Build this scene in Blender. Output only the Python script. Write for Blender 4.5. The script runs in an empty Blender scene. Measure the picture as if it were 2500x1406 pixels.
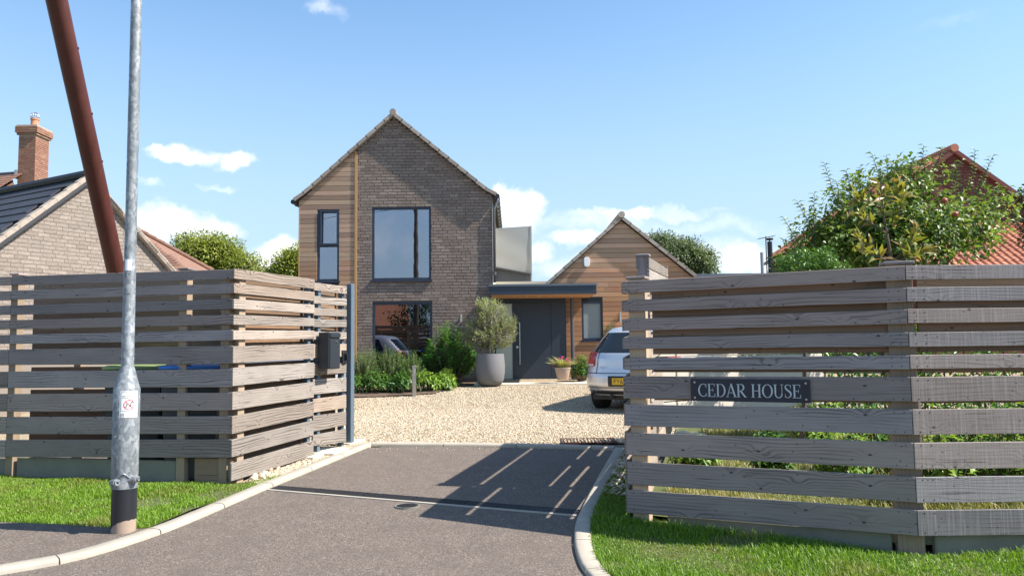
import bpy, bmesh, math, random
import numpy as np
from mathutils import Vector, Matrix
random.seed(7); RS = np.random.RandomState(11)
sc = bpy.context.scene
R_ = math.radians

# ---------------------------------------------------------------- camera
CAM = np.array([0., 0., 1.5]); FPX = 1900.
PITCH = math.atan(140 / FPX); ROLL = R_(0.65)
cF = np.array([0, math.cos(PITCH), math.sin(PITCH)])
cU0 = np.array([0, -math.sin(PITCH), math.cos(PITCH)]); cR0 = np.array([1., 0, 0])
cR = cR0 * math.cos(ROLL) - cU0 * math.sin(ROLL)
cU = cU0 * math.cos(ROLL) + cR0 * math.sin(ROLL)
cd = bpy.data.cameras.new('camera'); cam = bpy.data.objects.new('camera', cd); sc.collection.objects.link(cam)
cd.sensor_width = 36; cd.sensor_fit = 'HORIZONTAL'; cd.lens = 36 * FPX / 2500; cd.clip_end = 6000; cd.clip_start = .05
cam.matrix_world = Matrix([[cR[0], cU[0], -cF[0], 0], [cR[1], cU[1], -cF[1], 0], [cR[2], cU[2], -cF[2], 1.5], [0, 0, 0, 1]])
sc.camera = cam

def ray(u, v):
    return cF + cR * (u - 1250) / FPX - cU * (v - 703) / FPX
def at(u, v, Y):                     # world point at depth Y seen at photograph position u, v (used to survey the place)
    d = ray(u, v); return CAM + d * (Y / d[1])
HK = [(-400, 0), (4.5, 0), (7.5, .17), (10, .27), (14, .37), (17.3, .60), (19, .68), (40, .8), (4000, .8)]
def h(Y):
    return float(np.interp(Y, [a for a, b in HK], [b for a, b in HK]))
def gnd(u, v, off=0.):
    z = .1
    for _ in range(40):
        d = ray(u, v); t = (z + off - 1.5) / d[2]; p = CAM + d * t; z = .5 * z + .5 * h(p[1])
    return np.array([p[0], p[1], h(p[1]) + off])

# ---------------------------------------------------------------- light
SUN = np.array([1.0, -0.18, 1.13]); SUN = SUN / np.linalg.norm(SUN)
elev = math.asin(SUN[2]); rot = math.atan2(SUN[0], SUN[1])
sl = bpy.data.lights.new('sun', 'SUN'); sl.energy = 4.6; sl.angle = R_(.53); sl.color = (1, .94, .86)
so = bpy.data.objects.new('sun', sl); sc.collection.objects.link(so)
so.rotation_euler = Vector(SUN).to_track_quat('Z', 'Y').to_euler(); so.location = (20, -3, 30)
world = bpy.data.worlds.new('World'); sc.world = world; world.use_nodes = True
sc.view_settings.view_transform = 'Standard'; sc.view_settings.look = 'None'
sc.view_settings.exposure = 1.08; sc.view_settings.gamma = 1.0; sc.view_settings.use_curve_mapping = False
sc.render.engine = 'CYCLES'; sc.cycles.max_bounces = 6; sc.cycles.transparent_max_bounces = 8
sc.cycles.use_denoising = True

def build_world():
    nt = world.node_tree; n = nt.nodes; L = nt.links.new
    bg = n['Background']; bg.inputs[1].default_value = .135
    sky = n.new('ShaderNodeTexSky'); sky.sky_type = 'NISHITA'; sky.sun_disc = False
    sky.sun_elevation = elev; sky.sun_rotation = rot; sky.air_density = 1.0; sky.dust_density = .35; sky.ozone_density = 2.6
    tc = n.new('ShaderNodeTexCoord')
    def vm(op, a, b=None):
        x = n.new('ShaderNodeVectorMath'); x.operation = op
        for i, s in enumerate((a, b)):
            if s is None: continue
            if hasattr(s, 'links'): L(s, x.inputs[i])
            else: x.inputs[i].default_value = tuple(s)
        return x
    def mm(op, a, b=None, clamp=False):
        x = n.new('ShaderNodeMath'); x.operation = op; x.use_clamp = clamp
        for i, s in enumerate((a, b)):
            if s is None: continue
            if hasattr(s, 'links'): L(s, x.inputs[i])
            else: x.inputs[i].default_value = s
        return x.outputs[0]
    def noise(vec, scale, detail=6, rough=.6):
        x = n.new('ShaderNodeTexNoise'); L(vec, x.inputs['Vector']); x.inputs['Scale'].default_value = scale
        x.inputs['Detail'].default_value = detail; x.inputs['Roughness'].default_value = rough; return x
    d = vm('NORMALIZE', tc.outputs['Generated']).outputs[0]
    nz = noise(d, 14, 5)
    w1 = vm('SCALE', vm('SUBTRACT', nz.outputs['Color'], (.5, .5, .5)).outputs[0]); w1.inputs['Scale'].default_value = .062
    dw = vm('ADD', d, w1.outputs[0]).outputs[0]
    blobs = [(450, 380, 70, 26, .95), (575, 392, 38, 20, .8), (385, 362, 34, 14, .6), (420, 550, 95, 40, .95), (505, 560, 60, 30, .8),
             (345, 590, 60, 30, .8), (675, 625, 75, 42, 1.1), (620, 655, 60, 30, 1.0), (740, 650, 70, 40, 1.),
             (1262, 498, 78, 40, 1.2), (1225, 535, 100, 36, 1.1), (1320, 615, 34, 26, 1.), (1290, 560, 60, 40, .45), (1480, 585, 170, 20, .85), (1560, 528, 190, 15, .6),
             (1440, 545, 170, 28, .42), (1780, 640, 140, 50, .55), (1820, 608, 26, 12, .6), (805, 30, 46, 18, .42), (360, 458, 36, 14, .4), (540, 455, 36, 11, .4),
             (1450, 650, 200, 30, .5), (1850, 660, 160, 22, .7), (2330, 60, 60, 14, .2), (1700, 560, 260, 26, .34)]
    tot = None
    for (u, v, ru, rv, al) in blobs:
        c = ray(u, v); c = c / np.linalg.norm(c); rt = cR / (ru * 1.25 / FPX); up = cU / (rv * 1.25 / FPX)
        df = vm('SUBTRACT', dw, c).outputs[0]
        a = vm('DOT_PRODUCT', df, rt).outputs['Value']; b = vm('DOT_PRODUCT', df, up).outputs['Value']
        q = mm('SUBTRACT', 1.0, mm('ADD', mm('MULTIPLY', a, a), mm('MULTIPLY', b, b)), True)
        q = mm('MULTIPLY', q, al)
        tot = q if tot is None else mm('MAXIMUM', tot, q)
    # the same kind of scattered cloud in the rest of the sky
    sep = n.new('ShaderNodeSeparateXYZ'); L(d, sep.inputs[0])
    lo = n.new('ShaderNodeMapRange'); lo.interpolation_type = 'SMOOTHSTEP'; L(sep.outputs['Z'], lo.inputs[0])
    lo.inputs[1].default_value = .42; lo.inputs[2].default_value = .08
    beh = n.new('ShaderNodeMapRange'); beh.interpolation_type = 'SMOOTHSTEP'; L(sep.outputs['Y'], beh.inputs[0])
    beh.inputs[1].default_value = .78; beh.inputs[2].default_value = .55
    bn = noise(d, 4.5, 4)
    band = mm('MULTIPLY', mm('MULTIPLY', mm('SUBTRACT', bn.outputs['Fac'], .52), 4.0), mm('MULTIPLY', lo.outputs[0], beh.outputs[0]), True)
    tot = mm('MAXIMUM', tot, band)
    fn = noise(dw, 30, 7, .62)
    den = mm('ADD', tot, mm('MULTIPLY', mm('SUBTRACT', fn.outputs['Fac'], .5), mm('MULTIPLY', tot, 2.2)))
    ss = n.new('ShaderNodeMapRange'); ss.interpolation_type = 'SMOOTHSTEP'; L(den, ss.inputs[0])
    ss.inputs[1].default_value = .05; ss.inputs[2].default_value = 1.0
    cn = noise(dw, 18, 4)
    cr = n.new('ShaderNodeValToRGB'); L(cn.outputs['Fac'], cr.inputs[0])
    cr.color_ramp.elements[0].position = .36; cr.color_ramp.elements[0].color = (3.9, 4.2, 4.7, 1)
    cr.color_ramp.elements[1].position = .56; cr.color_ramp.elements[1].color = (5.0, 5.0, 5.1, 1)
    gm = n.new('ShaderNodeMix'); gm.data_type = 'RGBA'; gm.blend_type = 'MULTIPLY'; gm.inputs[0].default_value = 1
    L(sky.outputs[0], gm.inputs[6]); gm.inputs[7].default_value = (.78, .88, .88, 1)
    hz_ = n.new('ShaderNodeMapRange'); hz_.interpolation_type = 'SMOOTHSTEP'; L(sep.outputs['Z'], hz_.inputs[0])
    hz_.inputs[1].default_value = .46; hz_.inputs[2].default_value = .02; hz_.inputs[4].default_value = .82
    hm = n.new('ShaderNodeMix'); hm.data_type = 'RGBA'; L(hz_.outputs[0], hm.inputs[0]); L(gm.outputs[2], hm.inputs[6]); hm.inputs[7].default_value = (2.05, 2.62, 3.35, 1)
    mx = n.new('ShaderNodeMix'); mx.data_type = 'RGBA'; L(ss.outputs[0], mx.inputs[0]); L(hm.outputs[2], mx.inputs[6]); L(cr.outputs[0], mx.inputs[7])
    L(mx.outputs[2], bg.inputs[0])
build_world()

# ---------------------------------------------------------------- scene helpers
COL = sc.collection
WL = {}                                 # world location of every object that may be a parent
def link(o, parent, wl):
    COL.objects.link(o); wl = np.array(wl, float); WL[o.name] = wl
    if parent is not None:
        o.parent = parent; o.location = tuple(wl - WL[parent.name])
    else:
        o.location = tuple(wl)
    return o
def tag(o, label=None, cat=None, group=None, kind=None):
    if label: o['label'] = label
    if cat: o['category'] = cat
    if group: o['group'] = group
    if kind: o['kind'] = kind
    return o
def root(name, loc, label, cat, group=None):
    o = bpy.data.objects.new(name, None); o.empty_display_size = .2
    link(o, None, loc); return tag(o, label, cat, group)
def npmesh(name, V, F, rnd=None, smooth=False):
    """V (n,3); F (m,k) array or list of tuples; rnd per-vertex"""
    me = bpy.data.meshes.new(name); V = np.asarray(V, np.float32)
    if isinstance(F, np.ndarray):
        m, k = F.shape
        me.vertices.add(len(V)); me.vertices.foreach_set('co', V.ravel())
        me.loops.add(m * k); me.loops.foreach_set('vertex_index', F.astype(np.int32).ravel())
        me.polygons.add(m); me.polygons.foreach_set('loop_start', np.arange(0, m * k, k, dtype=np.int32))
        me.update(calc_edges=True)
    else:
        me.from_pydata([tuple(map(float, v)) for v in V], [], [tuple(map(int, f)) for f in F])
    if rnd is not None:
        a = me.attributes.new('rnd', 'FLOAT', 'POINT'); a.data.foreach_set('value', np.asarray(rnd, np.float32))
    if smooth: me.polygons.foreach_set('use_smooth', np.ones(len(me.polygons), bool))
    me.update(); return me
def add(name, V, F, mat, parent=None, origin=None, smooth=False, rnd=None):
    V = np.asarray(V, float)
    if origin is None:
        origin = np.array([(V[:, 0].min() + V[:, 0].max()) / 2, (V[:, 1].min() + V[:, 1].max()) / 2, V[:, 2].min()])
    me = npmesh(name, V - origin, F, rnd, smooth)
    if mat is not None: me.materials.append(mat)
    o = bpy.data.objects.new(name, me)
    return link(o, parent, origin)
def inst(name, me, loc, parent=None, rotm=None, scale=None):
    o = bpy.data.objects.new(name, me); link(o, parent, loc)
    if rotm is not None: o.rotation_euler = rotm.to_euler()
    if scale is not None: o.scale = scale
    return o
def nrm(v):
    v = np.asarray(v, float); return v / max(1e-9, np.linalg.norm(v))

class MB:
    """collects pieces of ONE object"""
    def __init__(s): s.V = []; s.F = []; s.r = []
    def add(s, V, F, r=0.):
        b = len(s.V); s.V += [tuple(v) for v in V]; s.F += [tuple(i + b for i in f) for f in F]; s.r += [r] * len(V); return s
    def box(s, x0, x1, y0, y1, z0, z1, r=0.):
        V = [(x, y, z) for x in (x0, x1) for y in (y0, y1) for z in (z0, z1)]
        return s.add(V, BOXF, r)
    def obox(s, c, ax, ay, az, sx, sy, sz, r=0.):
        c = np.array(c, float); V = []
        for i in (-.5, .5):
            for j in (-.5, .5):
                for k in (-.5, .5):
                    V.append(c + np.array(ax) * sx * i + np.array(ay) * sy * j + np.array(az) * sz * k)
        return s.add(V, BOXF, r)
    def prism(s, poly, d, r=0.):       # poly: list of 3D points (planar), extruded along vector d
        n = len(poly); P = [np.array(p, float) for p in poly]; d = np.array(d, float)
        V = P + [p + d for p in P]
        F = [tuple(range(n)), tuple(range(2 * n - 1, n - 1, -1))] + [(i, i + n, (i + 1) % n + n, (i + 1) % n) for i in range(n)]
        return s.add(V, F, r)
    def tube(s, pts, rad, n=8, cap=True, r=0.):
        P = [np.array(p, float) for p in pts]
        if not hasattr(rad, '__len__'): rad = [rad] * len(P)
        V = []; F = []
        for i, p in enumerate(P):
            t = nrm(P[min(i + 1, len(P) - 1)] - P[max(i - 1, 0)])
            a = nrm(np.cross(t, (0, 0, 1) if abs(t[2]) < .9 else (1, 0, 0))); b = np.cross(t, a)
            for k in range(n):
                an = 2 * math.pi * k / n; V.append(p + rad[i] * (math.cos(an) * a + math.sin(an) * b))
        for i in range(len(P) - 1):
            for k in range(n):
                F.append((i * n + k, i * n + (k + 1) % n, (i + 1) * n + (k + 1) % n, (i + 1) * n + k))
        if cap: F.append(tuple(range(n - 1, -1, -1))); F.append(tuple((len(P) - 1) * n + k for k in range(n)))
        return s.add(V, F, r)
    def lathe(s, c, prof, n=24, r=0.):  # prof: (radius, z)
        c = np.array(c, float); V = []; F = []
        for (rr, z) in prof:
            for k in range(n):
                a = 2 * math.pi * k / n; V.append(c + np.array([rr * math.cos(a), rr * math.sin(a), z]))
        for i in range(len(prof) - 1):
            for k in range(n):
                F.append((i * n + k, i * n + (k + 1) % n, (i + 1) * n + (k + 1) % n, (i + 1) * n + k))
        F.append(tuple(range(n - 1, -1, -1))); F.append(tuple((len(prof) - 1) * n + k for k in range(n)))
        return s.add(V, F, r)
    def build(s, name, mat, parent=None, origin=None, smooth=False):
        return add(name, s.V, s.F, mat, parent, origin, smooth, s.r)
BOXF = [(0, 1, 3, 2), (4, 6, 7, 5), (0, 4, 5, 1), (2, 3, 7, 6), (0, 2, 6, 4), (1, 5, 7, 3)]

def smooth_by_angle(o, deg=35):
    me = o.data
    me.polygons.foreach_set('use_smooth', np.ones(len(me.polygons), bool))
    bm = bmesh.new(); bm.from_mesh(me)
    for e in bm.edges:
        if len(e.link_faces) == 2 and e.calc_face_angle(0) > R_(deg): e.smooth = False
        elif len(e.link_faces) != 2: e.smooth = False
    bm.to_mesh(me); bm.free(); return o
def fix_normals(o):
    bm = bmesh.new(); bm.from_mesh(o.data); bmesh.ops.recalc_face_normals(bm, faces=bm.faces); bm.to_mesh(o.data); bm.free(); return o
def bevel(o, w, seg=1):
    bm = bmesh.new(); bm.from_mesh(o.data); bmesh.ops.recalc_face_normals(bm, faces=bm.faces)
    bmesh.ops.bevel(bm, geom=[e for e in bm.edges if e.is_manifold and e.calc_face_angle(0) > .5], offset=w, segments=seg, affect='EDGES', clamp_overlap=True)
    bm.to_mesh(o.data); bm.free(); return o

# ---------------------------------------------------------------- materials
class NT:
    def __init__(s, name):
        s.m = bpy.data.materials.new(name); s.m.use_nodes = True; s.t = s.m.node_tree; s.b = s.t.nodes['Principled BSDF']; s.out = s.t.nodes['Material Output']
    def n(s, ty, **kw):
        x = s.t.nodes.new(ty)
        for k, v in kw.items(): setattr(x, k, v)
        return x
    def L(s, a, b): s.t.links.new(a, b)
    def put(s, sock, v):
        if hasattr(v, 'links'): s.L(v, sock)
        elif isinstance(v, (tuple, list)) and len(v) == 3 and sock.type == 'RGBA': sock.default_value = (*v, 1)
        else: sock.default_value = v
    def math(s, op, a, b=0., clamp=False):
        x = s.n('ShaderNodeMath', operation=op, use_clamp=clamp); s.put(x.inputs[0], a); s.put(x.inputs[1], b); return x.outputs[0]
    def vmath(s, op, a, b=(0, 0, 0)):
        x = s.n('ShaderNodeVectorMath', operation=op); s.put(x.inputs[0], a); s.put(x.inputs[1], b); return x.outputs[0]
    def coord(s, k='Object'):
        return s.n('ShaderNodeTexCoord').outputs[k]
    def pos(s): return s.n('ShaderNodeNewGeometry').outputs['Position']
    def map(s, v, scale=(1, 1, 1), loc=(0, 0, 0), rot=(0, 0, 0)):
        x = s.n('ShaderNodeMapping'); s.L(v, x.inputs[0]); x.inputs[3].default_value = scale; x.inputs[1].default_value = loc; x.inputs[2].default_value = rot; return x.outputs[0]
    def noise(s, v, scale, detail=4, rough=.55, out='Fac', dist=0.):
        x = s.n('ShaderNodeTexNoise')
        if v is not None: s.L(v, x.inputs['Vector'])
        x.inputs['Scale'].default_value = scale; x.inputs['Detail'].default_value = detail; x.inputs['Roughness'].default_value = rough; x.inputs['Distortion'].default_value = dist
        return x.outputs[out]
    def vor(s, v, scale, out='Distance', feature='F1', rand=1.):
        x = s.n('ShaderNodeTexVoronoi', feature=feature); s.L(v, x.inputs['Vector']); x.inputs['Scale'].default_value = scale
        x.inputs['Randomness'].default_value = rand; return x.outputs[out]
    def ramp(s, f, stops):
        x = s.n('ShaderNodeValToRGB'); s.put(x.inputs[0], f); e = x.color_ramp.elements
        while len(e) < len(stops): e.new(.5)
        for i, (p, c) in enumerate(stops):
            e[i].position = p; e[i].color = (*c, 1) if len(c) == 3 else c
        return x.outputs[0]
    def mr(s, v, a, b, c=0., d=1., smooth=False):
        x = s.n('ShaderNodeMapRange', interpolation_type='SMOOTHSTEP' if smooth else 'LINEAR'); s.put(x.inputs[0], v)
        for i, k in enumerate((a, b, c, d)): x.inputs[i + 1].default_value = k
        return x.outputs[0]
    def mix(s, f, a, b, mode='MIX'):
        x = s.n('ShaderNodeMix', data_type='RGBA', blend_type=mode); s.put(x.inputs[0], f); s.put(x.inputs[6], a); s.put(x.inputs[7], b); return x.outputs[2]
    def rnd(s):
        a = s.n('ShaderNodeAttribute', attribute_name='rnd'); o = s.n('ShaderNodeObjectInfo')
        return s.math('FRACT', s.math('ADD', a.outputs['Fac'], o.outputs['Random']))
    def orand(s): return s.n('ShaderNodeObjectInfo').outputs['Random']
    def bump(s, hgt, st=.3, dist=.01):
        x = s.n('ShaderNodeBump'); s.put(x.inputs['Height'], hgt); x.inputs['Strength'].default_value = st; x.inputs['Distance'].default_value = dist
        s.L(x.outputs[0], s.b.inputs['Normal']); return x
    def done(s, col=None, rough=None, metal=None, spec=None):
        if col is not None: s.put(s.b.inputs['Base Color'], col)
        if rough is not None: s.put(s.b.inputs['Roughness'], rough)
        if metal is not None: s.put(s.b.inputs['Metallic'], metal)
        if spec is not None: s.put(s.b.inputs['Specular IOR Level'], spec)
        return s.m
def plain(name, col, rough=.6, metal=0., var=.12, scale=8., bump=.0, spec=.5):
    t = NT(name); f = t.noise(t.coord(), scale, 5, .6)
    c = t.mix(f, tuple(x * (1 - var) for x in col), tuple(min(1, x * (1 + var)) for x in col))
    if bump: t.bump(t.noise(t.coord(), scale * 6, 4), bump, .004)
    return t.done(c, t.mr(f, .2, .8, max(0, rough - .06), min(1, rough + .06)), metal, spec)

def wood_mat(name, dark, light, ring=.26, rough=.78, knots=True, sawn=False, rings=34.):
    t = NT(name); o = t.coord(); r = t.orand()
    sh = t.n('ShaderNodeCombineXYZ'); t.L(t.math('MULTIPLY', r, 91.), sh.inputs[0]); t.L(t.math('MULTIPLY', r, 37.), sh.inputs[1]); t.L(t.math('MULTIPLY', r, 53.), sh.inputs[2])
    p = t.vmath('ADD', o, sh.outputs[0])
    ps = t.map(p, (.9, 5., 5.))
    wv = t.noise(ps, 1.1, 2, .5)
    sp0 = t.n('ShaderNodeSeparateXYZ'); t.L(p, sp0.inputs[0]); c2 = t.n('ShaderNodeCombineXYZ'); t.L(t.math('MULTIPLY', sp0.outputs['X'], 2.6), c2.inputs[0]); t.L(t.math('MULTIPLY', sp0.outputs['Z'], 4.6), c2.inputs[1])
    vk = t.n('ShaderNodeTexVoronoi', voronoi_dimensions='2D'); t.L(c2.outputs[0], vk.inputs['Vector']); vk.inputs['Scale'].default_value = 1.; kv = vk.outputs['Distance']      # distance to knots
    c3 = t.n('ShaderNodeCombineXYZ'); t.L(t.math('MULTIPLY', sp0.outputs['X'], 5.5), c3.inputs[0]); t.L(t.math('MULTIPLY', sp0.outputs['Z'], 9.), c3.inputs[1])
    vk2 = t.n('ShaderNodeTexVoronoi', voronoi_dimensions='2D'); t.L(c3.outputs[0], vk2.inputs['Vector']); vk2.inputs['Scale'].default_value = 1.; kv2 = vk2.outputs['Distance']
    kn = t.mr(kv, .0, .30, 1., 0., True)
    sep = t.n('ShaderNodeSeparateXYZ'); t.L(p, sep.inputs[0])
    ph = t.math('ADD', t.math('MULTIPLY', sep.outputs['Z'], rings * 2.2), t.math('ADD', t.math('MULTIPLY', wv, 9.), t.math('MULTIPLY', kn, 3.2 if knots else 0.)))
    ln = t.math('MULTIPLY', t.math('ADD', t.math('SINE', t.math('MULTIPLY', ph, 3.1)), 1.), .5)
    ln = t.math('MULTIPLY', t.math('POWER', ln, 3.5), t.mr(t.noise(t.map(p, (.7, 3., 3.)), 1.7, 2), .42, .62, .15, 1.))
    fib = t.noise(t.map(p, (3., 90., 90.)), 1.5, 3, .6)
    blot = t.noise(t.map(p, (.8, 2., 3.)), 2.2, 4, .6)
    g = t.math('ADD', t.math('MULTIPLY', ln, ring), t.math('ADD', t.math('MULTIPLY', fib, .40), t.math('MULTIPLY', blot, .42)))
    col = t.ramp(g, [(.22, light), (.95, dark)])
    br = t.mr(t.math('FRACT', t.math('MULTIPLY', r, 7.31)), 0, 1, .76, 1.26); wm = t.mr(t.math('FRACT', t.math('MULTIPLY', r, 13.7)), 0, 1, -.06, .07)
    bc = t.n('ShaderNodeCombineColor'); t.L(t.math('MULTIPLY', br, t.math('ADD', wm, 1.)), bc.inputs[0]); t.L(br, bc.inputs[1]); t.L(t.math('MULTIPLY', br, t.math('SUBTRACT', 1., wm)), bc.inputs[2])
    col = t.mix(1., col, bc.outputs[0], 'MULTIPLY')
    if knots:
        gate = t.n('ShaderNodeSeparateColor'); t.L(vk.outputs['Color'], gate.inputs[0]); kd = t.math('MULTIPLY', t.mr(t.math('ADD', kv, t.math('MULTIPLY', t.math('SUBTRACT', fib, .5), .03)), .022, .046, 1., 0., True), t.mr(gate.outputs[0], .30, .34))
        gate2 = t.n('ShaderNodeSeparateColor'); t.L(vk2.outputs['Color'], gate2.inputs[0])
        col = t.mix(t.math('MULTIPLY', kd, .85), col, tuple(x * .28 for x in dark)); col = t.mix(t.math('MULTIPLY', t.mr(kv2, .030, .052, .75, 0., True), t.mr(gate2.outputs[0], .55, .6)), col, tuple(x * .3 for x in dark))
        ck = t.mr(t.noise(t.map(p, (2., 30., 60.)), 1.3, 2, .4), .69, .74, 0, .7)
        col = t.mix(ck, col, tuple(x * .35 for x in dark))
    if sawn:
        sw = t.noise(t.map(p, (95., 4., 3.)), 1., 2, .5); col = t.mix(t.mr(sw, .5, .75, 0, .35), col, tuple(min(1, x * 1.5) for x in light))
    t.bump(t.math('ADD', g, t.noise(t.map(p, (60., 4, 4)), 1.) if sawn else 0.), .35, .004)
    return t.done(col, rough)
M = {}
M['fence'] = wood_mat('weathered_shaded_larch', (.105, .083, .077), (.345, .29, .272), ring=.42)  # weathered larch, darkened and cooled for the fronts standing in shade
M['fence_lit'] = wood_mat('sunlit_larch', (.12, .092, .074), (.40, .335, .275), ring=.62)  # larch copy for the returns; their sunlit tone is put into the colour
M['fence_sawn'] = wood_mat('sawn_larch', (.118, .096, .088), (.345, .295, .275), sawn=True)
M['post'] = wood_mat('post_wood', (.20, .14, .09), (.42, .31, .21), knots=False)
M['inner'] = wood_mat('inner_wood', (.105, .064, .04), (.27, .175, .11))
M['endgrain'] = plain('dark_end_grain', (.07, .035, .025), .9)

def clad_mat():
    t = NT('cedar_cladding'); o = t.coord(); r = t.orand()
    sh = t.n('ShaderNodeCombineXYZ'); [t.L(t.math('MULTIPLY', r, k), sh.inputs[i]) for i, k in enumerate((71., 33., 47.))]
    p = t.vmath('ADD', o, sh.outputs[0])
    fib = t.noise(t.map(p, (1.2, 30, 30)), 2., 4, .6); bl = t.noise(t.map(p, (1.0, 3, 4)), 1.5, 4, .65)
    warm = t.mix(fib, (.40, .19, .09), (.57, .31, .155)); grey = t.mix(fib, (.34, .22, .14), (.53, .37, .25))
    sep = t.n('ShaderNodeSeparateXYZ'); t.L(t.pos(), sep.inputs[0])
    zz = t.math('ADD', t.mr(sep.outputs['Z'], 2.4, 4.6, 0., 1.), t.math('MULTIPLY', t.math('SUBTRACT', bl, .5), 1.4))
    col = t.mix(t.mr(zz, .05, .8, 0, 1, True), warm, grey)
    br = t.mr(t.math('FRACT', t.math('MULTIPLY', r, 5.77)), 0, 1, .66, 1.2)
    bc = t.n('ShaderNodeCombineColor'); t.L(br, bc.inputs[0]); t.L(t.math('MULTIPLY', br, t.mr(r, 0, 1, .93, 1.03)), bc.inputs[1]); t.L(br, bc.inputs[2])
    col = t.mix(1., col, bc.outputs[0], 'MULTIPLY')
    t.bump(fib, .25, .003)
    return t.done(col, .72)
M['clad'] = clad_mat()
M['batten'] = wood_mat('cedar_batten', (.42, .23, .09), (.62, .38, .17), knots=False)
M['soffit'] = wood_mat('cedar_soffit', (.42, .19, .085), (.56, .29, .14), knots=False)

def brick_mat(name, cols, rough=.9):
    t = NT(name); r = t.rnd(); o = t.pos()
    k = len(cols); c = t.ramp(r, [(i / (k - 1), cc) for i, cc in enumerate(cols)])
    f = t.noise(o, 22., 6, .65); c = t.mix(t.mr(f, .35, .75, 0, .55), c, tuple(x * .45 for x in cols[0]))
    g = t.noise(t.map(o, (14, 14, 60)), 1., 3); c = t.mix(t.mr(g, .55, .8, 0, .4), c, tuple(min(1, x * 1.5) for x in cols[-1]))
    t.bump(t.math('ADD', f, t.noise(o, 140., 3)), .35, .003); return t.done(c, rough)
M['brick_house'] = brick_mat('grey_brown_brick', [(.20, .15, .12), (.285, .218, .178), (.235, .182, .154), (.35, .275, .226)])
M['mortar_house'] = plain('dark_mortar', (.095, .078, .068), .95, scale=30)
M['brick_buff'] = brick_mat('pale_buff_brick', [(.25, .205, .168), (.315, .262, .218), (.28, .234, .197), (.345, .29, .243)])
M['mortar_buff'] = plain('buff_mortar', (.235, .198, .165), .95, scale=30)
M['brick_red'] = brick_mat('red_brick', [(.26, .115, .075), (.34, .17, .11), (.30, .14, .095), (.39, .22, .15)])
M['mortar_red'] = plain('pale_mortar', (.42, .34, .27), .95, scale=30)
M['brick_plum'] = brick_mat('plum_red_brick', [(.16, .05, .042), (.2, .065, .052), (.18, .055, .048), (.23, .08, .062)])
M['mortar_plum'] = plain('plum_mortar', (.17, .085, .07), .95, scale=30)
def tile_mat(name, cols, rough=.7):
    t = NT(name); r = t.rnd(); k = len(cols); c = t.ramp(r, [(i / (k - 1), cc) for i, cc in enumerate(cols)])
    f = t.noise(t.pos(), 9., 6, .7); c = t.mix(t.mr(f, .45, .75, 0, .6), c, tuple(x * .5 for x in cols[0])); t.bump(t.noise(t.pos(), 60.), .3, .004)
    return t.done(c, t.mr(f, .2, .8, rough - .1, rough + .1))
M['tile_dark'] = tile_mat('dark_slate_tile', [(.03, .031, .036), (.042, .042, .048), (.036, .036, .042)], .55)
M['tile_brown'] = tile_mat('brown_tile', [(.19, .10, .068), (.25, .135, .09), (.215, .115, .078)])
M['tile_red'] = tile_mat('orange_pantile', [(.42, .135, .07), (.5, .175, .085), (.36, .11, .06), (.54, .21, .11)])
M['verge'] = tile_mat('stone_grey_verge', [(.33, .275, .225), (.42, .36, .30), (.27, .225, .19)], .85)
M['verge_buff'] = tile_mat('cream_verge', [(.38, .315, .255), (.43, .365, .30)], .8)
M['navy'] = plain('anthracite_blue_metal', (.024, .035, .054), .42, 0., .08, 3)
M['navy_lt'] = plain('anthracite_trim', (.095, .12, .15), .4, 0., .08, 3)
M['frame'] = plain('window_frame_navy', (.022, .032, .055), .38, 0, .08, 3)
M['gutter'] = plain('grey_gutter', (.075, .08, .092), .4, 0, .1, 4)
M['postblue'] = plain('blue_grey_post', (.105, .145, .18), .45, 0, .08, 5)
M['white_plastic'] = plain('white_plastic', (.8, .8, .78), .4, 0, .03)
M['grey_fabric'] = plain('grey_screen', (.33, .345, .345), .8, 0, .06, 3, .1)
M['dark_fabric'] = plain('dark_screen', (.05, .06, .08), .6, 0, .08, 3)
M['cream_wall'] = plain('cream_side_wall', (.62, .55, .42), .9, 0, .1, 12, .2)
M['steel'] = plain('brushed_steel', (.55, .54, .52), .32, 1., .06, 20)
M['black'] = plain('black_paint', (.016, .018, .022), .42, 0, .1, 10)
M['letterbox'] = plain('anthracite_letterbox', (.022, .028, .036), .45, 0, .08, 10)
M['white_sun'] = plain('bleached_timber', (.55, .49, .42), .8, 0, .12, 6, .2)
M['curtain'] = plain('sheer_curtain', (.34, .37, .44), .9, 0, .04, 2)
M['interior'] = plain('dark_interior', (.05, .05, .055), .9, 0, .1, 2)
M['terracotta'] = plain('terracotta', (.52, .235, .13), .8, 0, .12, 12, .2)
M['clay_pot'] = plain('weathered_clay', (.40, .30, .235), .85, 0, .15, 14, .3)
M['pot_grey'] = plain('grey_stone_pot', (.17, .166, .168), .7, 0, .07, 14, .15)
M['slate_sign'] = plain('slate_sign', (.014, .021, .036), .35, 0, .15, 25)
M['sign_letter'] = plain('silver_letter', (.50, .54, .58), .45, 0, .04)
M['rubber'] = plain('tyre_rubber', (.016, .016, .017), .8, 0, .15, 30)
M['alloy'] = plain('wheel_alloy', (.45, .45, .46), .35, .8, .05)
M['dark_plastic'] = plain('dark_plastic', (.02, .02, .022), .5, 0, .1)
M['plate_yellow'] = plain('yellow_plate', (.78, .48, .02), .4, 0, .03)
M['lead'] = plain('lead_flashing', (.35, .37, .40), .5, .3, .1)
M['bark'] = plain('bark', (.13, .10, .075), .9, 0, .3, 20, .5)
M['bark_pale'] = plain('pale_bark', (.33, .29, .24), .9, 0, .2, 20, .4)
M['soil'] = plain('bark_mulch', (.115, .075, .05), .95, 0, .4, 30, .8)
M['red'] = plain('sign_red', (.55, .03, .05), .45, 0, .03)
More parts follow.
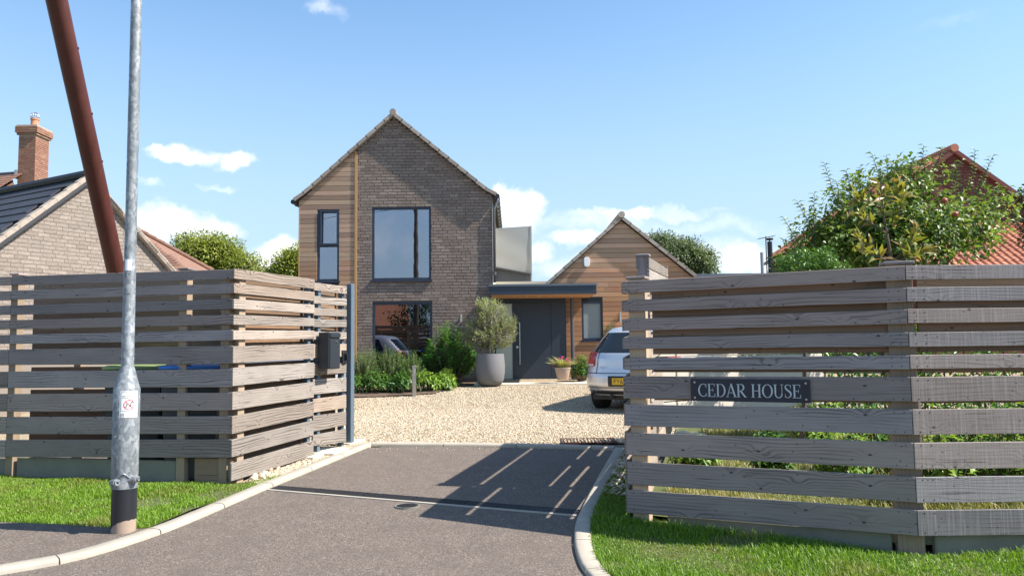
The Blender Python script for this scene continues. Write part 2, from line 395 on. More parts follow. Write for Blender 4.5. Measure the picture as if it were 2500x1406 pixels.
M['sign_black'] = plain('sign_black', (.02, .02, .022), .5, 0, .03)
M['sign_white'] = plain('sign_white', (.82, .83, .82), .35, 0, .03)
M['foot'] = plain('bare_lamp_foot', (.36, .27, .20), .8, 0, .2, 12, .2)
M['rust_grate'] = plain('rusty_grate', (.085, .042, .034), .8, .2, .3, 30)
M['wire'] = plain('wire_black', (.02, .02, .02), .6)
M['bin_blue'] = plain('bin_lid_blue', (.03, .16, .48), .45); M['bin_green'] = plain('bin_lid_green', (.22, .30, .12), .45); M['bin_body'] = plain('bin_body', (.03, .035, .04), .5)

def glass_mat(name, tint, refl, inside):
    t = NT(name); t.t.nodes.remove(t.b)
    gl = t.n('ShaderNodeBsdfGlossy'); gl.inputs['Color'].default_value = (*tint, 1); gl.inputs['Roughness'].default_value = .0
    wob = t.n('ShaderNodeBump'); t.L(t.noise(t.pos(), 1.6, 2), wob.inputs['Height']); wob.inputs['Strength'].default_value = .012; wob.inputs['Distance'].default_value = .05
    t.L(wob.outputs[0], gl.inputs['Normal'])
    tr = t.n('ShaderNodeBsdfTransparent'); tr.inputs['Color'].default_value = (*inside, 1)
    fr = t.n('ShaderNodeFresnel'); fr.inputs['IOR'].default_value = 1.5
    mx = t.n('ShaderNodeMixShader'); t.L(t.math('ADD', t.math('MULTIPLY', fr.outputs[0], .8), refl, True), mx.inputs[0]); t.L(tr.outputs[0], mx.inputs[1]); t.L(gl.outputs[0], mx.inputs[2])
    t.L(mx.outputs[0], t.out.inputs[0]); return t.m
M['glass'] = glass_mat('coated_window_glass', (.56, .585, .65), .46, (.5, .55, .62))
M['glass_dark'] = glass_mat('dark_window_glass', (.62, .66, .75), .22, (.26, .29, .34))
def frosted(name, col):
    t = NT(name); t.b.inputs['Coat Weight'].default_value = .6; t.b.inputs['Coat Roughness'].default_value = .1
    return t.done(t.mix(t.noise(t.coord(), 1.5), tuple(x * .9 for x in col), col), .5)
M['frosted'] = frosted('frosted_glass', (.27, .30, .30)); M['frosted_green'] = frosted('frosted_green_glass', (.40, .46, .40))

def leaf_mat(name, cols, rough=.45, trans=.3, tcol=None):
    t = NT(name); r = t.rnd(); k = len(cols); c = t.ramp(r, [(i / (k - 1), cc) for i, cc in enumerate(cols)])
    t.done(c, rough); tr = t.n('ShaderNodeBsdfTranslucent')
    t.put(tr.inputs['Color'], t.mix(1., c, tcol or (1.5, 1.6, .7), 'MULTIPLY'))
    mx = t.n('ShaderNodeMixShader'); mx.inputs[0].default_value = trans; t.L(t.b.outputs[0], mx.inputs[1]); t.L(tr.outputs[0], mx.inputs[2]); t.L(mx.outputs[0], t.out.inputs[0]); return t.m
M['lf_laurel'] = leaf_mat('laurel_leaf', [(.035, .11, .022), (.075, .20, .032), (.16, .34, .055)], .3, .3)
M['lf_olive'] = leaf_mat('olive_leaf', [(.20, .225, .125), (.32, .34, .205), (.46, .47, .31)], .5, .3)
M['lf_fine'] = leaf_mat('feathery_leaf', [(.07, .14, .03), (.12, .22, .045), (.19, .31, .07)], .55, .2)
M['lf_ground'] = leaf_mat('groundcover_leaf', [(.045, .115, .022), (.085, .185, .03), (.15, .27, .05)], .35, .25)
M['lf_lime'] = leaf_mat('lime_leaf', [(.10, .19, .025), (.17, .29, .035), (.26, .37, .05)], .45, .3)
M['lf_apple'] = leaf_mat('apple_leaf', [(.065, .115, .028), (.135, .205, .045), (.25, .315, .075)], .45, .3)
M['lf_yellow'] = leaf_mat('yellow_green_leaf', [(.13, .17, .028), (.24, .275, .045), (.36, .38, .08)], .5, .3)
M['lf_grey'] = leaf_mat('grey_green_leaf', [(.07, .10, .045), (.12, .155, .07), (.17, .21, .095)], .5, .25)
M['lf_dark'] = leaf_mat('dark_leaf', [(.02, .045, .016), (.035, .07, .025), (.05, .095, .035)], .5, .2)
M['lf_magnolia'] = leaf_mat('bronze_leaf', [(.14, .18, .03), (.27, .29, .055), (.19, .20, .04), (.34, .27, .07), (.36, .22, .12)], .35, .35, (1.4, 1.2, .6))
M['lf_dry'] = leaf_mat('garden_weed_leaf', [(.11, .15, .035), (.23, .24, .07), (.40, .33, .17), (.17, .21, .05)], .6, .25)
M['petal'] = leaf_mat('pink_petal', [(.62, .05, .28), (.75, .14, .42)], .5, .3, (1.3, .9, 1.1))
M['lf_straw'] = leaf_mat('straw_grass', [(.36, .36, .12), (.50, .46, .20), (.26, .32, .10)], .6, .3)
M['apple'] = plain('apple_skin', (.45, .09, .07), .35, 0, .35, 30)

def grass_mat():
    t = NT('grass_blade'); r = t.rnd(); p = t.pos()
    c = t.ramp(r, [(0, (.085, .17, .013)), (.5, (.165, .285, .02)), (1, (.27, .39, .04))])
    pt = t.noise(p, 1.6, 5, .65); c = t.mix(t.mr(pt, .47, .64, 0, .7, True), c, (.22, .215, .055))
    t.done(c, .5); tr = t.n('ShaderNodeBsdfTranslucent'); t.put(tr.inputs['Color'], t.mix(1., c, (1.5, 1.7, .6), 'MULTIPLY'))
    mx = t.n('ShaderNodeMixShader'); mx.inputs[0].default_value = .35; t.L(t.b.outputs[0], mx.inputs[1]); t.L(tr.outputs[0], mx.inputs[2]); t.L(mx.outputs[0], t.out.inputs[0]); return t.m
M['grass'] = grass_mat()
def turf_mat():
    t = NT('turf_soil'); p = t.pos(); n1 = t.noise(p, 1.3, 4, .6); n2 = t.noise(p, 40., 4)
    c = t.mix(n2, (.05, .075, .015), (.12, .13, .04)); c = t.mix(t.mr(n1, .55, .7), c, (.24, .19, .10)); t.bump(n2, .8, .02); return t.done(c, .95)
M['turf'] = turf_mat()
def asphalt_mat():
    t = NT('asphalt'); p = t.pos()
    a = t.noise(p, 110., 4, .75); v = t.vor(p, 150., 'Color'); sepc = t.n('ShaderNodeSeparateColor'); t.L(v, sepc.inputs[0])
    big = t.noise(p, .7, 5, .6); mid = t.noise(p, 4., 4, .6)
    c = t.ramp(t.math('ADD', t.math('MULTIPLY', a, .5), t.math('MULTIPLY', sepc.outputs[0], .5)), [(.18, (.048, .037, .030)), (.52, (.128, .101, .081)), (.85, (.30, .245, .20))])
    c = t.mix(t.mr(sepc.outputs[1], .982, .99), c, (.40, .35, .30))
    c = t.mix(t.mr(big, .4, .7, 0, .30), c, (.150, .118, .093)); c = t.mix(t.mr(mid, .45, .7, 0, .5), c, (.098, .079, .065))
    t.bump(t.vor(p, 210.), .5, .005); return t.done(c, .85)
M['asphalt'] = asphalt_mat()
def concrete_mat(name, a, b, sc_=6.):
    t = NT(name); p = t.pos(); n1 = t.noise(p, sc_, 6, .65); n2 = t.noise(p, 120., 3)
    c = t.mix(n1, a, b); c = t.mix(t.mr(n2, .55, .8, 0, .45), c, tuple(x * .55 for x in a)); t.bump(n2, .3, .004); return t.done(c, .9)
M['kerb'] = concrete_mat('kerb_concrete', (.30, .265, .21), (.47, .425, .35))
M['plinth'] = concrete_mat('gravel_board_concrete', (.13, .13, .105), (.27, .255, .205), 3.)
M['slab'] = concrete_mat('cream_paving', (.62, .55, .42), (.74, .67, .53), 2.)
M['slab_grey'] = concrete_mat('grey_paving', (.40, .38, .34), (.50, .47, .42), 3.)
def stone_mat(name, cols):
    t = NT(name); r = t.rnd(); k = len(cols); c = t.ramp(r, [(i / (k - 1), cc) for i, cc in enumerate(cols)]); n = t.noise(t.pos(), 60., 3)
    return t.done(t.mix(t.mr(n, .4, .7, 0, .3), c, tuple(x * .6 for x in cols[0])), .8)
M['gravel'] = stone_mat('gravel_stone', [(.33, .25, .155), (.51, .415, .285), (.63, .545, .405), (.44, .32, .19), (.58, .495, .375), (.70, .63, .50)])
M['cobble'] = stone_mat('cobble_stone', [(.50, .40, .27), (.66, .57, .43), (.58, .48, .35), (.44, .33, .21)])
def gravelbase():
    t = NT('gravel_bed'); p = t.pos(); v = t.n('ShaderNodeTexVoronoi'); t.L(p, v.inputs[0]); v.inputs['Scale'].default_value = 42.
    sp = t.n('ShaderNodeSeparateColor'); t.L(v.outputs['Color'], sp.inputs[0])
    c = t.ramp(sp.outputs[0], [(0, (.28, .21, .13)), (.4, (.45, .36, .24)), (.7, (.38, .28, .165)), (1, (.58, .50, .37))])
    c = t.mix(t.mr(v.outputs['Distance'], .5, .85, 0, .7), c, (.12, .09, .06)); t.bump(t.math('MULTIPLY', v.outputs['Distance'], -1.), 1., .02); return t.done(c, .9)
M['gravel_bed'] = gravelbase()
def galv_mat():
    t = NT('galvanised_steel'); o = t.coord(); wp = t.vmath('ADD', t.map(o, (1, 1, .6)), t.vmath('MULTIPLY', t.noise(o, 20., 3, .6, 'Color'), (.03, .03, .03)))
    v = t.n('ShaderNodeTexVoronoi'); t.L(wp, v.inputs[0]); v.inputs['Scale'].default_value = 52.; sp = t.n('ShaderNodeSeparateColor'); t.L(v.outputs['Color'], sp.inputs[0])
    c = t.ramp(sp.outputs[0], [(0, (.165, .185, .195)), (.6, (.225, .245, .255)), (1, (.33, .35, .36))])
    n = t.noise(o, 7., 5, .7); c = t.mix(t.mr(n, .55, .68, 0, .8), c, (.46, .48, .49))
    t.bump(n, .2, .003); return t.done(c, t.mr(sp.outputs[1], 0, 1, .42, .7), .3)
M['galv'] = galv_mat()
def rustpole_mat():
    t = NT('oxide_red_paint'); o = t.pos(); n = t.noise(t.map(o, (4, 4, 1.2)), 1.6, 6, .72); n2 = t.noise(t.map(o, (40, 40, 7.)), 1., 5, .65)
    c = t.mix(n, (.036, .009, .007), (.125, .028, .017)); c = t.mix(t.mr(n2, .62, .75, 0, .7), c, (.05, .018, .014)); t.bump(n2, .35, .006); return t.done(c, t.mr(n, .3, .7, .42, .65))
M['rustpole'] = rustpole_mat()
def carpaint(name, col):
    t = NT(name); t.b.inputs['Coat Weight'].default_value = .7; t.b.inputs['Coat Roughness'].default_value = .04
    f = t.noise(t.coord(), 900., 1); return t.done(t.mix(f, tuple(x * .92 for x in col), tuple(min(1, x * 1.06) for x in col)), .32, .55)
M['car_silver'] = carpaint('silver_paint', (.68, .69, .71)); M['car_white'] = carpaint('pale_silver_paint', (.62, .60, .62))
M['car_glass'] = plain('tinted_car_glass', (.015, .02, .024), .05, 0, .05, 2)
def lens_mat():
    t = NT('tail_lamp_red'); t.b.inputs['Coat Weight'].default_value = 1.; t.b.inputs['Coat Roughness'].default_value = .03
    return t.done(t.mix(t.noise(t.coord(), 14., 2), (.38, .012, .018), (.62, .03, .035)), .25)
M['lens'] = lens_mat()
M['lens_clear'] = plain('clear_lamp', (.7, .72, .75), .12, .2, .1, 10)

# ---------------------------------------------------------------- text
def text_geo(body, size):
    cu = bpy.data.curves.new('txt', 'FONT'); cu.body = body; cu.size = size; cu.resolution_u = 3
    ob = bpy.data.objects.new('txt', cu); COL.objects.link(ob)
    dg = bpy.context.evaluated_depsgraph_get(); me = bpy.data.meshes.new_from_object(ob.evaluated_get(dg))
    V = np.array([v.co[:] for v in me.vertices]); F = [tuple(p.vertices) for p in me.polygons]
    bpy.data.objects.remove(ob); bpy.data.curves.remove(cu); bpy.data.meshes.remove(me); return V, F
T_NOF = text_geo('NO FOULING', 1.); T_FY6 = text_geo('FY6', 1.); T_POLO = text_geo('POLO', 1.)

# ================================================================ GROUND
def sheet(name, xs, ys, mat, off=0., kind='structure'):
    xs = np.asarray(xs, float); ys = np.asarray(ys, float); X, Y = np.meshgrid(xs, ys, indexing='ij')
    Z = np.vectorize(h)(Y) + off; V = np.stack([X, Y, Z], -1).reshape(-1, 3); ny = len(ys)
    F = np.array([(i * ny + j, (i + 1) * ny + j, (i + 1) * ny + j + 1, i * ny + j + 1) for i in range(len(xs) - 1) for j in range(ny - 1)])
    o = add(name, V, F, mat, None, np.array([0, 0, 0.])); return tag(o, kind=kind)
YS = [-60, -10, 0, 2, 4, 4.5, 5.5, 6.5, 7.5, 8.5, 9.2, 10, 11, 12, 14, 15.5, 17.3, 18.2, 19]
sheet('ground', [-3000, -200, -40, 0, 40, 200, 3000], [-3000, -300] + YS + [25, 40, 100, 400, 3000], M['turf'], -.06)
def loft(name, A, B, mat, off, n=6, parent=None):
    A = [np.array(a)[:2] for a in A]; B = [np.array(b)[:2] for b in B]; V = []; F = []
    for a, b in zip(A, B):
        for k in range(n + 1):
            p = a + (b - a) * k / n; V.append((p[0], p[1], h(p[1]) + off))
    for i in range(len(A) - 1):
        for k in range(n): F.append((i * (n + 1) + k, (i + 1) * (n + 1) + k, (i + 1) * (n + 1) + k + 1, i * (n + 1) + k + 1))
    o = add(name, V, F, mat, parent, np.array([0, 0, 0.])); fix_normals(o); 
    if o.data.polygons[0].normal.z < 0: o.data.flip_normals()
    return o

KL_in = [gnd(*p) for p in [(907, 1088), (827, 1121), (700, 1174), (595, 1218), (430, 1290), (300, 1335), (170, 1373), (0, 1402)]]
KL_in += [np.array([-4.2, 4.72, 0]), np.array([-6, 4.45, 0]), np.array([-9, 4.3, 0]), np.array([-30, 4.2, 0])]
KB_in = [gnd(*p) for p in [(907, 1088), (1149, 1090), (1330, 1094), (1500, 1099)]]
KR_in = [gnd(*p) for p in [(1500, 1099), (1470, 1150), (1432, 1220), (1405, 1276), (1401, 1309), (1403, 1347), (1426, 1406)]]
KR_in += [np.array([.62, 4.55, 0]), np.array([.95, 4.1, 0]), np.array([1.5, 3.75, 0]), np.array([2.4, 3.5, 0]), np.array([4.5, 3.4, 0]), np.array([30, 3.4, 0])]
def resample(P, step):
    P = [np.array(p)[:2] for p in P]; out = [P[0]]; acc = 0.
    for a, b in zip(P[:-1], P[1:]):
        d = np.linalg.norm(b - a); t = step - acc
        while t <= d: out.append(a + (b - a) * t / d); t += step
        acc = (acc + d) % step
    return out
def smoothpath(P, k=2):
    P = [np.array(p)[:2] for p in P]
    for _ in range(k):
        Q = [P[0]]
        for a, b in zip(P[:-1], P[1:]): Q += [a * .75 + b * .25, a * .25 + b * .75]
        P = Q + [P[-1]]
    return P
def offset_path(P, w):
    P = [np.array(p)[:2] for p in P]; out = []
    for i, p in enumerate(P):
        t = nrm(P[min(i + 1, len(P) - 1)] - P[max(i - 1, 0)]); out.append(p + w * np.array([-t[1], t[0]]))
    return out
KLs = smoothpath(KL_in); KRs = smoothpath(KR_in)
KW = .125
# road and driveway: one asphalt sheet between the kerbs, reaching on behind the camera
sheet('road', [-60, -20, -8, -4, -2, 0, 1, 2, 4, 8, 20, 60], [-9, -4, 0, 2, 3, 4, 4.5, 5.5, 6.5, 7.5, 8.5, 9.2, 9.78], M['asphalt'], -.004)
KERBH = .035
def kerb(name, path, side, step, maxn=26):
    o = bpy.data.objects.new(name, None); link(o, None, (*path[0][:2], 0)); tag(o, kind='structure')
    fine = path
    L = [0.]
    for a, b in zip(fine[:-1], fine[1:]): L.append(L[-1] + np.linalg.norm(np.array(b)[:2] - np.array(a)[:2]))
    L = np.array(L); A = np.array([p[:2] for p in fine])
    def pt(s):
        return np.array([np.interp(s, L, A[:, 0]), np.interp(s, L, A[:, 1])])
    s = 0.; k = 0
    while s < L[-1] - .05 and k < maxn:
        e = min(s + step, L[-1]); mb = MB(); n = 5
        prof = [(0, -.08), (0, KERBH - .022), (.008, KERBH - .006), (.024, KERBH), (KW - .01, KERBH), (KW, KERBH - .01), (KW, -.08)]
        V = []; F = []
        for i in range(n + 1):
            ss = s + .005 + (e - s - .010) * i / n; p = pt(ss); t = nrm(pt(min(ss + .03, L[-1])) - pt(max(0, ss - .03))); nn = side * np.array([-t[1], t[0]])
            for (w, z) in prof:
                q = p + nn * w; V.append((q[0], q[1], h(q[1]) + z))
        m = len(prof)
        for i in range(n):
            for j in range(m - 1): F.append((i * m + j, (i + 1) * m + j, (i + 1) * m + j + 1, i * m + j + 1))
        F.append(tuple(range(m))); F.append(tuple(n * m + j for j in range(m - 1, -1, -1)))
        c = add('kerb_stone', V, F, M['kerb'], o); fix_normals(c); smooth_by_angle(c, 50); s = e; k += 1
    return o
kerb('kerb_drive_left', KLs, -1, .78); kerb('kerb_gravel_edge', KB_in, 1, .915); kerb('kerb_drive_right', KRs, 1, .62)

# fence base lines
LF1 = at(566, 880, 7.62); LF0 = at(0, 880, 8.18)
ldir = nrm((LF0 - LF1)[:2]); LFX = np.array([*(LF1[:2] + ldir * 6.0), 0])
RF0 = at(1525, 900, 6.2); RF1 = at(2222, 900, 5.34); RF2 = at(2222, 900, 5.34) + np.array([4.5, 0, 0])
# grass verge left and footway
LB = [np.array([-30, 5.95]), np.array([-9, 6.05])] + [gnd(*p)[:2] for p in [(0, 1281), (140, 1286), (262, 1294), (345, 1299)]]
LBk = offset_path([gnd(*p) for p in [(409, 1290), (500, 1250), (595, 1218), (660, 1190), (720, 1165)]], KW)
fenceL = [np.array([-30, 10.5])] + [LFX[:2] + np.array([-2, .35])] + [LF1[:2] + ldir * k for k in (3.2, 2.5, 1.95, 1.6, 1.1, .7, .35, .08)] + [LF1[:2] + np.array([.08, .05])]
tag(loft('grass_verge_left', LB + LBk, fenceL, M['turf'], .018, 8), kind='structure')
fwA = [np.array([-30, 4.25]), np.array([-9, 4.36])] + [gnd(*p)[:2] for p in [(0, 1390), (150, 1363), (290, 1327), (412, 1286)]]
tag(loft('footway', fwA, LB, M['asphalt'], .024, 6), kind='structure')
# grass verge right
KRo = offset_path(KRs, KW - .01)
kri = [KRo[int(i)] for i in np.linspace(0, len(KRo) - 1, 40)]
fr = [RF0[:2] + np.array([.1, .35]) if i < 3 else None for i in range(40)]
tgt = [RF0[:2] + (RF1[:2] - RF0[:2]) * k for k in np.linspace(0, 1, 24)] + [RF1[:2] + np.array([k, 0]) for k in np.linspace(.3, 30, 14)]
ret_dir = nrm(np.array([.28, 1.0])); rr0 = RF0[:2] + np.array([.015, .12])
tgt = [rr0 + ret_dir * 3.4, rr0 + ret_dir * 1.2] + tgt
tag(loft('grass_verge_right', kri, tgt, M['turf'], .018, 8), kind='structure')
# yard
sheet('gravel_yard', [-16, -8, -4, -2.6, -1, 0, 1, 2, 4, 8, 16], [9.86, 10.5, 11, 12, 14, 15.5, 17.3, 18.2, 19, 22], M['gravel_bed'], .0)
tag(loft('gravel_strip', [np.array(KLs[i]) + np.array([-.12, .0]) for i in (0, 3, 6, 8, 10, 12)], [LF1[:2] + np.array([.0, .0]) + nrm(np.array([.4, 1.52])) * s for s in (3.2, 2.4, 1.7, 1.2, .7, .15)], M['gravel_bed'], .010, 4), kind='structure')
tag(loft('garden_bed', [RF0[:2] + np.array([.14, .1]), RF1[:2] + np.array([0, .12]), RF2[:2] + np.array([10, .12])], [np.array([2.3, 11.]), np.array([6, 11.]), np.array([14, 11.])], M['turf'], .05, 10), kind='structure')

# ---- grass blades
def inpoly(P, poly):
    x, y = P[:, 0], P[:, 1]; c = np.zeros(len(P), bool); n = len(poly)
    for i in range(n):
        x0, y0 = poly[i][:2]; x1, y1 = poly[(i + 1) % n][:2]
        k = ((y0 > y) != (y1 > y)) & (x < (x1 - x0) * (y - y0) / (y1 - y0 + 1e-12) + x0); c ^= k
    return c
def nz2(P, s, seed):                     # cheap smooth 2-D noise
    r = np.random.RandomState(seed); v = np.zeros(len(P))
    for k in range(6):
        a = r.uniform(0, 6.28); f = s * r.uniform(.5, 2); v += np.sin((P[:, 0] * math.cos(a) + P[:, 1] * math.sin(a)) * f + r.uniform(0, 6.28))
    return v / 3.
def blades(name, poly, n, hmin, hmax, mat, seed, off=.015, bare=None, w=.0022, parent=None):
    r = np.random.RandomState(seed); poly = np.array([p[:2] for p in poly]); lo = poly.min(0); hi = poly.max(0)
    P = r.uniform(lo, hi, (int(n * 2.2), 2)); P = P[inpoly(P, poly)][:n]
    if bare:
        for (bx, by, br) in bare:
            d = np.hypot((P[:, 0] - bx), (P[:, 1] - by) * 1.3) / br; P = P[(d > 1) | (r.rand(len(P)) < .12 + .7 * np.clip(d - .55, 0, 1))]
    n = len(P); z = np.interp(P[:, 1], [a for a, b in HK], [b for a, b in HK]) + off
    tall = np.clip(.62 + .42 * nz2(P, 3.2, seed + 1), .25, 1.35)
    H = r.uniform(hmin, hmax, n) * tall; az = r.uniform(0, 6.28, n); lean = r.uniform(.15, .95, n)
    wd = az + 1.57; W = w * r.uniform(.7, 1.4, n)
    B = np.stack([P[:, 0], P[:, 1], z], 1); s = np.stack([np.cos(wd) * W, np.sin(wd) * W, 0 * W], 1)
    l1 = np.stack([np.cos(az) * lean * H * .3, np.sin(az) * lean * H * .3, H * .58], 1); l2 = np.stack([np.cos(az) * lean * H * .95, np.sin(az) * lean * H * .95, H * (1 - .28 * lean)], 1)
    V = np.stack([B - s, B + s, B + l1 - s * .8, B + l1 + s * .8, B + l2], 1).reshape(-1, 3)
    b = np.arange(n)[:, None] * 5; F = np.concatenate([b + [[0, 1, 3]], b + [[0, 3, 2]], b + [[2, 3, 4]]])
    rn = np.repeat(np.clip(r.rand(n) * .7 + .15 + .15 * nz2(P, 2., seed + 2), 0, .99), 5)
    o = add(name, V, F, mat, parent, np.array([0, 0, 0.]), rnd=rn); return o
bareL = [(*gnd(365, 1232)[:2], .26), (*gnd(80, 1190)[:2], .12), (*gnd(545, 1215)[:2], .28), (*gnd(470, 1250)[:2], .15), (*gnd(245, 1225)[:2], .10)]
gl = blades('grass_left', [np.array([-6.6, 5.98])] + LB[2:] + LBk + [LF1[:2] + np.array([.1, .05]), LF1[:2], LF1[:2] + ldir * 4.2], 95000, .022, .06, M['grass'], 3, bare=bareL, w=.0026)
tag(gl, 'short sunlit green grass round the lamp post', 'grass', kind='stuff')
polyR = [p for p in KRo if p[0] < 6 and p[1] < 8.3] + [np.array([6, 3.55]), np.array([6, 5.3]), RF1[:2], RF0[:2] + np.array([0, .02]), rr0 + ret_dir * 1.3]
bareR = [(*gnd(1800, 1330)[:2], .22), (*gnd(1500, 1390)[:2], .12), (*gnd(1505, 1130)[:2], .3)]
gr = blades('grass_right', polyR, 120000, .03, .085, M['grass'], 9, bare=bareR, w=.0026)
tag(gr, 'lush grass in front of the right fence', 'grass', kind='stuff')

# ---- stones
def stones(name, P, S, mat, seed, parent=None, flat=.6):
    r = np.random.RandomState(seed); n = len(P)
    base = np.array([[1, 0, 0], [-1, 0, 0], [0, 1, 0], [0, -1, 0], [0, 0, 1], [0, 0, -1]], float)
    F0 = np.array([[0, 2, 4], [2, 1, 4], [1, 3, 4], [3, 0, 4], [2, 0, 5], [1, 2, 5], [3, 1, 5], [0, 3, 5]])
    sc_ = np.stack([S * r.uniform(.7, 1.25, n), S * r.uniform(.6, 1.1, n), S * r.uniform(.4, .8, n) * flat * 1.4], 1)
    V = base[None] * sc_[:, None, :] * r.uniform(.75, 1.2, (n, 6, 1)); V += r.uniform(-.15, .15, V.shape) * S[:, None, None]
    a = r.uniform(0, 6.28, n); tl = r.uniform(-.6, .6, n); ca, sa = np.cos(a), np.sin(a); ct, st = np.cos(tl), np.sin(tl)
    x = V[..., 0] * ct[:, None] - V[..., 2] * st[:, None]; zz = V[..., 0] * st[:, None] + V[..., 2] * ct[:, None]; y = V[..., 1]
    V = np.stack([x * ca[:, None] - y * sa[:, None], x * sa[:, None] + y * ca[:, None], zz], -1) + P[:, None, :]
    F = (np.arange(n)[:, None, None] * 6 + F0[None]).reshape(-1, 3)
    return add(name, V.reshape(-1, 3), F, mat, parent, np.array([0, 0, 0.]), rnd=np.repeat(r.rand(n), 6))
def scatter(poly, n, seed, off):
    r = np.random.RandomState(seed); poly = np.array([p[:2] for p in poly]); P = r.uniform(poly.min(0), poly.max(0), (int(n * 3), 2)); P = P[inpoly(P, poly)][:n]
    return np.column_stack([P, np.interp(P[:, 1], [a for a, b in HK], [b for a, b in HK]) + off])
yard = [(-2.9, 9.92), (2.6, 9.84), (3.4, 13.5), (2.5, 17.2), (-3.6, 17.4), (-4.2, 13.)]
P1 = scatter(yard, 110000, 21, .006); dens = np.random.RandomState(5).rand(len(P1)); P1 = P1[dens < np.clip(1.35 - (P1[:, 1] - 9.8) * .085, .5, 1)]
tag(stones('gravel', P1, np.random.RandomState(6).uniform(.009, .0185, len(P1)), M['gravel'], 22), 'pale golden gravel covering the yard', 'gravel', kind='stuff')
strip = [KLs[0] + np.array([-.1, .1]), KLs[6] + np.array([-.12, .03]), KLs[11] + np.array([-.12, .03]), LF1[:2] + np.array([.1, .2]), LF1[:2] + nrm(np.array([.4, 1.52])) * 3.]
P2 = scatter(strip, 3500, 23, .016)
tag(stones('gravel_edge', P2, np.random.RandomState(8).uniform(.010, .02, len(P2)), M['gravel'], 24), 'gravel between left kerb and slatted gate', 'gravel', kind='stuff')
cobm = []
for k in range(5):
    r = np.random.RandomState(60 + k); bm = bmesh.new(); bmesh.ops.create_icosphere(bm, subdivisions=2, radius=1.)
    for v in bm.verts: v.co *= 1 + r.uniform(-.14, .14)
    for v in bm.verts: v.co.z *= .72; v.co.y *= .85
    me = bpy.data.meshes.new('cobble'); bm.to_mesh(me); bm.free(); me.materials.append(M['cobble']); cobm.append(me)
def cobbles(P, label, group, smin, smax, seed):
    r = random.Random(seed)
    for p in P:
        s = r.uniform(smin, smax); o = inst('cobble', r.choice(cobm), (p[0], p[1], p[2] + s * .45), None, Matrix.Rotation(r.uniform(0, 6), 3, 'Z') @ Matrix.Rotation(r.uniform(-.5, .5), 3, 'X'), (s, s, s)); tag(o, label, 'stone', group)
def along(pts, n, jit, seed):
    r = np.random.RandomState(seed); Q = [gnd(*p) for p in pts]; out = []
    for i in range(n):
        t = (i + .5) / n * (len(Q) - 1); k = min(int(t), len(Q) - 2); f = t - k; p = Q[k] * (1 - f) + Q[k + 1] * f; p = p + np.array([r.uniform(-jit, jit), r.uniform(-jit, jit), 0]); p[2] = h(p[1]) + .01; out.append(p)
    return out
cobbles(along([(618, 1178), (660, 1152), (705, 1133), (760, 1112)], 44, .055, 3), 'rounded cream cobble between left kerb and slatted return fence', 'cobbles along the left kerb', .018, .045, 5)
cobbles(along([(1535, 1108), (1520, 1135), (1505, 1165)], 20, .05, 4), 'brown cobble beside right kerb at the fence end', 'cobbles along the right kerb', .018, .04, 6)
P3 = scatter([KRo[2], KRo[9], rr0 + ret_dir * .6, rr0 + ret_dir * 2.3], 500, 31, .03)
tag(stones('gravel_right_edge', P3, np.random.RandomState(9).uniform(.012, .026, len(P3)), M['cobble'], 32), 'stony edging by the right kerb', 'gravel', kind='stuff')

# ================================================================ WALL HELPERS
def intervals(x0, x1, z0, z1, excl):
    iv = [(x0, x1)]
    for (a, b, c, d) in excl:
        if z1 > c + .004 and z0 < d - .004:
            nv = []
            for (s, e) in iv:
                if b <= s or a >= e: nv.append((s, e)); continue
                if a > s: nv.append((s, a))
                if b < e: nv.append((b, e))
            iv = nv
    return [(s, e) for s, e in iv if e - s > .03]
brick_cache = {}
def brick_variants(mat):
    if mat.name in brick_cache: return brick_cache[mat.name]
    out = []
    for k in range(6):
        r = random.Random(100 + k); V = []
        for x in (-.5, .5):
            for y in (0, 1):                 # y=0 is the outer face
                for z in (-.5, .5):
                    j = .0 if y else 1.
                    V.append((x + j * r.uniform(-.016, .016) * 1., y * 1. - j * r.uniform(0, .03), z + j * r.uniform(-.05, .05)))
        me = npmesh('brick', V, BOXF); me.materials.append(mat); out.append(me)
    brick_cache[mat.name] = out; return out
def brick_wall(parent, org, ux, un, lo, hi, zb, zt, excl, mat, course=.075, L=.225, joint=.010, indiv=300, score=None, seed=1, depth=.05):
    """org: point on the outer plane (s=0, z=0); ux along, un outward; lo(z), hi(z) bounds in s; the bricks stand proud of the mortar backing"""
    r = random.Random(seed); org = np.array(org, float); ux = np.array([ux[0], ux[1], 0.]); un = np.array([un[0], un[1], 0.]); B = []
    n = int((zt - zb) / course)
    for i in range(n):
        z0 = zb + i * course; zm = z0 + course / 2; a, b = lo(zm), hi(zm)
        if b - a < .06: continue
        for (s, e) in intervals(a, b, z0, z0 + course, excl):
            ph = (i % 2) * L / 2 + r.choice((0, 0, L / 4)); x = s
            k = math.floor((s - ph) / L) * L + ph
            while k < e:
                p, q = max(k, s), min(k + L, e)
                if q - p > .035:
                    B.append(((p + q) / 2, zm, q - p - joint, course - joint - r.uniform(0, .004), r.uniform(-.001, .001)))
                k += L
    if score: B.sort(key=lambda t: -score(t[0], t[1]))
    var = brick_variants(mat)
    rotm = Matrix(((ux[0], -un[0], 0), (ux[1], -un[1], 0), (0, 0, 1)))
    mb = MB()
    for j, (s, z, w, hh, pr) in enumerate(B):
        c = org + ux * s + un * pr; c[2] = z
        if j < indiv:
            inst('brick', r.choice(var), c, parent, rotm, (w, depth, hh))
        else:
            me = r.choice(var); V = [c + ux * v.co.x * w - un * v.co.y * depth + np.array([0, 0, v.co.z * hh]) for v in me.vertices]; mb.add(V, BOXF, r.random())
    if mb.V: tag(mb.build('brickwork', mat, parent), kind='stuff')

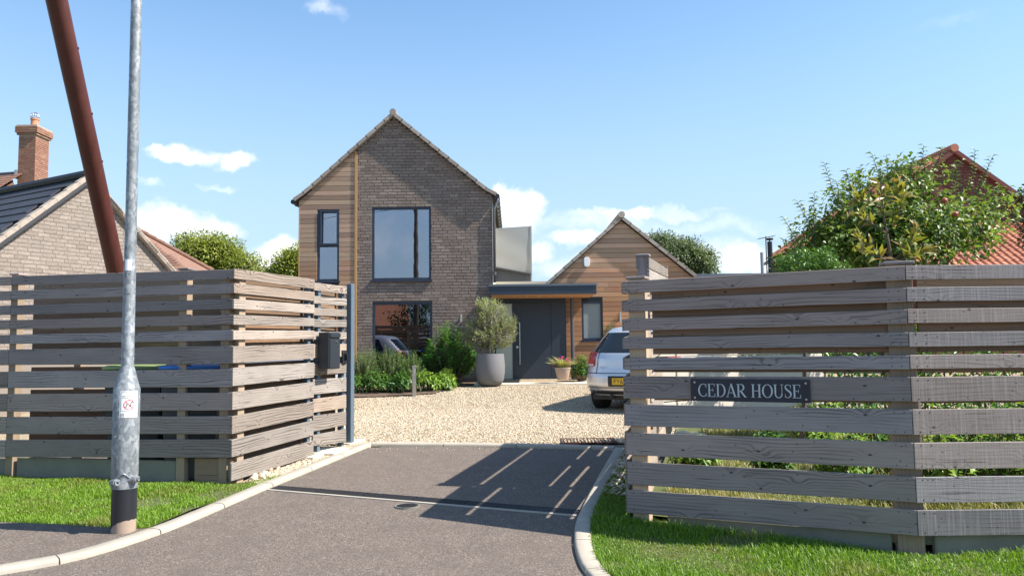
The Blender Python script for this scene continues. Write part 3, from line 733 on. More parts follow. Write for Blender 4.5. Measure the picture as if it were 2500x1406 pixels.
def clad(parent, Y, lo, hi, zb, zt, pitch, excl, mat, gap=.009, seed=2, th=.022):
    r = random.Random(seed); n = int(math.ceil((zt - zb) / pitch))
    for i in range(n):
        z0 = zb + i * pitch + gap / 2; z1 = min(zb + (i + 1) * pitch - gap / 2, zt)
        if z1 - z0 < .02: continue
        a0, b0, a1, b1 = lo(z0), hi(z0), lo(z1), hi(z1)
        if b0 - a0 < .03: continue
        if b1 - a1 < .02: a1 = b1 = (a1 + b1) / 2; a1 -= .01; b1 += .01
        ivs = intervals(a0, b0, z0, z1, excl)
        # a long run is made of two lengths butted together
        out = []
        for (s, e) in ivs:
            if e - s > 2.6:
                m = s + (e - s) * r.uniform(.35, .65); out += [(s, m - .0015), (m + .0015, e)]
            else: out.append((s, e))
        for (s, e) in out:
            sl = a1 if abs(s - a0) < 1e-6 else s; el = b1 if abs(e - b0) < 1e-6 else e
            pr = r.uniform(0, .003)
            V = [(s, Y - pr, z0), (e, Y - pr, z0), (el, Y - pr - .004, z1), (sl, Y - pr - .004, z1), (s, Y + th, z0), (e, Y + th, z0), (el, Y + th, z1), (sl, Y + th, z1)]
            F = [(0, 1, 2, 3), (5, 4, 7, 6), (4, 0, 3, 7), (1, 5, 6, 2), (3, 2, 6, 7), (4, 5, 1, 0)]
            add('cladding_board', V, F, mat, parent, np.array([(s + e) / 2, Y, (z0 + z1) / 2]))

def window(parent, x0, x1, z0, z1, Y, glass, frame=.055, rec=.035, bars=(), depth=.08, sill=True, name='window'):
    """frame, panes; bars: list of z for transoms"""
    mb = MB()
    mb.box(x0, x0 + frame, Y + rec - .02, Y + rec + depth, z0, z1); mb.box(x1 - frame, x1, Y + rec - .02, Y + rec + depth, z0, z1)
    mb.box(x0 + frame, x1 - frame, Y + rec - .02, Y + rec + depth, z1 - frame, z1); mb.box(x0 + frame, x1 - frame, Y + rec - .02, Y + rec + depth, z0, z0 + frame)
    for b in bars: mb.box(x0 + frame, x1 - frame, Y + rec - .018, Y + rec + depth, b - frame * .5, b + frame * .5)
    w = mb.build(name, M['frame'], parent)
    zs = [z0 + frame] + [b for b in bars] + [z1 - frame]
    for a, b in zip(zs[:-1], zs[1:]):
        g = MB().box(x0 + frame - .005, x1 - frame + .005, Y + rec + .022, Y + rec + .034, a - .005 + (frame * .5 if a != zs[0] else 0), b + .005 - (frame * .5 if b != zs[-1] else 0)); g.build('pane', glass, w)
    if sill: MB().box(x0 - .03, x1 + .03, Y - .045, Y + rec - .022, z0 - .045, z0 - .004).build('sill', M['frame'], w)
    return w

# ================================================================ THE HOUSE
Y0 = 19.0
def hx(u, v=600, Y=Y0): return at(u, v, Y)[0]
def hz(u, v, Y=Y0): return at(u, v, Y)[2]
ZF = .66
house = root('house', (hx(960), Y0, ZF), 'modern brick and cedar gabled house behind the gravel yard', 'house')
xl, xr, xb = hx(731, 600), hx(1203, 600), hx(869, 600)
apx, apz = hx(961, 300), hz(961, 283)
vL = [(hx(961, 277), hz(961, 277)), (hx(747, 468), hz(747, 468)), (hx(719, 488), hz(719, 488))]
vR = [(hx(961, 277), hz(961, 277)), (hx(1188, 461), hz(1188, 461)), (hx(1213, 474), hz(1213, 474))]
def roofz(x, poly):
    xs = [p[0] for p in poly]; zs = [p[1] for p in poly]
    if xs[0] > xs[-1]: xs, zs = xs[::-1], zs[::-1]
    return float(np.interp(x, xs, zs))
DROP = .10
def gx_lo(z):                      # left bound of the gable at height z
    zs = [p[1] - DROP for p in vL]; xs = [p[0] for p in vL]
    return max(xl, float(np.interp(z, zs[::-1], xs[::-1])))
def gx_hi(z):
    zs = [p[1] - DROP for p in vR]; xs = [p[0] for p in vR]
    return min(xr, float(np.interp(z, zs[::-1], xs[::-1])))
W_up = (hx(908, 590), hx(1052, 590), hz(980, 683), hz(980, 506))
W_dn = (hx(909, 820), hx(1055, 820), hz(980, 905), hz(980, 738))
W_nar = (hx(774, 600), hx(828, 600), hz(800, 686), hz(800, 511))
YB = 25.0
# backing wall with openings: pieces round the windows (mortar for brick, dark membrane for cedar)
def wall_with_holes(name, mat, parent, x0, x1, z0, z1, holes, Y, th, top=None):
    mb = MB(); xs = sorted({x0, x1, *[v for hh in holes for v in hh[:2] if x0 < v < x1]})
    for a, b in zip(xs[:-1], xs[1:]):
        m = (a + b) / 2; zz = [z0]
        hs = sorted([hh for hh in holes if hh[0] < m < hh[1]], key=lambda q: q[2])
        segs = []; cur = z0
        for hh in hs: segs.append((cur, hh[2])); cur = hh[3]
        for (c, d) in segs: mb.box(a, b, Y, Y + th, c, d)
        if top is None: mb.box(a, b, Y, Y + th, cur, z1)
        else:
            n = max(1, int((b - a) / .25))
            for k in range(n):
                p, q = a + (b - a) * k / n, a + (b - a) * (k + 1) / n
                mb.prism([(p, Y, cur), (q, Y, cur), (q, Y, top(q)), (p, Y, top(p))], (0, th, 0))
    return mb.build(name, mat, parent)
def gtop(x): return (roofz(x, vL) if x < apx else roofz(x, vR)) - DROP
bw = wall_with_holes('brick_wall', M['mortar_house'], house, xb + .03, xr - .008, ZF - .4, 9, [W_up, W_dn], Y0 + .006, .28, gtop)
brick_wall(bw, (0, Y0, 0), (1, 0), (0, -1), lambda z: max(xb + .035, gx_lo(z)), gx_hi, ZF, apz - .02, [W_up, W_dn], M['brick_house'], score=lambda s, z: z, seed=4)
cw = wall_with_holes('cedar_wall', M['dark_plastic'], house, xl, xb + .028, ZF - .4, 9, [W_nar], Y0 + .02, .28, gtop)
clad(cw, Y0 - .006, lambda z: max(xl, gx_lo(z)), lambda z: xb - .03, ZF - .1, gtop(xb) - .0, .117, [W_nar], M['clad'], seed=5)
MB().box(xb - .028, xb + .030, Y0 - .03, Y0 + .02, ZF, gtop(xb) - .03).build('batten', M['batten'], cw)
MB().box(xl - .018, xl + .002, Y0 - .018, Y0 + .3, ZF, gtop(xl) - .03).build('corner_trim', M['batten'], cw)
wu = window(house, *W_up, Y0, M['glass'], .05)
wd = window(house, *W_dn, Y0, M['glass_dark'], .055)
wn = window(house, *W_nar, Y0, M['glass'], .05, bars=[hz(800, 600)])
# opening sash of the narrow window, standing slightly proud
x0, x1, z0, z1 = W_nar; zb_ = hz(800, 600)
mb = MB(); a, b, c, d = x0 + .075, x1 - .012, zb_ + .01, z1 - .03
mb.box(a, a + .045, Y0 - .035, Y0 + .02, c, d); mb.box(b - .045, b, Y0 - .035, Y0 + .02, c, d); mb.box(a + .045, b - .045, Y0 - .035, Y0 + .02, d - .045, d); mb.box(a + .045, b - .045, Y0 - .035, Y0 + .02, c, c + .045)
mb.build('opening_sash', M['frame'], wn)
# rooms behind the windows
def room(x0, x1, z0, z1, name='room'):
    mb = MB(); y0, y1 = Y0 + .3, Y0 + 3.2
    for V in ([(x0, y0, z0), (x1, y0, z0), (x1, y1, z0), (x0, y1, z0)], [(x0, y0, z1), (x0, y1, z1), (x1, y1, z1), (x1, y0, z1)], [(x0, y0, z0), (x0, y1, z0), (x0, y1, z1), (x0, y0, z1)],
              [(x1, y0, z0), (x1, y0, z1), (x1, y1, z1), (x1, y1, z0)], [(x0, y1, z0), (x1, y1, z0), (x1, y1, z1), (x0, y1, z1)]): mb.add(V, [(0, 1, 2, 3)])
    return mb.build(name, M['interior'], house)
room(xl + .2, xr - .2, ZF + .02, ZF + 2.35); room(xl + .2, xr - .2, ZF + 2.5, ZF + 4.6)
def curtain(x0, x1, z0, z1, y, parent, wav=.05, amp=.025):
    n = int((x1 - x0) / .012); V = []; F = []
    for i in range(n + 1):
        x = x0 + (x1 - x0) * i / n; yy = y + amp * math.sin(x / wav * 6.28) + amp * .6 * math.sin(x / wav * 2.7)
        V += [(x, yy, z0), (x, yy, z1)]
    for i in range(n): F.append((2 * i, 2 * i + 2, 2 * i + 3, 2 * i + 1))
    add('curtain', V, F, M['curtain'], parent, smooth=True)
curtain(W_up[0] + .05, W_up[0] + .98, W_up[2] + .05, W_up[3] - .02, Y0 + .42, wu, .13)
curtain(W_up[1] - .32, W_up[1] - .05, W_up[2] + .05, W_up[3] - .02, Y0 + .42, wu, .10)
curtain(W_nar[0] + .06, W_nar[1] - .05, W_nar[2] + .05, W_nar[3] - .05, Y0 + .42, wn, .12)
curtain(W_dn[0] + .75, W_dn[0] + 1.0, W_dn[2] + .05, W_dn[3] - .02, Y0 + .6, wd, .10)
# roof: two slopes, verge tiles each laid on the next
def roof_slope(name, poly, yf, yb, parent, mat, th=.10):
    mb = MB()
    for (xa, za), (xc, zc) in zip(poly[:-1], poly[1:]):
        mb.prism([(xa, yf, za), (xc, yf, zc), (xc, yf, zc - th), (xa, yf, za - th)], (0, yb - yf, 0))
    return mb.build(name, mat, parent)
for nm, poly in (('roof_slope', vL), ('roof_slope', vR)):
    rs = roof_slope(nm, poly, Y0 - .10, YB, house, M['tile_dark'], .09)
    pts = [np.array(p) for p in poly]; L = [0]
    for a, b in zip(pts[:-1], pts[1:]): L.append(L[-1] + np.linalg.norm(b - a))
    def pp(s): return np.array([np.interp(s, L, [p[0] for p in pts]), np.interp(s, L, [p[1] for p in pts])])
    n = int(L[-1] / .29)
    for k in range(n):
        s0, s1 = L[-1] * k / n, L[-1] * (k + 1) / n + .02; a, b = pp(s0), pp(min(s1, L[-1])); t = nrm(b - a); nn = np.array([-t[1], t[0]]); nn = nn if nn[1] > 0 else -nn
        a2, b2 = a + nn * .004, b + nn * .018; c2, d2 = b - nn * .068, a - nn * .070
        MB().prism([(a2[0], Y0 - .135, a2[1]), (b2[0], Y0 - .135, b2[1]), (c2[0], Y0 - .135, c2[1]), (d2[0], Y0 - .135, d2[1])], (0, .2, 0)).build('verge_tile', M['verge'], rs)
rt = MB(); rt.tube([(apx, Y0 - .145, apz + .055), (apx, YB, apz + .055)], .085, 10); rt.build('ridge_tile', M['verge'], house)
# side walls, back, eaves gutters
MB().box(xr - .26, xr - .004, Y0 + .3, YB, ZF - .4, gtop(xr - .1)).build('side_wall', M['cream_wall'], house)
MB().box(xl + .004, xl + .26, Y0 + .3, YB, ZF - .4, gtop(xl + .1)).build('side_wall', M['cream_wall'], house)
MB().prism([(xl, YB - .3, ZF - .4), (xr, YB - .3, ZF - .4), (xr, YB - .3, gtop(xr)), (apx, YB - .3, apz - .2), (xl, YB - .3, gtop(xl))], (0, .28, 0)).build('rear_wall', M['cream_wall'], house)
def gutter(x, z, y0, y1, parent, sgn):
    mb = MB(); n = 8; R = .058; V = []; F = []
    for y in (y0, y1):
        for k in range(n + 1):
            a = math.pi * k / n; V.append((x - R * math.cos(a), y, z - R * math.sin(a)))
        for k in range(n + 1):
            a = math.pi * (n - k) / n; V.append((x - (R - .006) * math.cos(a), y, z - (R - .006) * math.sin(a)))
    m = 2 * (n + 1)
    for k in range(m): F.append((k, (k + 1) % m, m + (k + 1) % m, m + k))
    F.append(tuple(range(m))); F.append(tuple(range(2 * m - 1, m - 1, -1)))
    o = add('gutter', V, F, M['gutter'], parent); b = MB()
    for y in np.arange(y0 + .3, y1, .62): b.tube([(x, y, z - .008), (x, y + .04, z - .008)], .066, 10)
    b.build('gutter_bracket', M['gutter'], o); MB().tube([(x, y0 - .01, z - .012), (x, y0 + .006, z - .012)], .062, 12).build('gutter_end', M['black'], o); return o
gutter(vR[-1][0] + .01, vR[-1][1] - .055, Y0 - .08, YB, house, 1); gutter(vL[-1][0] - .01, vL[-1][1] - .055, Y0 - .08, YB, house, -1)
px = hx(1205, 600); dz = vR[-1][1] - .1
mb = MB(); mb.tube([(vR[-1][0] + .01, Y0 + .02, dz), (vR[-1][0] + .01, Y0 + .02, dz - .06), (px + .02, Y0 - .04, dz - .28), (px + .02, Y0 - .04, hz(1205, 690))], .036, 10)
dp = mb.build('downpipe', M['gutter'], house, smooth=True)
mb = MB(); mb.tube([(px + .02, Y0 - .04, hz(1205, 672)), (px + .02, Y0 - .04, hz(1205, 664))], .045, 10); mb.build('pipe_clip', M['gutter'], dp)
# wall lights
def wall_light(x, z0, z1, Y, parent):
    w = MB(); w.tube([(x, Y - .06, z0), (x, Y - .06, z1)], .032, 12); o = w.build('wall_light', M['steel'], parent, smooth=False); smooth_by_angle(o)
    MB().box(x - .02, x + .02, Y - .04, Y + .006, (z0 + z1) / 2 - .03, (z0 + z1) / 2 + .03).build('bracket', M['steel'], o)
wall_light(hx(1126, 775), hz(1126, 786), hz(1126, 768), Y0, house)

# ---- entrance link: canopy, door, sidelight
YD = 19.0; YC = 17.72
xc0, xc1 = at(1195, 705, YC)[0], at(1456, 705, YC)[0]; zc1, zc0 = at(1330, 693, YC)[2], at(1330, 718, YC)[2]
cp = MB().box(xc0, xc1, YC, YD + 1.6, zc0, zc1 - .05).build('canopy', M['navy'], house)
MB().box(xc0 - .015, xc1 + .015, YC - .02, YD + 1.6, zc1 - .05 + .002, zc1).build('canopy_trim', M['navy_lt'], cp)
mb = MB(); nb = 9
for k in range(nb):
    a = YC + .03 + (YD - YC - .03) * k / nb; b = YC + .03 + (YD - YC - .03) * (k + 1) / nb - .006; 
    MB().box(xc0 + .03, xc1 - .03, a, b, zc0 - .018, zc0 - .002).build('soffit_board', M['soffit'], cp)
for u in (1257, 1287, 1316, 1394):
    p = at(u, 722, YC + .55); MB().lathe((p[0], YC + .5, zc0 - .026), [(.001, 0), (.035, 0), (.04, .006), (.04, .012)], 12).build('downlight', M['steel'], cp)
xd0, xd1 = hx(1213, 830, YD), hx(1381, 830, YD)
zdt = zc0 + .02
lw = MB().box(xd0 - .35, xd1 + .02, YD + .06, YD + .2, ZF - .3, zdt).build('entrance_wall', M['navy'], house)
xs1, xdl, xdr = hx(1253, 830), hx(1256, 830), hx(1346, 830)
zdoor = hz(1300, 738)
MB().box(xd0 - .3, xd1, YD + .015, YD + .06, zdoor + .004, zdt).build('fascia_panel', M['navy'], lw)
MB().box(xdr + .006, xd1, YD + .01, YD + .06, ZF, zdoor).build('side_panel', M['navy'], lw)
dr = MB().box(xdl, xdr, YD + .012, YD + .06, ZF + .02, zdoor).build('door', M['navy'], house); bevel(dr, .004)
MB().box(xdl + .16, xdl + .164, YD + .0095, YD + .0115, ZF + .04, zdoor - .02).build('door_groove', M['black'], dr)
xh = hx(1269, 840)
mb = MB(); mb.tube([(xh, YD - .05, hz(1269, 890)), (xh, YD - .05, hz(1269, 788))], .014, 10); mb.tube([(xh, YD + .012, hz(1269, 880)), (xh, YD - .05, hz(1269, 880))], .01, 8); mb.tube([(xh, YD + .012, hz(1269, 798)), (xh, YD - .05, hz(1269, 798))], .01, 8)
smooth_by_angle(mb.build('handle', M['steel'], dr)); kx = hx(1263, 846)
mb = MB(); mb.tube([(kx, YD + .012, hz(1263, 847)), (kx, YD - .012, hz(1263, 847))], .03, 14); smooth_by_angle(mb.build('lock', M['steel'], dr))
MB().box(xdl - .02, xdr + .02, YD - .05, YD + .01, ZF - .02, ZF + .016).build('threshold', M['steel'], house)
sg = MB().box(xd0 - .02, xs1 - .02, YD + .02, YD + .05, ZF + .03, zdoor - .03).build('sidelight', M['frosted_green'], house)
mb = MB(); mb.box(xs1 - .02, xdl - .002, YD + .005, YD + .06, ZF, zdoor); mb.build('sidelight_frame', M['frame'], sg)

# ---- cedar clad gable wing
YG = 19.45
gL = [(at(1516, 529, YG)[0], at(1516, 529, YG)[2]), (at(1335, 690, YG)[0], at(1335, 690, YG)[2])]
gR = [gL[0], (at(1697, 672, YG)[0], at(1697, 672, YG)[2])]
gxl, gxr = gL[1][0] + .06, gR[1][0] - .06
def g_lo(z): return max(gxl, float(np.interp(z, [gL[1][1] - .11, gL[0][1] - .11], [gL[1][0], gL[0][0]])))
def g_hi(z): return min(gxr, float(np.interp(z, [gR[1][1] - .11, gR[0][1] - .11], [gR[1][0], gR[0][0]])))
W_g = (at(1420, 780, YG)[0], at(1472, 780, YG)[0], at(1446, 830, YG)[2], at(1446, 736, YG)[2])
def gt2(x): return (np.interp(x, [gL[1][0], gL[0][0]], [gL[1][1], gL[0][1]]) if x < gL[0][0] else np.interp(x, [gR[0][0], gR[1][0]], [gR[0][1], gR[1][1]])) - .11
gw = wall_with_holes('cedar_gable_wall', M['dark_plastic'], house, gxl, gxr, ZF - .4, 9, [W_g], YG + .02, .2, gt2)
clad(gw, YG - .006, g_lo, g_hi, ZF - .05, gL[0][1] - .12, .122, [W_g], M['clad'], seed=9)
wg = window(house, *W_g, YG, M['frosted'], .05)
for poly in (gL, gR):
    rs = roof_slope('wing_roof', poly, YG - .10, YG + 6, house, M['tile_dark'], .09)
    a0, b0 = np.array(poly[0]), np.array(poly[1]); Ls = np.linalg.norm(b0 - a0); t = (b0 - a0) / Ls; nn = np.array([-t[1], t[0]]); nn = nn if nn[1] > 0 else -nn; n = int(Ls / .27)
    for k in range(n):
        a, b = a0 + t * Ls * k / n, a0 + t * (Ls * (k + 1) / n + .015)
        a2, b2, c2, d2 = a + nn * .004, b + nn * .018, b - nn * .064, a - nn * .066
        MB().prism([(a2[0], YG - .135, a2[1]), (b2[0], YG - .135, b2[1]), (c2[0], YG - .135, c2[1]), (d2[0], YG - .135, d2[1])], (0, .2, 0)).build('verge_tile', M['verge'], rs)
MB().tube([(gL[0][0], YG - .15, gL[0][1] + .03), (gL[0][0], YG + 6, gL[0][1] + .03)], .085, 10).build('ridge_tile', M['verge'], house)
MB().box(gxl + .004, gxl + .2, YG + .22, YG + 6, ZF - .4, gt2(gxl + .1)).build('side_wall', M['cream_wall'], house)
MB().box(gxr - .2, gxr - .004, YG + .22, YG + 6, ZF - .4, gt2(gxr - .1)).build('side_wall', M['cream_wall'], house)
wall_light(at(1513, 775, YG)[0], at(1513, 786, YG)[2], at(1513, 764, YG)[2], YG, house)
xp = at(1396, 800, YG - .3)[0]
mb = MB(); mb.tube([(xp, YG - .45, ZF), (xp, YG - .45, zc0 - .01)], .045, 12); smooth_by_angle(mb.build('canopy_downpipe', M['gutter'], house))
# alarm box
p = at(1432, 640, YG); mb = MB(); V = []; nseg = 20; prof = []
for k in range(nseg):
    a = 2 * math.pi * k / nseg; cx, cz = .045 * np.sign(math.cos(a)) * 0, .045 * np.sign(math.sin(a)); prof.append((p[0] + .075 * math.cos(a), YG - .012, p[2] + .065 * np.sign(math.sin(a)) * (abs(math.sin(a)) > .05) + .06 * math.sin(a)))
ab = MB(); ab.prism(prof, (0, -.075, 0)); al = ab.build('alarm_box', M['white_plastic'], house); bevel(al, .012, 2)
# grey screen and glass balustrade on the link roof
Ys = 22.5
def P3d(u, v, Y=Ys): return at(u, v, Y)
bs = root('terrace_screen', (at(1260, 690, Ys)), 'tall grey fabric privacy screen between brick gable and cedar wing', 'screen')
q = [P3d(1205, 558), P3d(1296, 552), P3d(1299, 670), P3d(1205, 655)]
mb = MB(); n = 10; V = []; F = []
for i in range(n + 1):
    for j in range(n + 1):
        a, b = i / n, j / n; pt = (q[0] * (1 - a) + q[1] * a) * (1 - b) + (q[3] * (1 - a) + q[2] * a) * b; pt = pt + np.array([0, .006 * math.sin(5 * a + 3 * b) + .004 * math.sin(11 * b - 4 * a), 0]); V.append(pt)
for i in range(n):
    for j in range(n): F.append((i * (n + 1) + j, (i + 1) * (n + 1) + j, (i + 1) * (n + 1) + j + 1, i * (n + 1) + j + 1))
add('screen_panel', V, F, M['grey_fabric'], bs, smooth=True)
a, b = P3d(1205, 654), P3d(1296, 671); mb = MB(); mb.tube([a + [0, -.06, 0], b + [0, -.06, 0]], .035, 8); mb.build('rail', M['black'], bs)
mb = MB(); mb.prism([P3d(1205, 648, Ys + .06), P3d(1299, 664, Ys + .06), P3d(1299, 698, Ys + .06), P3d(1205, 698, Ys + .06)], (0, .03, 0)); mb.build('lower_panel', M['dark_fabric'], bs)
mb = MB(); mb.box(q[1][0] - .02, q[1][0] + .02, Ys - .02, Ys + .03, P3d(1298, 700)[2] - .3, q[1][2]); mb.build('screen_post', M['grey_fabric'], bs)
MB().box(xr + .02, gxl, YD + 1.62, 24.5, ZF - .4, at(1260, 697, 22)[2]).build('link_wall', M['cream_wall'], house)
# flat roofed garage to the right
gx0, gx1 = at(1640, 670, 22)[0], at(1900, 670, 22)[0]; gz1 = at(1760, 668, 22)[2]
ga = root('garage', ((gx0 + gx1) / 2, 22, ZF), 'low flat roofed annexe with blue grey fascia right of cedar gable', 'building')
MB().box(gx0, gx1, 22.12, 26, ZF - .4, gz1 - .12).build('wall', M['cream_wall'], ga); MB().box(gx0 - .1, gx1 + .1, 22, 26.1, gz1 - .118, gz1).build('fascia', M['navy_lt'], ga)

# paving at the door
pv = bpy.data.objects.new('porch_paving', None); link(pv, None, (0, 17.6, ZF - .05)); tag(pv, kind='structure')
zp = ZF - .02; ya, yb_ = 17.42, 18.96
xs = np.arange(at(1175, 935, 17.5)[0], at(1440, 935, 17.5)[0], .42)
for i, x in enumerate(xs):
    for (y0, y1) in ((ya, ya + .62), (ya + .625, ya + 1.2), (ya + 1.205, yb_)):
        o = MB().box(x, x + .415, y0, y1, zp - .07, zp + .0015 * ((i * 7) % 3)).build('paving_slab', M['slab'], pv)

# ================================================================ LEFT NEIGHBOUR: buff brick gable
nb = root('buff_outbuilding', (-8.2, 15, .3), 'pale buff brick gable with dark tiled roof behind left fence', 'building')
A = at(212, 440, 15.); gd = np.array([.5, .866]); gn = np.array([.866, -.5])     # along the gable, outward
apn = A[2]; sl_ = .90
def nlo(z): return -(apn - z) / sl_
def nhi(z): return (apn - z) / sl_
def gp(s, z, out=0.): return np.array([A[0] + gd[0] * s + gn[0] * out, A[1] + gd[1] * s + gn[1] * out, z])
zbN = .2
hwN = 2.55
mb = MB(); mb.prism([gp(-hwN, zbN, -.005), gp(hwN, zbN, -.005), gp(hwN, apn - hwN * sl_, -.005), gp(0, apn, -.005), gp(-hwN, apn - hwN * sl_, -.005)], np.array([-gn[0], -gn[1], 0]) * .25)
nw = mb.build('gable_wall', M['mortar_buff'], nb); fix_normals(nw)
brick_wall(nw, A * [1, 1, 0], gd, gn, lambda z: max(-hwN, nlo(z)), lambda z: min(hwN, nhi(z)), 1.5, apn - .03, [], M['brick_buff'], seed=12, score=lambda s, z: z if (s > -1.75) else -9)
# dark roof slope (faces the road side), tiles laid in courses
back = np.array([-.866, .5, 0]); dn = np.array([-gd[0], -gd[1], -sl_]); dn = dn / np.linalg.norm(dn); un_ = nrm(np.cross(dn, back)); un_ = un_ if un_[2] > 0 else -un_
rl = 3.5; org = gp(0, apn + .10, .12)
mb = MB(); mb.prism([org - un_ * .06, org + dn * rl - un_ * .06, org + dn * rl + back * 6 - un_ * .06, org + back * 6 - un_ * .06], -un_ * .06); rsn = mb.build('roof_slope', M['tile_dark'], nb); fix_normals(rsn)
tm = npmesh('roof_tile', [(x, y, z) for x in (0, 1) for y in (0, 1) for z in (0, 1)], BOXF); tm.materials.append(M['tile_dark'])
g_ = .29; wt = .33; cnt = 0; rot_ = Matrix(((back[0], dn[0], un_[0]), (back[1], dn[1], un_[1]), (back[2], dn[2], un_[2])))
tilt = Matrix.Rotation(R_(3.5), 3, 'X')
if rot_.determinant() < 0: rot_ = Matrix(((-back[0], dn[0], un_[0]), (-back[1], dn[1], un_[1]), (-back[2], dn[2], un_[2])))
for r_i in range(11):
    for c_i in range(14):
        o = org + dn * (r_i * g_) + back * (.03 + (c_i + 1) * wt + (r_i % 2) * .5 * wt) + un_ * (-.052)
        cnt += 1; inst('roof_tile', tm, o, rsn, rot_ @ tilt, (wt - .006, g_ + .06, .026))
dn2 = np.array([gd[0], gd[1], -sl_]); dn2 = dn2 / np.linalg.norm(dn2); un2 = nrm(np.cross(back, dn2)); un2 = un2 if un2[2] > 0 else -un2
mb = MB(); mb.prism([org, org + dn2 * rl, org + dn2 * rl + back * 6, org + back * 6], -un2 * .06); o = mb.build('roof_slope', M['tile_dark'], nb); fix_normals(o)
for sgn, dd, uu in ((-1, dn, un_), (1, dn2, un2)):
    n = 12
    for k in range(n):
        p0 = org + dd * (rl * k / n); p1 = org + dd * (rl * (k + 1) / n + .01)
        V = [p0 + uu * .014, p1 + uu * .026, p1 - uu * .062, p0 - uu * .062]
        o = MB().prism(V, np.array([-gn[0], -gn[1], 0]) * .14).build('verge_tile', M['verge_buff'], nb); fix_normals(o)
mb = MB(); mb.tube([org + [0, 0, .02], org + back * 6 + [0, 0, .02]], .085, 8); mb.build('ridge_tile', M['tile_dark'], nb)

# ---- hipped brown roof behind it, chimney house further back
def tiled_plane(parent, o, ax, dnv, w, l, wt, g_, mat, edge=None, kind='flat', indiv=300, seed=1, name='roof_tile', score=None):
    ax = nrm(ax); dnv = nrm(dnv); up = nrm(np.cross(ax, dnv)); r = random.Random(seed); T = []; o = np.array(o, float)
    if up[2] < 0: o = o + ax * w; ax = -ax; up = -up; edge_, score_ = edge, score; edge = (lambda s, t: edge_(w - s, t)) if edge_ else None; score = (lambda s, t: score_(w - s, t)) if score_ else None
    for i in range(int(l / g_)):
        for j in range(int(w / wt)):
            s, t = j * wt, i * g_
            if edge is None or edge(s + wt / 2, t + g_ / 2): T.append((s, t))
    if score: T.sort(key=lambda q: -score(*q))
    if kind == 'pan':
        pr = [(0, .0), (.16, -.012), (.36, -.014), (.52, .0), (.66, .026), (.82, .036), (.94, .02), (1.02, .0)]; V = []; F = []
        for (x, z) in pr:
            V += [(x, 0, z / .1), (x, 1, z / .1 + .16)]
        for k in range(len(pr) - 1): F.append((2 * k, 2 * k + 2, 2 * k + 3, 2 * k + 1))
        me = npmesh(name, V, F); zsc = .1
    else:
        me = npmesh(name, [(x, y, z + (.9 if y else 0)) for x in (0, 1) for y in (0, 1) for z in (0, 1)], BOXF); zsc = .018
    me.materials.append(mat); rm = Matrix(((ax[0], dnv[0], up[0]), (ax[1], dnv[1], up[1]), (ax[2], dnv[2], up[2]))); mb = MB()
    Vm = [v.co.copy() for v in me.vertices]; Fm = [tuple(p.vertices) for p in me.polygons]
    for k, (s, t) in enumerate(T):
        p = np.array(o) + ax * s + dnv * t; sy = g_ * 1.12; sx = wt * (1. if kind == 'pan' else .97)
        if k < indiv: inst(name, me, p, parent, rm, (sx, sy, zsc))
        else: mb.add([p + ax * v.x * sx + dnv * v.y * sy + up * v.z * zsc for v in Vm], Fm, r.random())
    if mb.V: tag(mb.build('tiling', mat, parent), kind='stuff')
hb = root('hipped_roof_house', (at(430, 660, 21.5) * [1, 1, 0] + [0, 0, .5]), 'brown tiled hipped roof rising behind the buff brick gable', 'building')
h0, h1 = at(300, 543, 21.5), at(520, 664, 21.5)
dnh = np.array([0.1, -.75, -.66]); 
mb = MB(); c0 = at(240, 700, 19.2); c1 = at(520, 700, 19.6); mb.add([h0, h1 + [.0, 0, 0], c1, c0], [(0, 1, 2, 3)]); hp = mb.build('roof_slope', M['tile_brown'], hb)
hd = nrm(h1 - h0)
def hedge(s, t):                       # keep tiles below the hip line
    x = s; return True
def tri_edge(s, t):
    # plane coords -> inside the quad h0,h1,c1,c0
    p = h0 + AXH * s + DNH * t; uvz = p[2]; hipz = h0[2] + (p[0] - h0[0]) * (h1[2] - h0[2]) / (h1[0] - h0[0]); return p[2] < hipz - .02 and p[0] < h1[0] + 1.0
AXH = nrm(np.array([1., .0, 0])); nH = nrm(np.cross(h1 - h0, c0 - h0)); DNH = nrm(np.cross(nH, AXH)); DNH = DNH if DNH[2] < 0 else -DNH
upH = nrm(np.cross(AXH, DNH)); upH = upH if upH[2] > 0 else -upH
tiled_plane(hp, h0 + upH * .02, AXH, DNH, 2.6, 2.6, .10, .115, M['tile_brown'], tri_edge, indiv=280, seed=3)
for k in range(11):
    a, b = h0 + (h1 - h0) * k / 11, h0 + (h1 - h0) * (k + 1.04) / 11; o = MB(); o.tube([a + upH * .04, b + upH * .05], [.055, .065], 8); o.build('hip_tile', M['tile_brown'], hb)
mb = MB(); mb.box(h0[0] - 1.5, h1[0] - .3, 19.9, 21.4, .3, c0[2] + .2); mb.build('wall', M['brick_red'], hb)

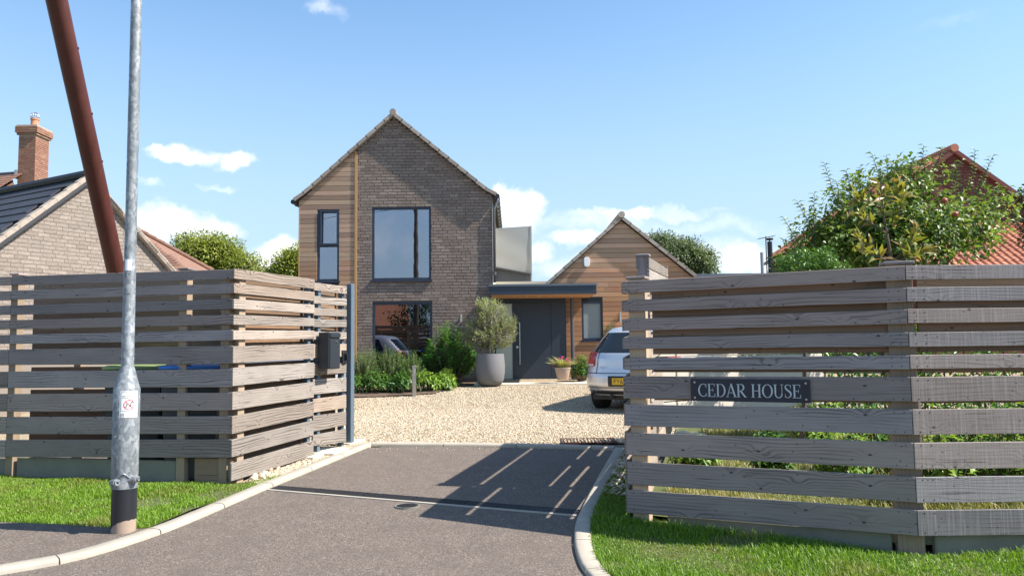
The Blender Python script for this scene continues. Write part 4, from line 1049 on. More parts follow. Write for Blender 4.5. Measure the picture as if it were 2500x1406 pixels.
ch = root('chimney_house', at(40, 480, 27) * [1, 1, 0] + [0, 0, .6], 'brown roofed house with tall brick chimney at far left', 'building')
cx0, cx1 = at(44, 380, 27)[0], at(86, 380, 27)[0]; zc_b, zc_t = at(70, 470, 27)[2] - 1., at(70, 330, 27)[2]
YCh = 27.
def chim_bricks(parent, x0, x1, y0, y1, z0, z1, seed):
    core = MB().box(x0 + .012, x1 - .012, y0 + .012, y1 - .012, z0, z1).build('chimney_core', M['mortar_red'], parent)
    w = x1 - x0; d = y1 - y0
    brick_wall(core, (x0, y0, 0), (1, 0), (0, -1), lambda z: 0, lambda z: w, z0, z1, [], M['brick_red'], indiv=0, seed=seed)
    brick_wall(core, (x1, y0, 0), (0, 1), (1, 0), lambda z: 0, lambda z: d, z0, z1, [], M['brick_red'], indiv=0, seed=seed + 1)
    return core
rotc = 0
ck = MB().box(cx0 + .05, cx1 - .05, YCh + .05, YCh + .75, zc_b, zc_t - .02).build('chimney', M['mortar_red'], ch)
chim_bricks(ck, cx0, cx1, YCh, YCh + .8, zc_b, zc_t, 31)
for k, (gr_, zz) in enumerate(((.05, zc_t), (.09, zc_t + .08), (.09, zc_t + .155), (.09, zc_t + .23))):
    core = MB().box(cx0 - gr_ + .012, cx1 + gr_ - .012, YCh - gr_ + .012, YCh + .8 + gr_ - .012, zz, zz + .072).build('corbel_course', M['mortar_red'], ck)
    brick_wall(core, (cx0 - gr_, YCh - gr_, 0), (1, 0), (0, -1), lambda z: 0, lambda z: cx1 - cx0 + 2 * gr_, zz, zz + .0755, [], M['brick_red'], indiv=0, seed=40 + k)
    brick_wall(core, (cx1 + gr_, YCh - gr_, 0), (0, 1), (1, 0), lambda z: 0, lambda z: .8 + 2 * gr_, zz, zz + .0755, [], M['brick_red'], indiv=0, seed=50 + k)
zt_ = zc_t + .305; pc = ((cx0 + cx1) / 2, YCh + .4)
MB().box(cx0 - .06, cx1 + .06, YCh - .06, YCh + .86, zt_, zt_ + .05).build('flaunching', M['mortar_red'], ck)
mb = MB(); mb.lathe((pc[0], pc[1], zt_ + .05), [(.145, 0), (.135, .05), (.125, .28), (.145, .29), (.145, .34), (.11, .34), (.10, .1)], 18); smooth_by_angle(mb.build('chimney_pot', M['terracotta'], ck))
cg = MB(); zc_ = zt_ + .05 + .42
for k in range(7):
    a = math.pi * k / 7; pts = [(pc[0] + .15 * math.cos(t) * math.cos(a), pc[1] + .15 * math.cos(t) * math.sin(a), zc_ + .15 * math.sin(t)) for t in np.linspace(0, 2 * math.pi, 20)]; cg.tube(pts, .006, 4, False)
for zz in (-.07, .0, .08): rr = math.sqrt(.15 ** 2 - zz ** 2); cg.tube([(pc[0] + rr * math.cos(t), pc[1] + rr * math.sin(t), zc_ + zz) for t in np.linspace(0, 6.283, 20)], .006, 4, False)
cg.build('bird_guard', M['steel'], ck)
r0 = at(62, 405, 27.4); r1 = at(-500, 330, 30)
mb = MB(); e0 = at(60, 520, 24.5); e1 = at(-500, 520, 27); mb.add([r0 + [-.5, 0, -.35], r1, e1, e0], [(0, 1, 2, 3)]); crf = mb.build('roof_slope', M['tile_brown'], ch)
axc = nrm((r1 - r0) * [1, 1, 0]); dnc = nrm(np.cross(nrm(np.cross(r1 - r0, e0 - r0)), axc)); dnc = dnc if dnc[2] < 0 else -dnc
o0 = at(66, 418, 27.2); tiled_plane(crf, o0, axc, dnc, 4.5, 2.6, .24, .19, M['tile_brown'], None, indiv=220, seed=8)
MB().box(-24, cx1 + .2, 27.5, 31, .5, e0[2] + .3).build('wall', M['brick_red'], ch)
mb = MB(); mb.box(cx0 - .10, cx0 - .005, YCh - .02, YCh + .5, at(40, 436, 27)[2], at(40, 415, 27)[2]); mb.build('flashing', M['lead'], ch)

# ================================================================ RIGHT: red roofed house
YA, YBk = 22., 26.8
rh = root('red_roof_house', (at(2325, 600, YA) * [1, 1, 0] + [0, 0, .7]), 'plum brick house with orange pantile roof behind the apple tree', 'house')
rap = at(2325, 368, YA); rle = at(1866, 640, YBk); xle = rle[0]; zle = rle[2]; xre = rap[0] + (rap[0] - xle) * .95; zre = rap[2] - (rap[2] - zle) * .95 * 1.08
mb = MB(); mb.prism([(xle + .25, YA, .5), (xre - .2, YA, .5), (xre - .2, YA, zre + .1), (rap[0], YA, rap[2] - .12), (xle + .25, YA, zle + .05)], (0, .25, 0)); gwr = mb.build('gable_wall', M['mortar_plum'], rh)
brick_wall(gwr, (0, YA - .012, 0), (1, 0), (0, -1), lambda z: max(xle + .3, np.interp(z, [zle, rap[2] - .12], [xle, rap[0]])), lambda z: min(xre - .25, np.interp(z, [zre, rap[2] - .12], [xre, rap[0]])), 2.6, rap[2] - .2, [], M['brick_plum'], indiv=300, score=lambda s, z: z if s > rap[0] - 1.2 else -5, seed=61)
MB().box(xle + .25, xle + .45, YA + .25, YBk, .5, zle + .05).build('side_wall', M['brick_plum'], rh)
dnr = nrm(np.array([xle - rap[0], 0, zle - rap[2]])); LR = math.hypot(xle - rap[0], zle - rap[2])
mb = MB(); mb.prism([(rap[0], YA - .1, rap[2]), (xle - .12, YA - .1, zle - .09), (xle - .12, YBk, zle - .09), (rap[0], YBk, rap[2])], (0, 0, -.06)); rsl = mb.build('roof_slope', M['tile_red'], rh)
tiled_plane(rsl, (rap[0], YA - .12, rap[2] + .05), (0, 1, 0), dnr, YBk - YA + .15, LR + .1, .205, .31, M['tile_red'], None, 'pan', 300, 5, 'pantile', score=lambda s, t: s)
mb = MB(); mb.prism([(rap[0], YA - .1, rap[2]), (xre + .1, YA - .1, zre - .1), (xre + .1, YBk, zre - .1), (rap[0], YBk, rap[2])], (0, 0, -.06)); mb.build('roof_slope', M['tile_red'], rh)
mb = MB(); mb.tube([(rap[0], YA - .14, rap[2] + .05), (rap[0], YBk, rap[2] + .05)], .12, 10); mb.build('ridge_tile', M['tile_red'], rh)
for (xa, za), (xe, ze) in (((rap[0], rap[2]), (xle, zle)), ((rap[0], rap[2]), (xre, zre))):
    mb = MB(); mb.prism([(xa, YA - .13, za + .05), (xe, YA - .13, ze - .02), (xe, YA - .13, ze - .16), (xa, YA - .13, za - .10)], (0, .12, 0)); fix_normals(mb.build('barge_board', M['brick_plum'], rh))
# front lean-to
lt0 = at(2150, 560, 21.9); lt1 = at(2760, 505, 21.9); zt1 = at(2420, 548, 21.9)[2]; ze1 = at(2420, 668, 19.4)[2]
dnl = nrm(np.array([0, 19.4 - 21.9, ze1 - zt1])); LL = math.hypot(2.5, zt1 - ze1)
mb = MB(); mb.prism([(lt0[0], 21.9, zt1), (lt1[0], 21.9, zt1), (lt1[0], 19.4, ze1), (lt0[0], 19.4, ze1)], (0, 0, -.06)); ltr = mb.build('lean_to_roof', M['tile_red'], rh)
tiled_plane(ltr, (lt0[0], 21.9, zt1 + .04), (1, 0, 0), dnl, lt1[0] - lt0[0], LL, .205, .29, M['tile_red'], None, 'pan', 300, 6, 'pantile', score=lambda s, t: -abs(s - 3.2))
MB().box(lt0[0] + .2, lt1[0] - .1, 19.7, 21.95, .5, ze1 + .05).build('lean_to_wall', M['brick_plum'], rh)
# flue, aerial on the left corner
fx = at(1880, 620, 24); mb = MB(); mb.tube([(fx[0], 24, 1.), (fx[0], 24, at(1880, 590, 24)[2])], .075, 14); mb.tube([(fx[0], 24, at(1880, 586, 24)[2]), (fx[0], 24, at(1880, 582, 24)[2])], .11, 14); mb.tube([(fx[0], 24, at(1880, 592, 24)[2]), (fx[0], 24, at(1880, 582, 24)[2])], .02, 6)
o = mb.build('flue_pipe', M['black'], None); smooth_by_angle(o); tag(o, 'black stove flue pipe with cowl left of the apple tree', 'flue pipe')
ae = root('aerial', (at(1866, 660, 24)), 'thin television aerial on a pole beside the black flue', 'aerial')
ap_ = at(1867, 580, 24); mb = MB(); mb.tube([(ap_[0], 23.9, 2.2), (ap_[0], 23.9, ap_[2] + .02)], .018, 6); mb.build('mast', M['gutter'], ae)
mb = MB(); a, b = at(1852, 583, 23.9), at(1890, 576, 24.); mb.tube([a, b], .012, 5)
for k in range(6):
    p = a + (b - a) * k / 5; mb.tube([p + [0, -.15, -.0], p + [0, .15, 0]], .007, 4)
mb.build('elements', M['gutter'], ae)
gp_ = at(1858, 640, 24); mb = MB(); mb.tube([(gp_[0], 23.9, 1.), (gp_[0], 23.9, at(1858, 617, 24)[2])], .05, 10); o = mb.build('vent_pipe', M['lead'], None); tag(o, 'short grey vent pipe left of the black flue', 'vent pipe')
# ================================================================ FENCES
brd = random.Random(17)
def board(parent, A, B, a, b, n, th, mat, name='board', bev=.0025):
    """A,B xy ends of the outer face; a=(top,bottom) z at A, b at B; n outward normal xy; the board's own X axis runs along it"""
    A = np.array(A[:2], float); B = np.array(B[:2], float); n = np.array([n[0], n[1], 0.]); L = np.linalg.norm(B - A)
    if name in ('board', 'inner_board'): j0, j1 = brd.uniform(-.003, .003), brd.uniform(-.003, .003); a = (a[0] + j0, a[1] + j0); b = (b[0] + j1, b[1] + j1)
    za, zb_ = sum(a) / 2, sum(b) / 2; c = np.array([*(A + B) / 2, (za + zb_) / 2]); ax = nrm(np.array([*(B - A), zb_ - za])); ay = -n; az = np.cross(ax, ay)
    if az[2] < 0: az = -az
    az = nrm(az); Rm = np.array([ax, ay, az]); V = []
    for (P, zz) in ((A, a), (B, b)):
        for t in (0, th):
            for z in (zz[1], zz[0]):
                p = np.array([P[0], P[1], z]) - n * t - c; V.append(Rm @ p)
    me = npmesh(name, V, BOXF); me.materials.append(mat)
    o = bpy.data.objects.new(name, me); link(o, parent, c)
    Mx = Matrix(((ax[0], ay[0], az[0]), (ax[1], ay[1], az[1]), (ax[2], ay[2], az[2])))
    if Mx.determinant() < 0:
        # keep a right-handed frame
        Mx = Matrix(((ax[0], -ay[0], az[0]), (ax[1], -ay[1], az[1]), (ax[2], -ay[2], az[2])))
        for v in me.vertices: v.co.y = -v.co.y
    o.rotation_euler = Mx.to_euler(); bevel(o, bev); return o
def zl(u, Y, rows): return [(at(u, t, Y)[2], at(u, b, Y)[2]) for (t, b) in rows]
def lerp2(a, b, t): return [(x[0] + (y[0] - x[0]) * t, x[1] + (y[1] - x[1]) * t) for x, y in zip(a, b)]
def nails(parent, pts, n):
    mb = MB(); n = np.array([n[0], n[1], 0.])
    for p in pts: mb.tube([np.array(p) - n * .001, np.array(p) + n * .0012], .0042, 6)
    tag(mb.build('nail_heads', M['black'], parent), kind='stuff')
def post(parent, x, y, z0, z1, w, d, ax, mat=None, name='post', cap=True):
    ax = np.array([ax[0], ax[1], 0.]); ay = np.array([-ax[1], ax[0], 0.])
    mb = MB(); mb.obox((0, 0, 0), (1, 0, 0), (0, 1, 0), (0, 0, 1), z1 - z0, d, w)      # its own X axis is the grain (vertical)
    me = npmesh(name, mb.V, mb.F); me.materials.append(mat or M['post']); o = bpy.data.objects.new(name, me); link(o, parent, (x, y, (z0 + z1) / 2))
    Mx = Matrix(((0, ay[0], ax[0]), (0, ay[1], ax[1]), (1, 0, 0)))
    if Mx.determinant() < 0: Mx = Matrix(((0, -ay[0], ax[0]), (0, -ay[1], ax[1]), (1, 0, 0)))
    o.rotation_euler = Mx.to_euler(); bevel(o, .003)
    if cap:
        c = MB(); c.obox((x, y, z1 + .011), ax, ay, (0, 0, 1), w + .03, d + .03, .022); bevel(c.build('post_cap', M['fence'], parent), .004)
    return o

# ---- left front fence
rows0 = [(675.4, 697), (710.5, 733), (745.7, 768.6), (782, 804.6), (818, 840), (853.8, 891.6), (907.8, 948), (962, 1005), (1017.5, 1059.6), (1074, 1115.4)]
rows1 = [(657.8, 681.6), (692.4, 716), (730, 754), (768, 791.6), (805.7, 831.6), (843.5, 887.6), (900, 944), (958, 1001), (1016.5, 1059.6), (1073, 1117.7)]
zL0, zL1 = zl(0, LF0[1], rows0), zl(566, LF1[1], rows1)
lf = root('slatted_fence', (*(LF0[:2] + LF1[:2]) / 2, h(7.8)), 'weathered grey slatted timber fence behind the lamp post', 'fence', 'slatted timber fences')
nL = np.array([ldir[1], -ldir[0]]); nL = nL if nL[1] < 0 else -nL
dl = np.linalg.norm(LF0[:2] - LF1[:2])
def Lp(s): return LF1[:2] + ldir * s                    # s metres from the corner
def Lz(s): return lerp2(zL1, zL0, s / dl)
sj = dl * (566 - 22) / 566
Pn = []
for i in range(10):
    a, b = Lz(sj - .002)[i], Lz(.0)[i]; board(lf, Lp(sj - .002), Lp(0), a, b, nL, .022, M['fence'])
    a, b = Lz(sj + 3.2)[i], Lz(sj + .002)[i]; board(lf, Lp(sj + 3.2), Lp(sj + .002), a, b, nL, .022, M['fence'])
    for s in (.06, .56, sj - .07, sj + .07):
        zt, zbm = Lz(s)[i]
        for z in (zt - .02, zbm + .02): Pn.append((*Lp(s), z))
nails(lf, Pn, nL)
for s, in [(.10,), (dl * (566 - 447) / 566,), (sj - .02,), (sj + 1.6,), (sj + 3.1,)]:
    zz = Lz(s); p = Lp(s) - nL * .072; post(lf, p[0], p[1], h(7.8) - .1, zz[0][0] + (.012 if s > .11 else -.01), .09, .09, ldir, cap=s > .11)
# sleeper and concrete gravel boards under it
for (s0, s1, m_, nm) in ((.02, .42, 'inner', 'sleeper'), (.62, sj - .1, 'plinth', 'gravel_board'), (sj - .0, sj + 1.55, 'plinth', 'gravel_board'), (sj + 1.65, sj + 3.1, 'plinth', 'gravel_board')):
    z1 = min(Lz(s0)[-1][1], Lz(s1)[-1][1]) - .006; board(lf, Lp(s1) - nL * .045, Lp(s0) - nL * .045, (z1, z1 - .3), (z1, z1 - .3), nL, .05, M[m_], nm, .006)
# ---- inner boarding of the bin enclosure, a metre behind
li = root('inner_fence', (*(Lp(1.5) - nL * .75), h(8.6)), 'brown inner boarding seen through the left fence gaps', 'fence', 'inner fence boarding')
for i in range(9):
    gt0, gb0 = rows0[i][1], rows0[i + 1][0]; gt1, gb1 = rows1[i][1], rows1[i + 1][0]
    off = .72; s_in0, s_in1 = sj + .3, .42
    f = [1.3, 1.25, 1.2, 1.2, 1.1, .0, .0, 1.2, 1.2][i]; t0_ = [-.9, -.8, -.7, -.5, -.4, .35, .3, -.3, -.3][i]
    if i in (5, 6): f = 1.3
    for (ua, Ya, g0, g1, key) in ((0, LF0[1], gt0, gb0, 'a'), (566, LF1[1], gt1, gb1, 'b')):
        Yq = Ya + off * abs(nL[1]); zz = (at(ua, g0 + (g1 - g0) * t0_, Yq)[2], at(ua, g0 + (g1 - g0) * f, Yq)[2])
        if key == 'a': za_ = zz
        else: zb__ = zz
    board(li, Lp(dl + .3) - nL * off, Lp(.3) - nL * off, za_, zb__, nL, .022, M['inner'])
for s in (.5, 1.4, 2.4): p = Lp(s) - nL * (off + .07); post(li, p[0], p[1], .1, 2.1, .09, .09, ldir, cap=False)
# wheelie bins inside
def bin_(x, y, label, lid):
    z0 = h(y) + .02; r = root('wheelie_bin', (x, y, z0), label, 'bin', 'bins in the enclosure'); zt = 1.30
    mb = MB(); mb.add([(x - .24, y - .3, z0), (x + .24, y - .3, z0), (x + .24, y + .3, z0), (x - .24, y + .3, z0), (x - .29, y - .34, zt), (x + .29, y - .34, zt), (x + .29, y + .34, zt), (x - .29, y + .34, zt)], [(3, 2, 1, 0), (4, 5, 6, 7), (0, 1, 5, 4), (1, 2, 6, 5), (2, 3, 7, 6), (3, 0, 4, 7)]); mb.build('body', M['bin_body'], r)
    o = MB().prism([(x - .31, y - .36, zt), (x - .31, y - .36, zt + .03), (x - .31, y, zt + .065), (x - .31, y + .36, zt + .04), (x - .31, y + .36, zt)], (.62, 0, 0)).build('lid', lid, r); bevel(o, .01)
    for sx in (-1, 1): w = MB(); w.tube([(x + sx * .24, y + .3, z0 + .09), (x + sx * .30, y + .3, z0 + .09)], .1, 14); w.build('wheel', M['rubber'], r)
pb = Lp(.55) - nL * .38; bin_(pb[0] - .02, pb[1] + .02, 'dark bin with blue lid close behind the fence corner', M['bin_blue'])
pb = Lp(1.22) - nL * .38; bin_(pb[0], pb[1] + .02, 'dark bin with olive green lid behind the lamp post', M['bin_green'])

# ---- left return fence (sunlit), two panels, steel gate post
k4 = lambda v: 630 + v / 2.467
ra0 = [(62, 122), (152, 212), (245, 305), (340, 402), (433, 490), (530, 632), (660, 770), (808, 915), (950, 1057), (1095, 1200), (1237, 1343)]
ra1 = [(128, 187), (205, 258), (283, 335), (362, 410), (437, 487), (516, 605), (630, 718), (745, 838), (865, 950), (975, 1065), (1098, 1192)]
rb0 = [(148, 193), (228, 275), (298, 345), (367, 415), (441, 489), (520, 602), (638, 708), (730, 822), (850, 932), (950, 1045), (1066, 1132)]
rb1 = [(172, 218), (247, 288), (310, 352), (373, 415), (445, 487), (517, 592), (634, 692), (718, 800), (822, 900), (925, 1005), (1028, 1105)]
cv = lambda R: [(k4(a), k4(b)) for a, b in R]
Q0 = at(569, 900, 7.60); Q1 = at(767, 900, 9.07); Q2 = at(845, 900, 9.78)
lr = root('slatted_gate_return', (*Q0[:2], h(8)), 'sunlit pale slatted return fence beside the driveway on the left', 'fence', 'slatted timber fences')
qd = nrm((Q1 - Q0)[:2]); nQ = np.array([qd[1], -qd[0]])
z0, z1 = zl(569, Q0[1], cv(ra0)), zl(767, Q1[1], cv(ra1)); Pn = []
for i in range(11):
    board(lr, Q0, Q1, z0[i], z1[i], nQ, .022, M['fence_lit'])
    for s in (.05, .16):
        for z in (z0[i][0] - .02, z0[i][1] + .02): Pn.append((*(Q0[:2] + qd * s), z))
nails(lr, Pn, nQ)
z2, z3 = zl(768, Q1[1] + .02, cv(rb0)), zl(845, Q2[1], cv(rb1)); Q1b = Q1[:2] + qd * .015; qd2 = nrm(Q2[:2] - Q1b); nQ2 = np.array([qd2[1], -qd2[0]])
for i in range(11): board(lr, Q1b - nQ * .012, Q2[:2], z2[i], z3[i], nQ2, .022, M['fence_lit'])
p = Q0[:2] + qd * .175 - nQ * .075; post(lr, p[0], p[1], .05, z0[0][0] - .015, .105, .1, qd, cap=False)
for t_, zz in ((.96, z1), (.2, None), (.97, None)):
    if zz is not None: p = Q0[:2] + (Q1 - Q0)[:2] * t_ - nQ * .06
    else: p = Q1b + (Q2[:2] - Q1b) * t_ - nQ2 * .06
    post(lr, p[0], p[1], .15, z1[0][0] - .03, .06, .06, qd, M['postblue'], 'steel_post', False)
# back boards of the return (inner face), a few lengths
for i in range(10):
    for (e0, e1, ya, yb, qa, qb, nn_) in ((z0, z1, 0, 0, Q0[:2] + qd * .16, Q1[:2], nQ), (z2, z3, 0, 0, Q1b + qd2 * .06, Q2[:2] - qd2 * .03, nQ2)):
        m0, m1 = (e0[i][1] + e0[i + 1][0]) / 2, (e1[i][1] + e1[i + 1][0]) / 2; w0 = (.060 if i < 5 else .052); sh_ = .006
        if i == 5: w0 = .034; sh_ = .022
        board(lr, qa - nn_ * .13, qb - nn_ * .13, (m0 + w0 - sh_, m0 - w0 - sh_), (m1 + w0 - sh_, m1 - w0 - sh_), nn_, .022, M['inner'], 'inner_board')
gp2 = at(855, 880, 9.92); zt2 = at(855, 693, 9.92)[2]
o = MB(); o.obox((gp2[0], gp2[1], (h(9.9) + zt2) / 2 - .02), (*qd, 0), (*nQ, 0), (0, 0, 1), .09, .075, zt2 - h(9.9) + .04); o = o.build('gate_post', M['postblue'], None); bevel(o, .006); tag(o, 'blue grey square steel gate post at the end of the left return', 'post')
# letterbox
lb0, lb1 = at(783, 855, 8.98), at(812, 855, 9.22)
Pa = Q1b + qd2 * .04 + nQ2 * .0; c = Pa + qd2 * .135 + nQ2 * .085
zt_, zb_ = at(795, 811, 9.1)[2], at(795, 901, 9.1)[2]
lx = root('letterbox', (c[0], c[1], zb_), 'dark anthracite letterbox mounted on the left return fence', 'letterbox')
b_ = MB(); b_.obox((c[0], c[1], (zt_ + zb_) / 2), (*qd2, 0), (*nQ2, 0), (0, 0, 1), .25, .14, zt_ - zb_); o = b_.build('body', M['letterbox'], lx); bevel(o, .006)
f_ = MB(); cc = c + nQ2 * .075; f_.obox((cc[0], cc[1], (zt_ + zb_) / 2 - .035), (*qd2, 0), (*nQ2, 0), (0, 0, 1), .225, .012, zt_ - zb_ - .09); o = f_.build('door', M['letterbox'], lx); bevel(o, .004)
f_ = MB(); cc = c + nQ2 * .078; f_.obox((cc[0], cc[1], zt_ - .035), (*qd2, 0), (*nQ2, 0), (0, 0, 1), .235, .018, .05); o = f_.build('flap', M['letterbox'], lx); bevel(o, .004)
kk = c + nQ2 * .082 + qd2 * .03; f_ = MB(); f_.tube([(kk[0], kk[1], zt_ - .115), (kk[0] + nQ2[0] * .008, kk[1] + nQ2[1] * .008, zt_ - .115)], .011, 12); smooth_by_angle(f_.build('lock', M['steel'], lx))
# gate lock plate
c = Q2[:2] - qd2 * .07 + nQ2 * .012; zt_, zb_ = at(838, 855, 9.7)[2], at(838, 888, 9.7)[2]
gk = root('gate_lock', (c[0], c[1], zb_), 'small black gate lock plate beside the steel gate post', 'lock')
b_ = MB(); b_.obox((c[0], c[1], (zt_ + zb_) / 2), (*qd2, 0), (*nQ2, 0), (0, 0, 1), .10, .02, zt_ - zb_); bevel(b_.build('plate', M['black'], gk), .003)
cc = c + nQ2 * .03; b_ = MB(); b_.obox((cc[0], cc[1], (zt_ + zb_) / 2), (*qd2, 0), (*nQ2, 0), (0, 0, 1), .02, .04, .09); bevel(b_.build('lever', M['black'], gk), .003)
# stepping slabs by the gate
for (uu, vv, label, sx, sy) in ((803, 1106, 'large cream stepping slab below the slatted gate', .5, .42), (855, 1083, 'cream stepping slab by the steel gate post', .42, .2), (772, 1118, 'thin cream slab edge next to cobbles', .34, .12)):
    g_p = gnd(uu, vv); o = MB(); o.obox((g_p[0], g_p[1], g_p[2] + .012), (*qd, 0), (*nQ, 0), (0, 0, 1), sx, sy, .05); o = o.build('stepping_slab', M['slab'], None); bevel(o, .006); tag(o, label, 'slab')

# ---- right fence
R0 = [(686.8, 716.6), (733.7, 762), (779, 807.7), (824.8, 851.8), (873, 901.6), (919.5, 973), (987, 1039), (1055.4, 1109), (1126.8, 1182), (1195, 1250)]
R1 = [(649, 683.5), (702.4, 736.8), (755, 790), (810.5, 845.7), (867, 901), (920.8, 981), (1000, 1062), (1080, 1144.6), (1164, 1227), (1245, 1307.7)]
rf = root('slatted_fence', (*(RF0[:2] + RF1[:2]) / 2, h(5.8)), 'shaded grey slatted fence carrying the house name plate', 'fence', 'slatted timber fences')
rd = nrm((RF1 - RF0)[:2]); nR = np.array([rd[1], -rd[0]]); nR = nR if nR[1] < 0 else -nR
zR0, zR1 = zl(1525, RF0[1], R0), zl(2222, RF1[1], R1); rl_ = np.linalg.norm((RF1 - RF0)[:2]); Pn = []
def Rz(s): return lerp2(zR0, zR1, s / rl_)
def Rp(s): return RF0[:2] + rd * s
for i in range(10):
    board(rf, Rp(-.005 + .004 * (i % 3)), Rp(rl_ - .003), zR0[i], zR1[i], nR, .022, M['fence'])
    for s in (.05, .12, rl_ - .05, rl_ - .11):
        for z in (Rz(s)[i][0] - .02, Rz(s)[i][1] + .02): Pn.append((*Rp(s), z))
nails(rf, Pn, nR)
r2 = root('slatted_fence', (RF1[0] + 1.5, RF1[1], h(5.3)), 'rough sawn slatted fence panel at the right edge', 'fence', 'slatted timber fences'); Pn = []
for i in range(10):
    board(r2, RF1[:2] + np.array([.003, 0]), RF1[:2] + np.array([3.6, 0]), zR1[i], zR1[i], (0, -1), .022, M['fence_sawn'])
    for s in (.05, .12):
        for z in (zR1[i][0] - .02, zR1[i][1] + .02): Pn.append((RF1[0] + s, RF1[1], z))
nails(r2, Pn, (0, -1))
p = Rp(.10) - nR * .075; post(rf, p[0], p[1], .0, zR0[0][0] + .015, .13, .10, rd)
p = Rp(rl_) + np.array([.0, .125]); post(rf, p[0], p[1], -.05, zR1[0][0] + .018, .17, .12, nrm(np.array([1, 0]) + rd))
p = RF1[:2] + np.array([1.9, .08]); post(r2, p[0], p[1], -.05, zR1[0][0] + .015, .13, .1, (1, 0))
for (s0, s1) in ((.3, rl_ - .16), ):
    z_a, z_b = Rz(s0)[-1][1] - .006, Rz(s1)[-1][1] - .006; board(rf, Rp(s0) - nR * .05, Rp(s1) - nR * .05, (z_a, z_a - .3), (z_b, z_b - .3), nR, .05, M['plinth'], 'gravel_board', .008)
zq = zR1[-1][1] - .006; board(r2, RF1[:2] + np.array([.14, .05]), RF1[:2] + np.array([1.8, .05]), (zq, zq - .3), (zq, zq - .3), (0, -1), .05, M['plinth'], 'gravel_board', .008)
# inner boarding behind the right fence
ri = root('inner_fence', (*(Rp(1.) - nR * .14), h(6)), 'brown inner boarding seen through the right fence gaps', 'fence', 'inner fence boarding')
cov = [1.35, 1.3, 1.2, .62, .36, .16]
offR = .05
for i in range(6):
    zz = []
    for (ua, Ya, RR) in ((1525, RF0[1], R0), (2222, RF1[1], R1)):
        Yq = Ya + offR; g0, g1 = RR[i][1], RR[i + 1][0]; top = g0 - (g1 - g0) * 1.5 if i else RR[0][0] + 4; bot = g0 + (g1 - g0) * cov[i]; zz.append((at(ua, top, Yq)[2], at(ua, bot, Yq)[2]))
    board(ri, Rp(.22) - nR * offR, Rp(rl_ - .02) - nR * (offR + .01), zz[0], zz[1], nR, .022, M['inner'])
    board(ri, RF1[:2] + np.array([.10, offR + .005]), RF1[:2] + np.array([3.6, offR + .005]), zz[1], zz[1], (0, -1), .022, M['inner'])
# right return: boards on both faces, second panel taller
rt_ = root('slatted_gate_return', (*rr0, h(6.4)), 'tall slatted return fence running back beside the driveway on the right', 'fence', 'slatted timber fences')
nT = np.array([-ret_dir[1], ret_dir[0]])
pch = [z for z in zR0]
def ret_panel(s0, s1, zs, rise):
    for i, (a, b) in enumerate(zs): board(rt_, rr0 + ret_dir * s0, rr0 + ret_dir * s1, (a, b), (a + rise, b + rise), nT, .022, M['fence_lit'])
    t_ = zs[0][0]; q0, q1 = rr0 + ret_dir * s0 - nT * .125, rr0 + ret_dir * s1 - nT * .125
    for (a, b) in ((0, .105), (.11, .22), (.35, .50), (.51, .68), (.72, .95), (1.09, 1.19), (1.33, 1.50), (1.52, 1.70), (1.74, 1.95)): board(rt_, q0, q1, (t_ - a, t_ - b), (t_ - a + rise, t_ - b + rise), -nT, .022, M['fence_lit'])  # inner-face boards, spacing shaped to let chosen sun strips onto the drive
p2 = .96
ret_panel(-.085, p2 - .002, pch, .05)
ztop = at(1578, 629, rr0[1] + ret_dir[1] * p2)[2]; lift = ztop - pch[0][0]
zs2 = [(a + lift, b + lift) for a, b in pch] + [(pch[-1][0] + lift - .225, pch[-1][1] + lift - .225)]
ret_panel(p2 + .0, p2 + 2.3, zs2, .10)
for s, zt in ((p2 + .06, ztop + .012), (p2 + 2.2, ztop + .1)):
    p = rr0 + ret_dir * s - nT * .063; post(rt_, p[0], p[1], .05, zt, .10, .10, ret_dir, M['fence'])

# ---- house name plate (serif letters built as strokes)
def ribbon(pts, wid):
    P = [np.array(p, float) for p in pts]; V = []; F = []
    for i, p in enumerate(P):
        t = nrm(P[min(i + 1, len(P) - 1)] - P[max(i - 1, 0)]); nn = np.array([-t[1], t[0]]); w = wid[i] if hasattr(wid, '__len__') else wid; V += [p + nn * w / 2, p - nn * w / 2]
    for i in range(len(P) - 1): F.append((2 * i, 2 * i + 1, 2 * i + 3, 2 * i + 2))
    return V, F
def rect(x0, y0, x1, y1): return [np.array(p) for p in ((x0, y0), (x1, y0), (x1, y1), (x0, y1))], [(0, 1, 2, 3)]
def arc(cx, cy, rx, ry, a0, a1, tk, tn, n=28):
    A_ = np.linspace(R_(a0), R_(a1), n); return ribbon([(cx + rx * math.cos(a), cy + ry * math.sin(a)) for a in A_], [tn + (tk - tn) * abs(math.cos(a)) ** 1.5 for a in A_])
TK, TN, SF = .115, .04, .035
def serif(x, y, w=.26): return rect(x - w / 2, y, x + w / 2, y + SF)
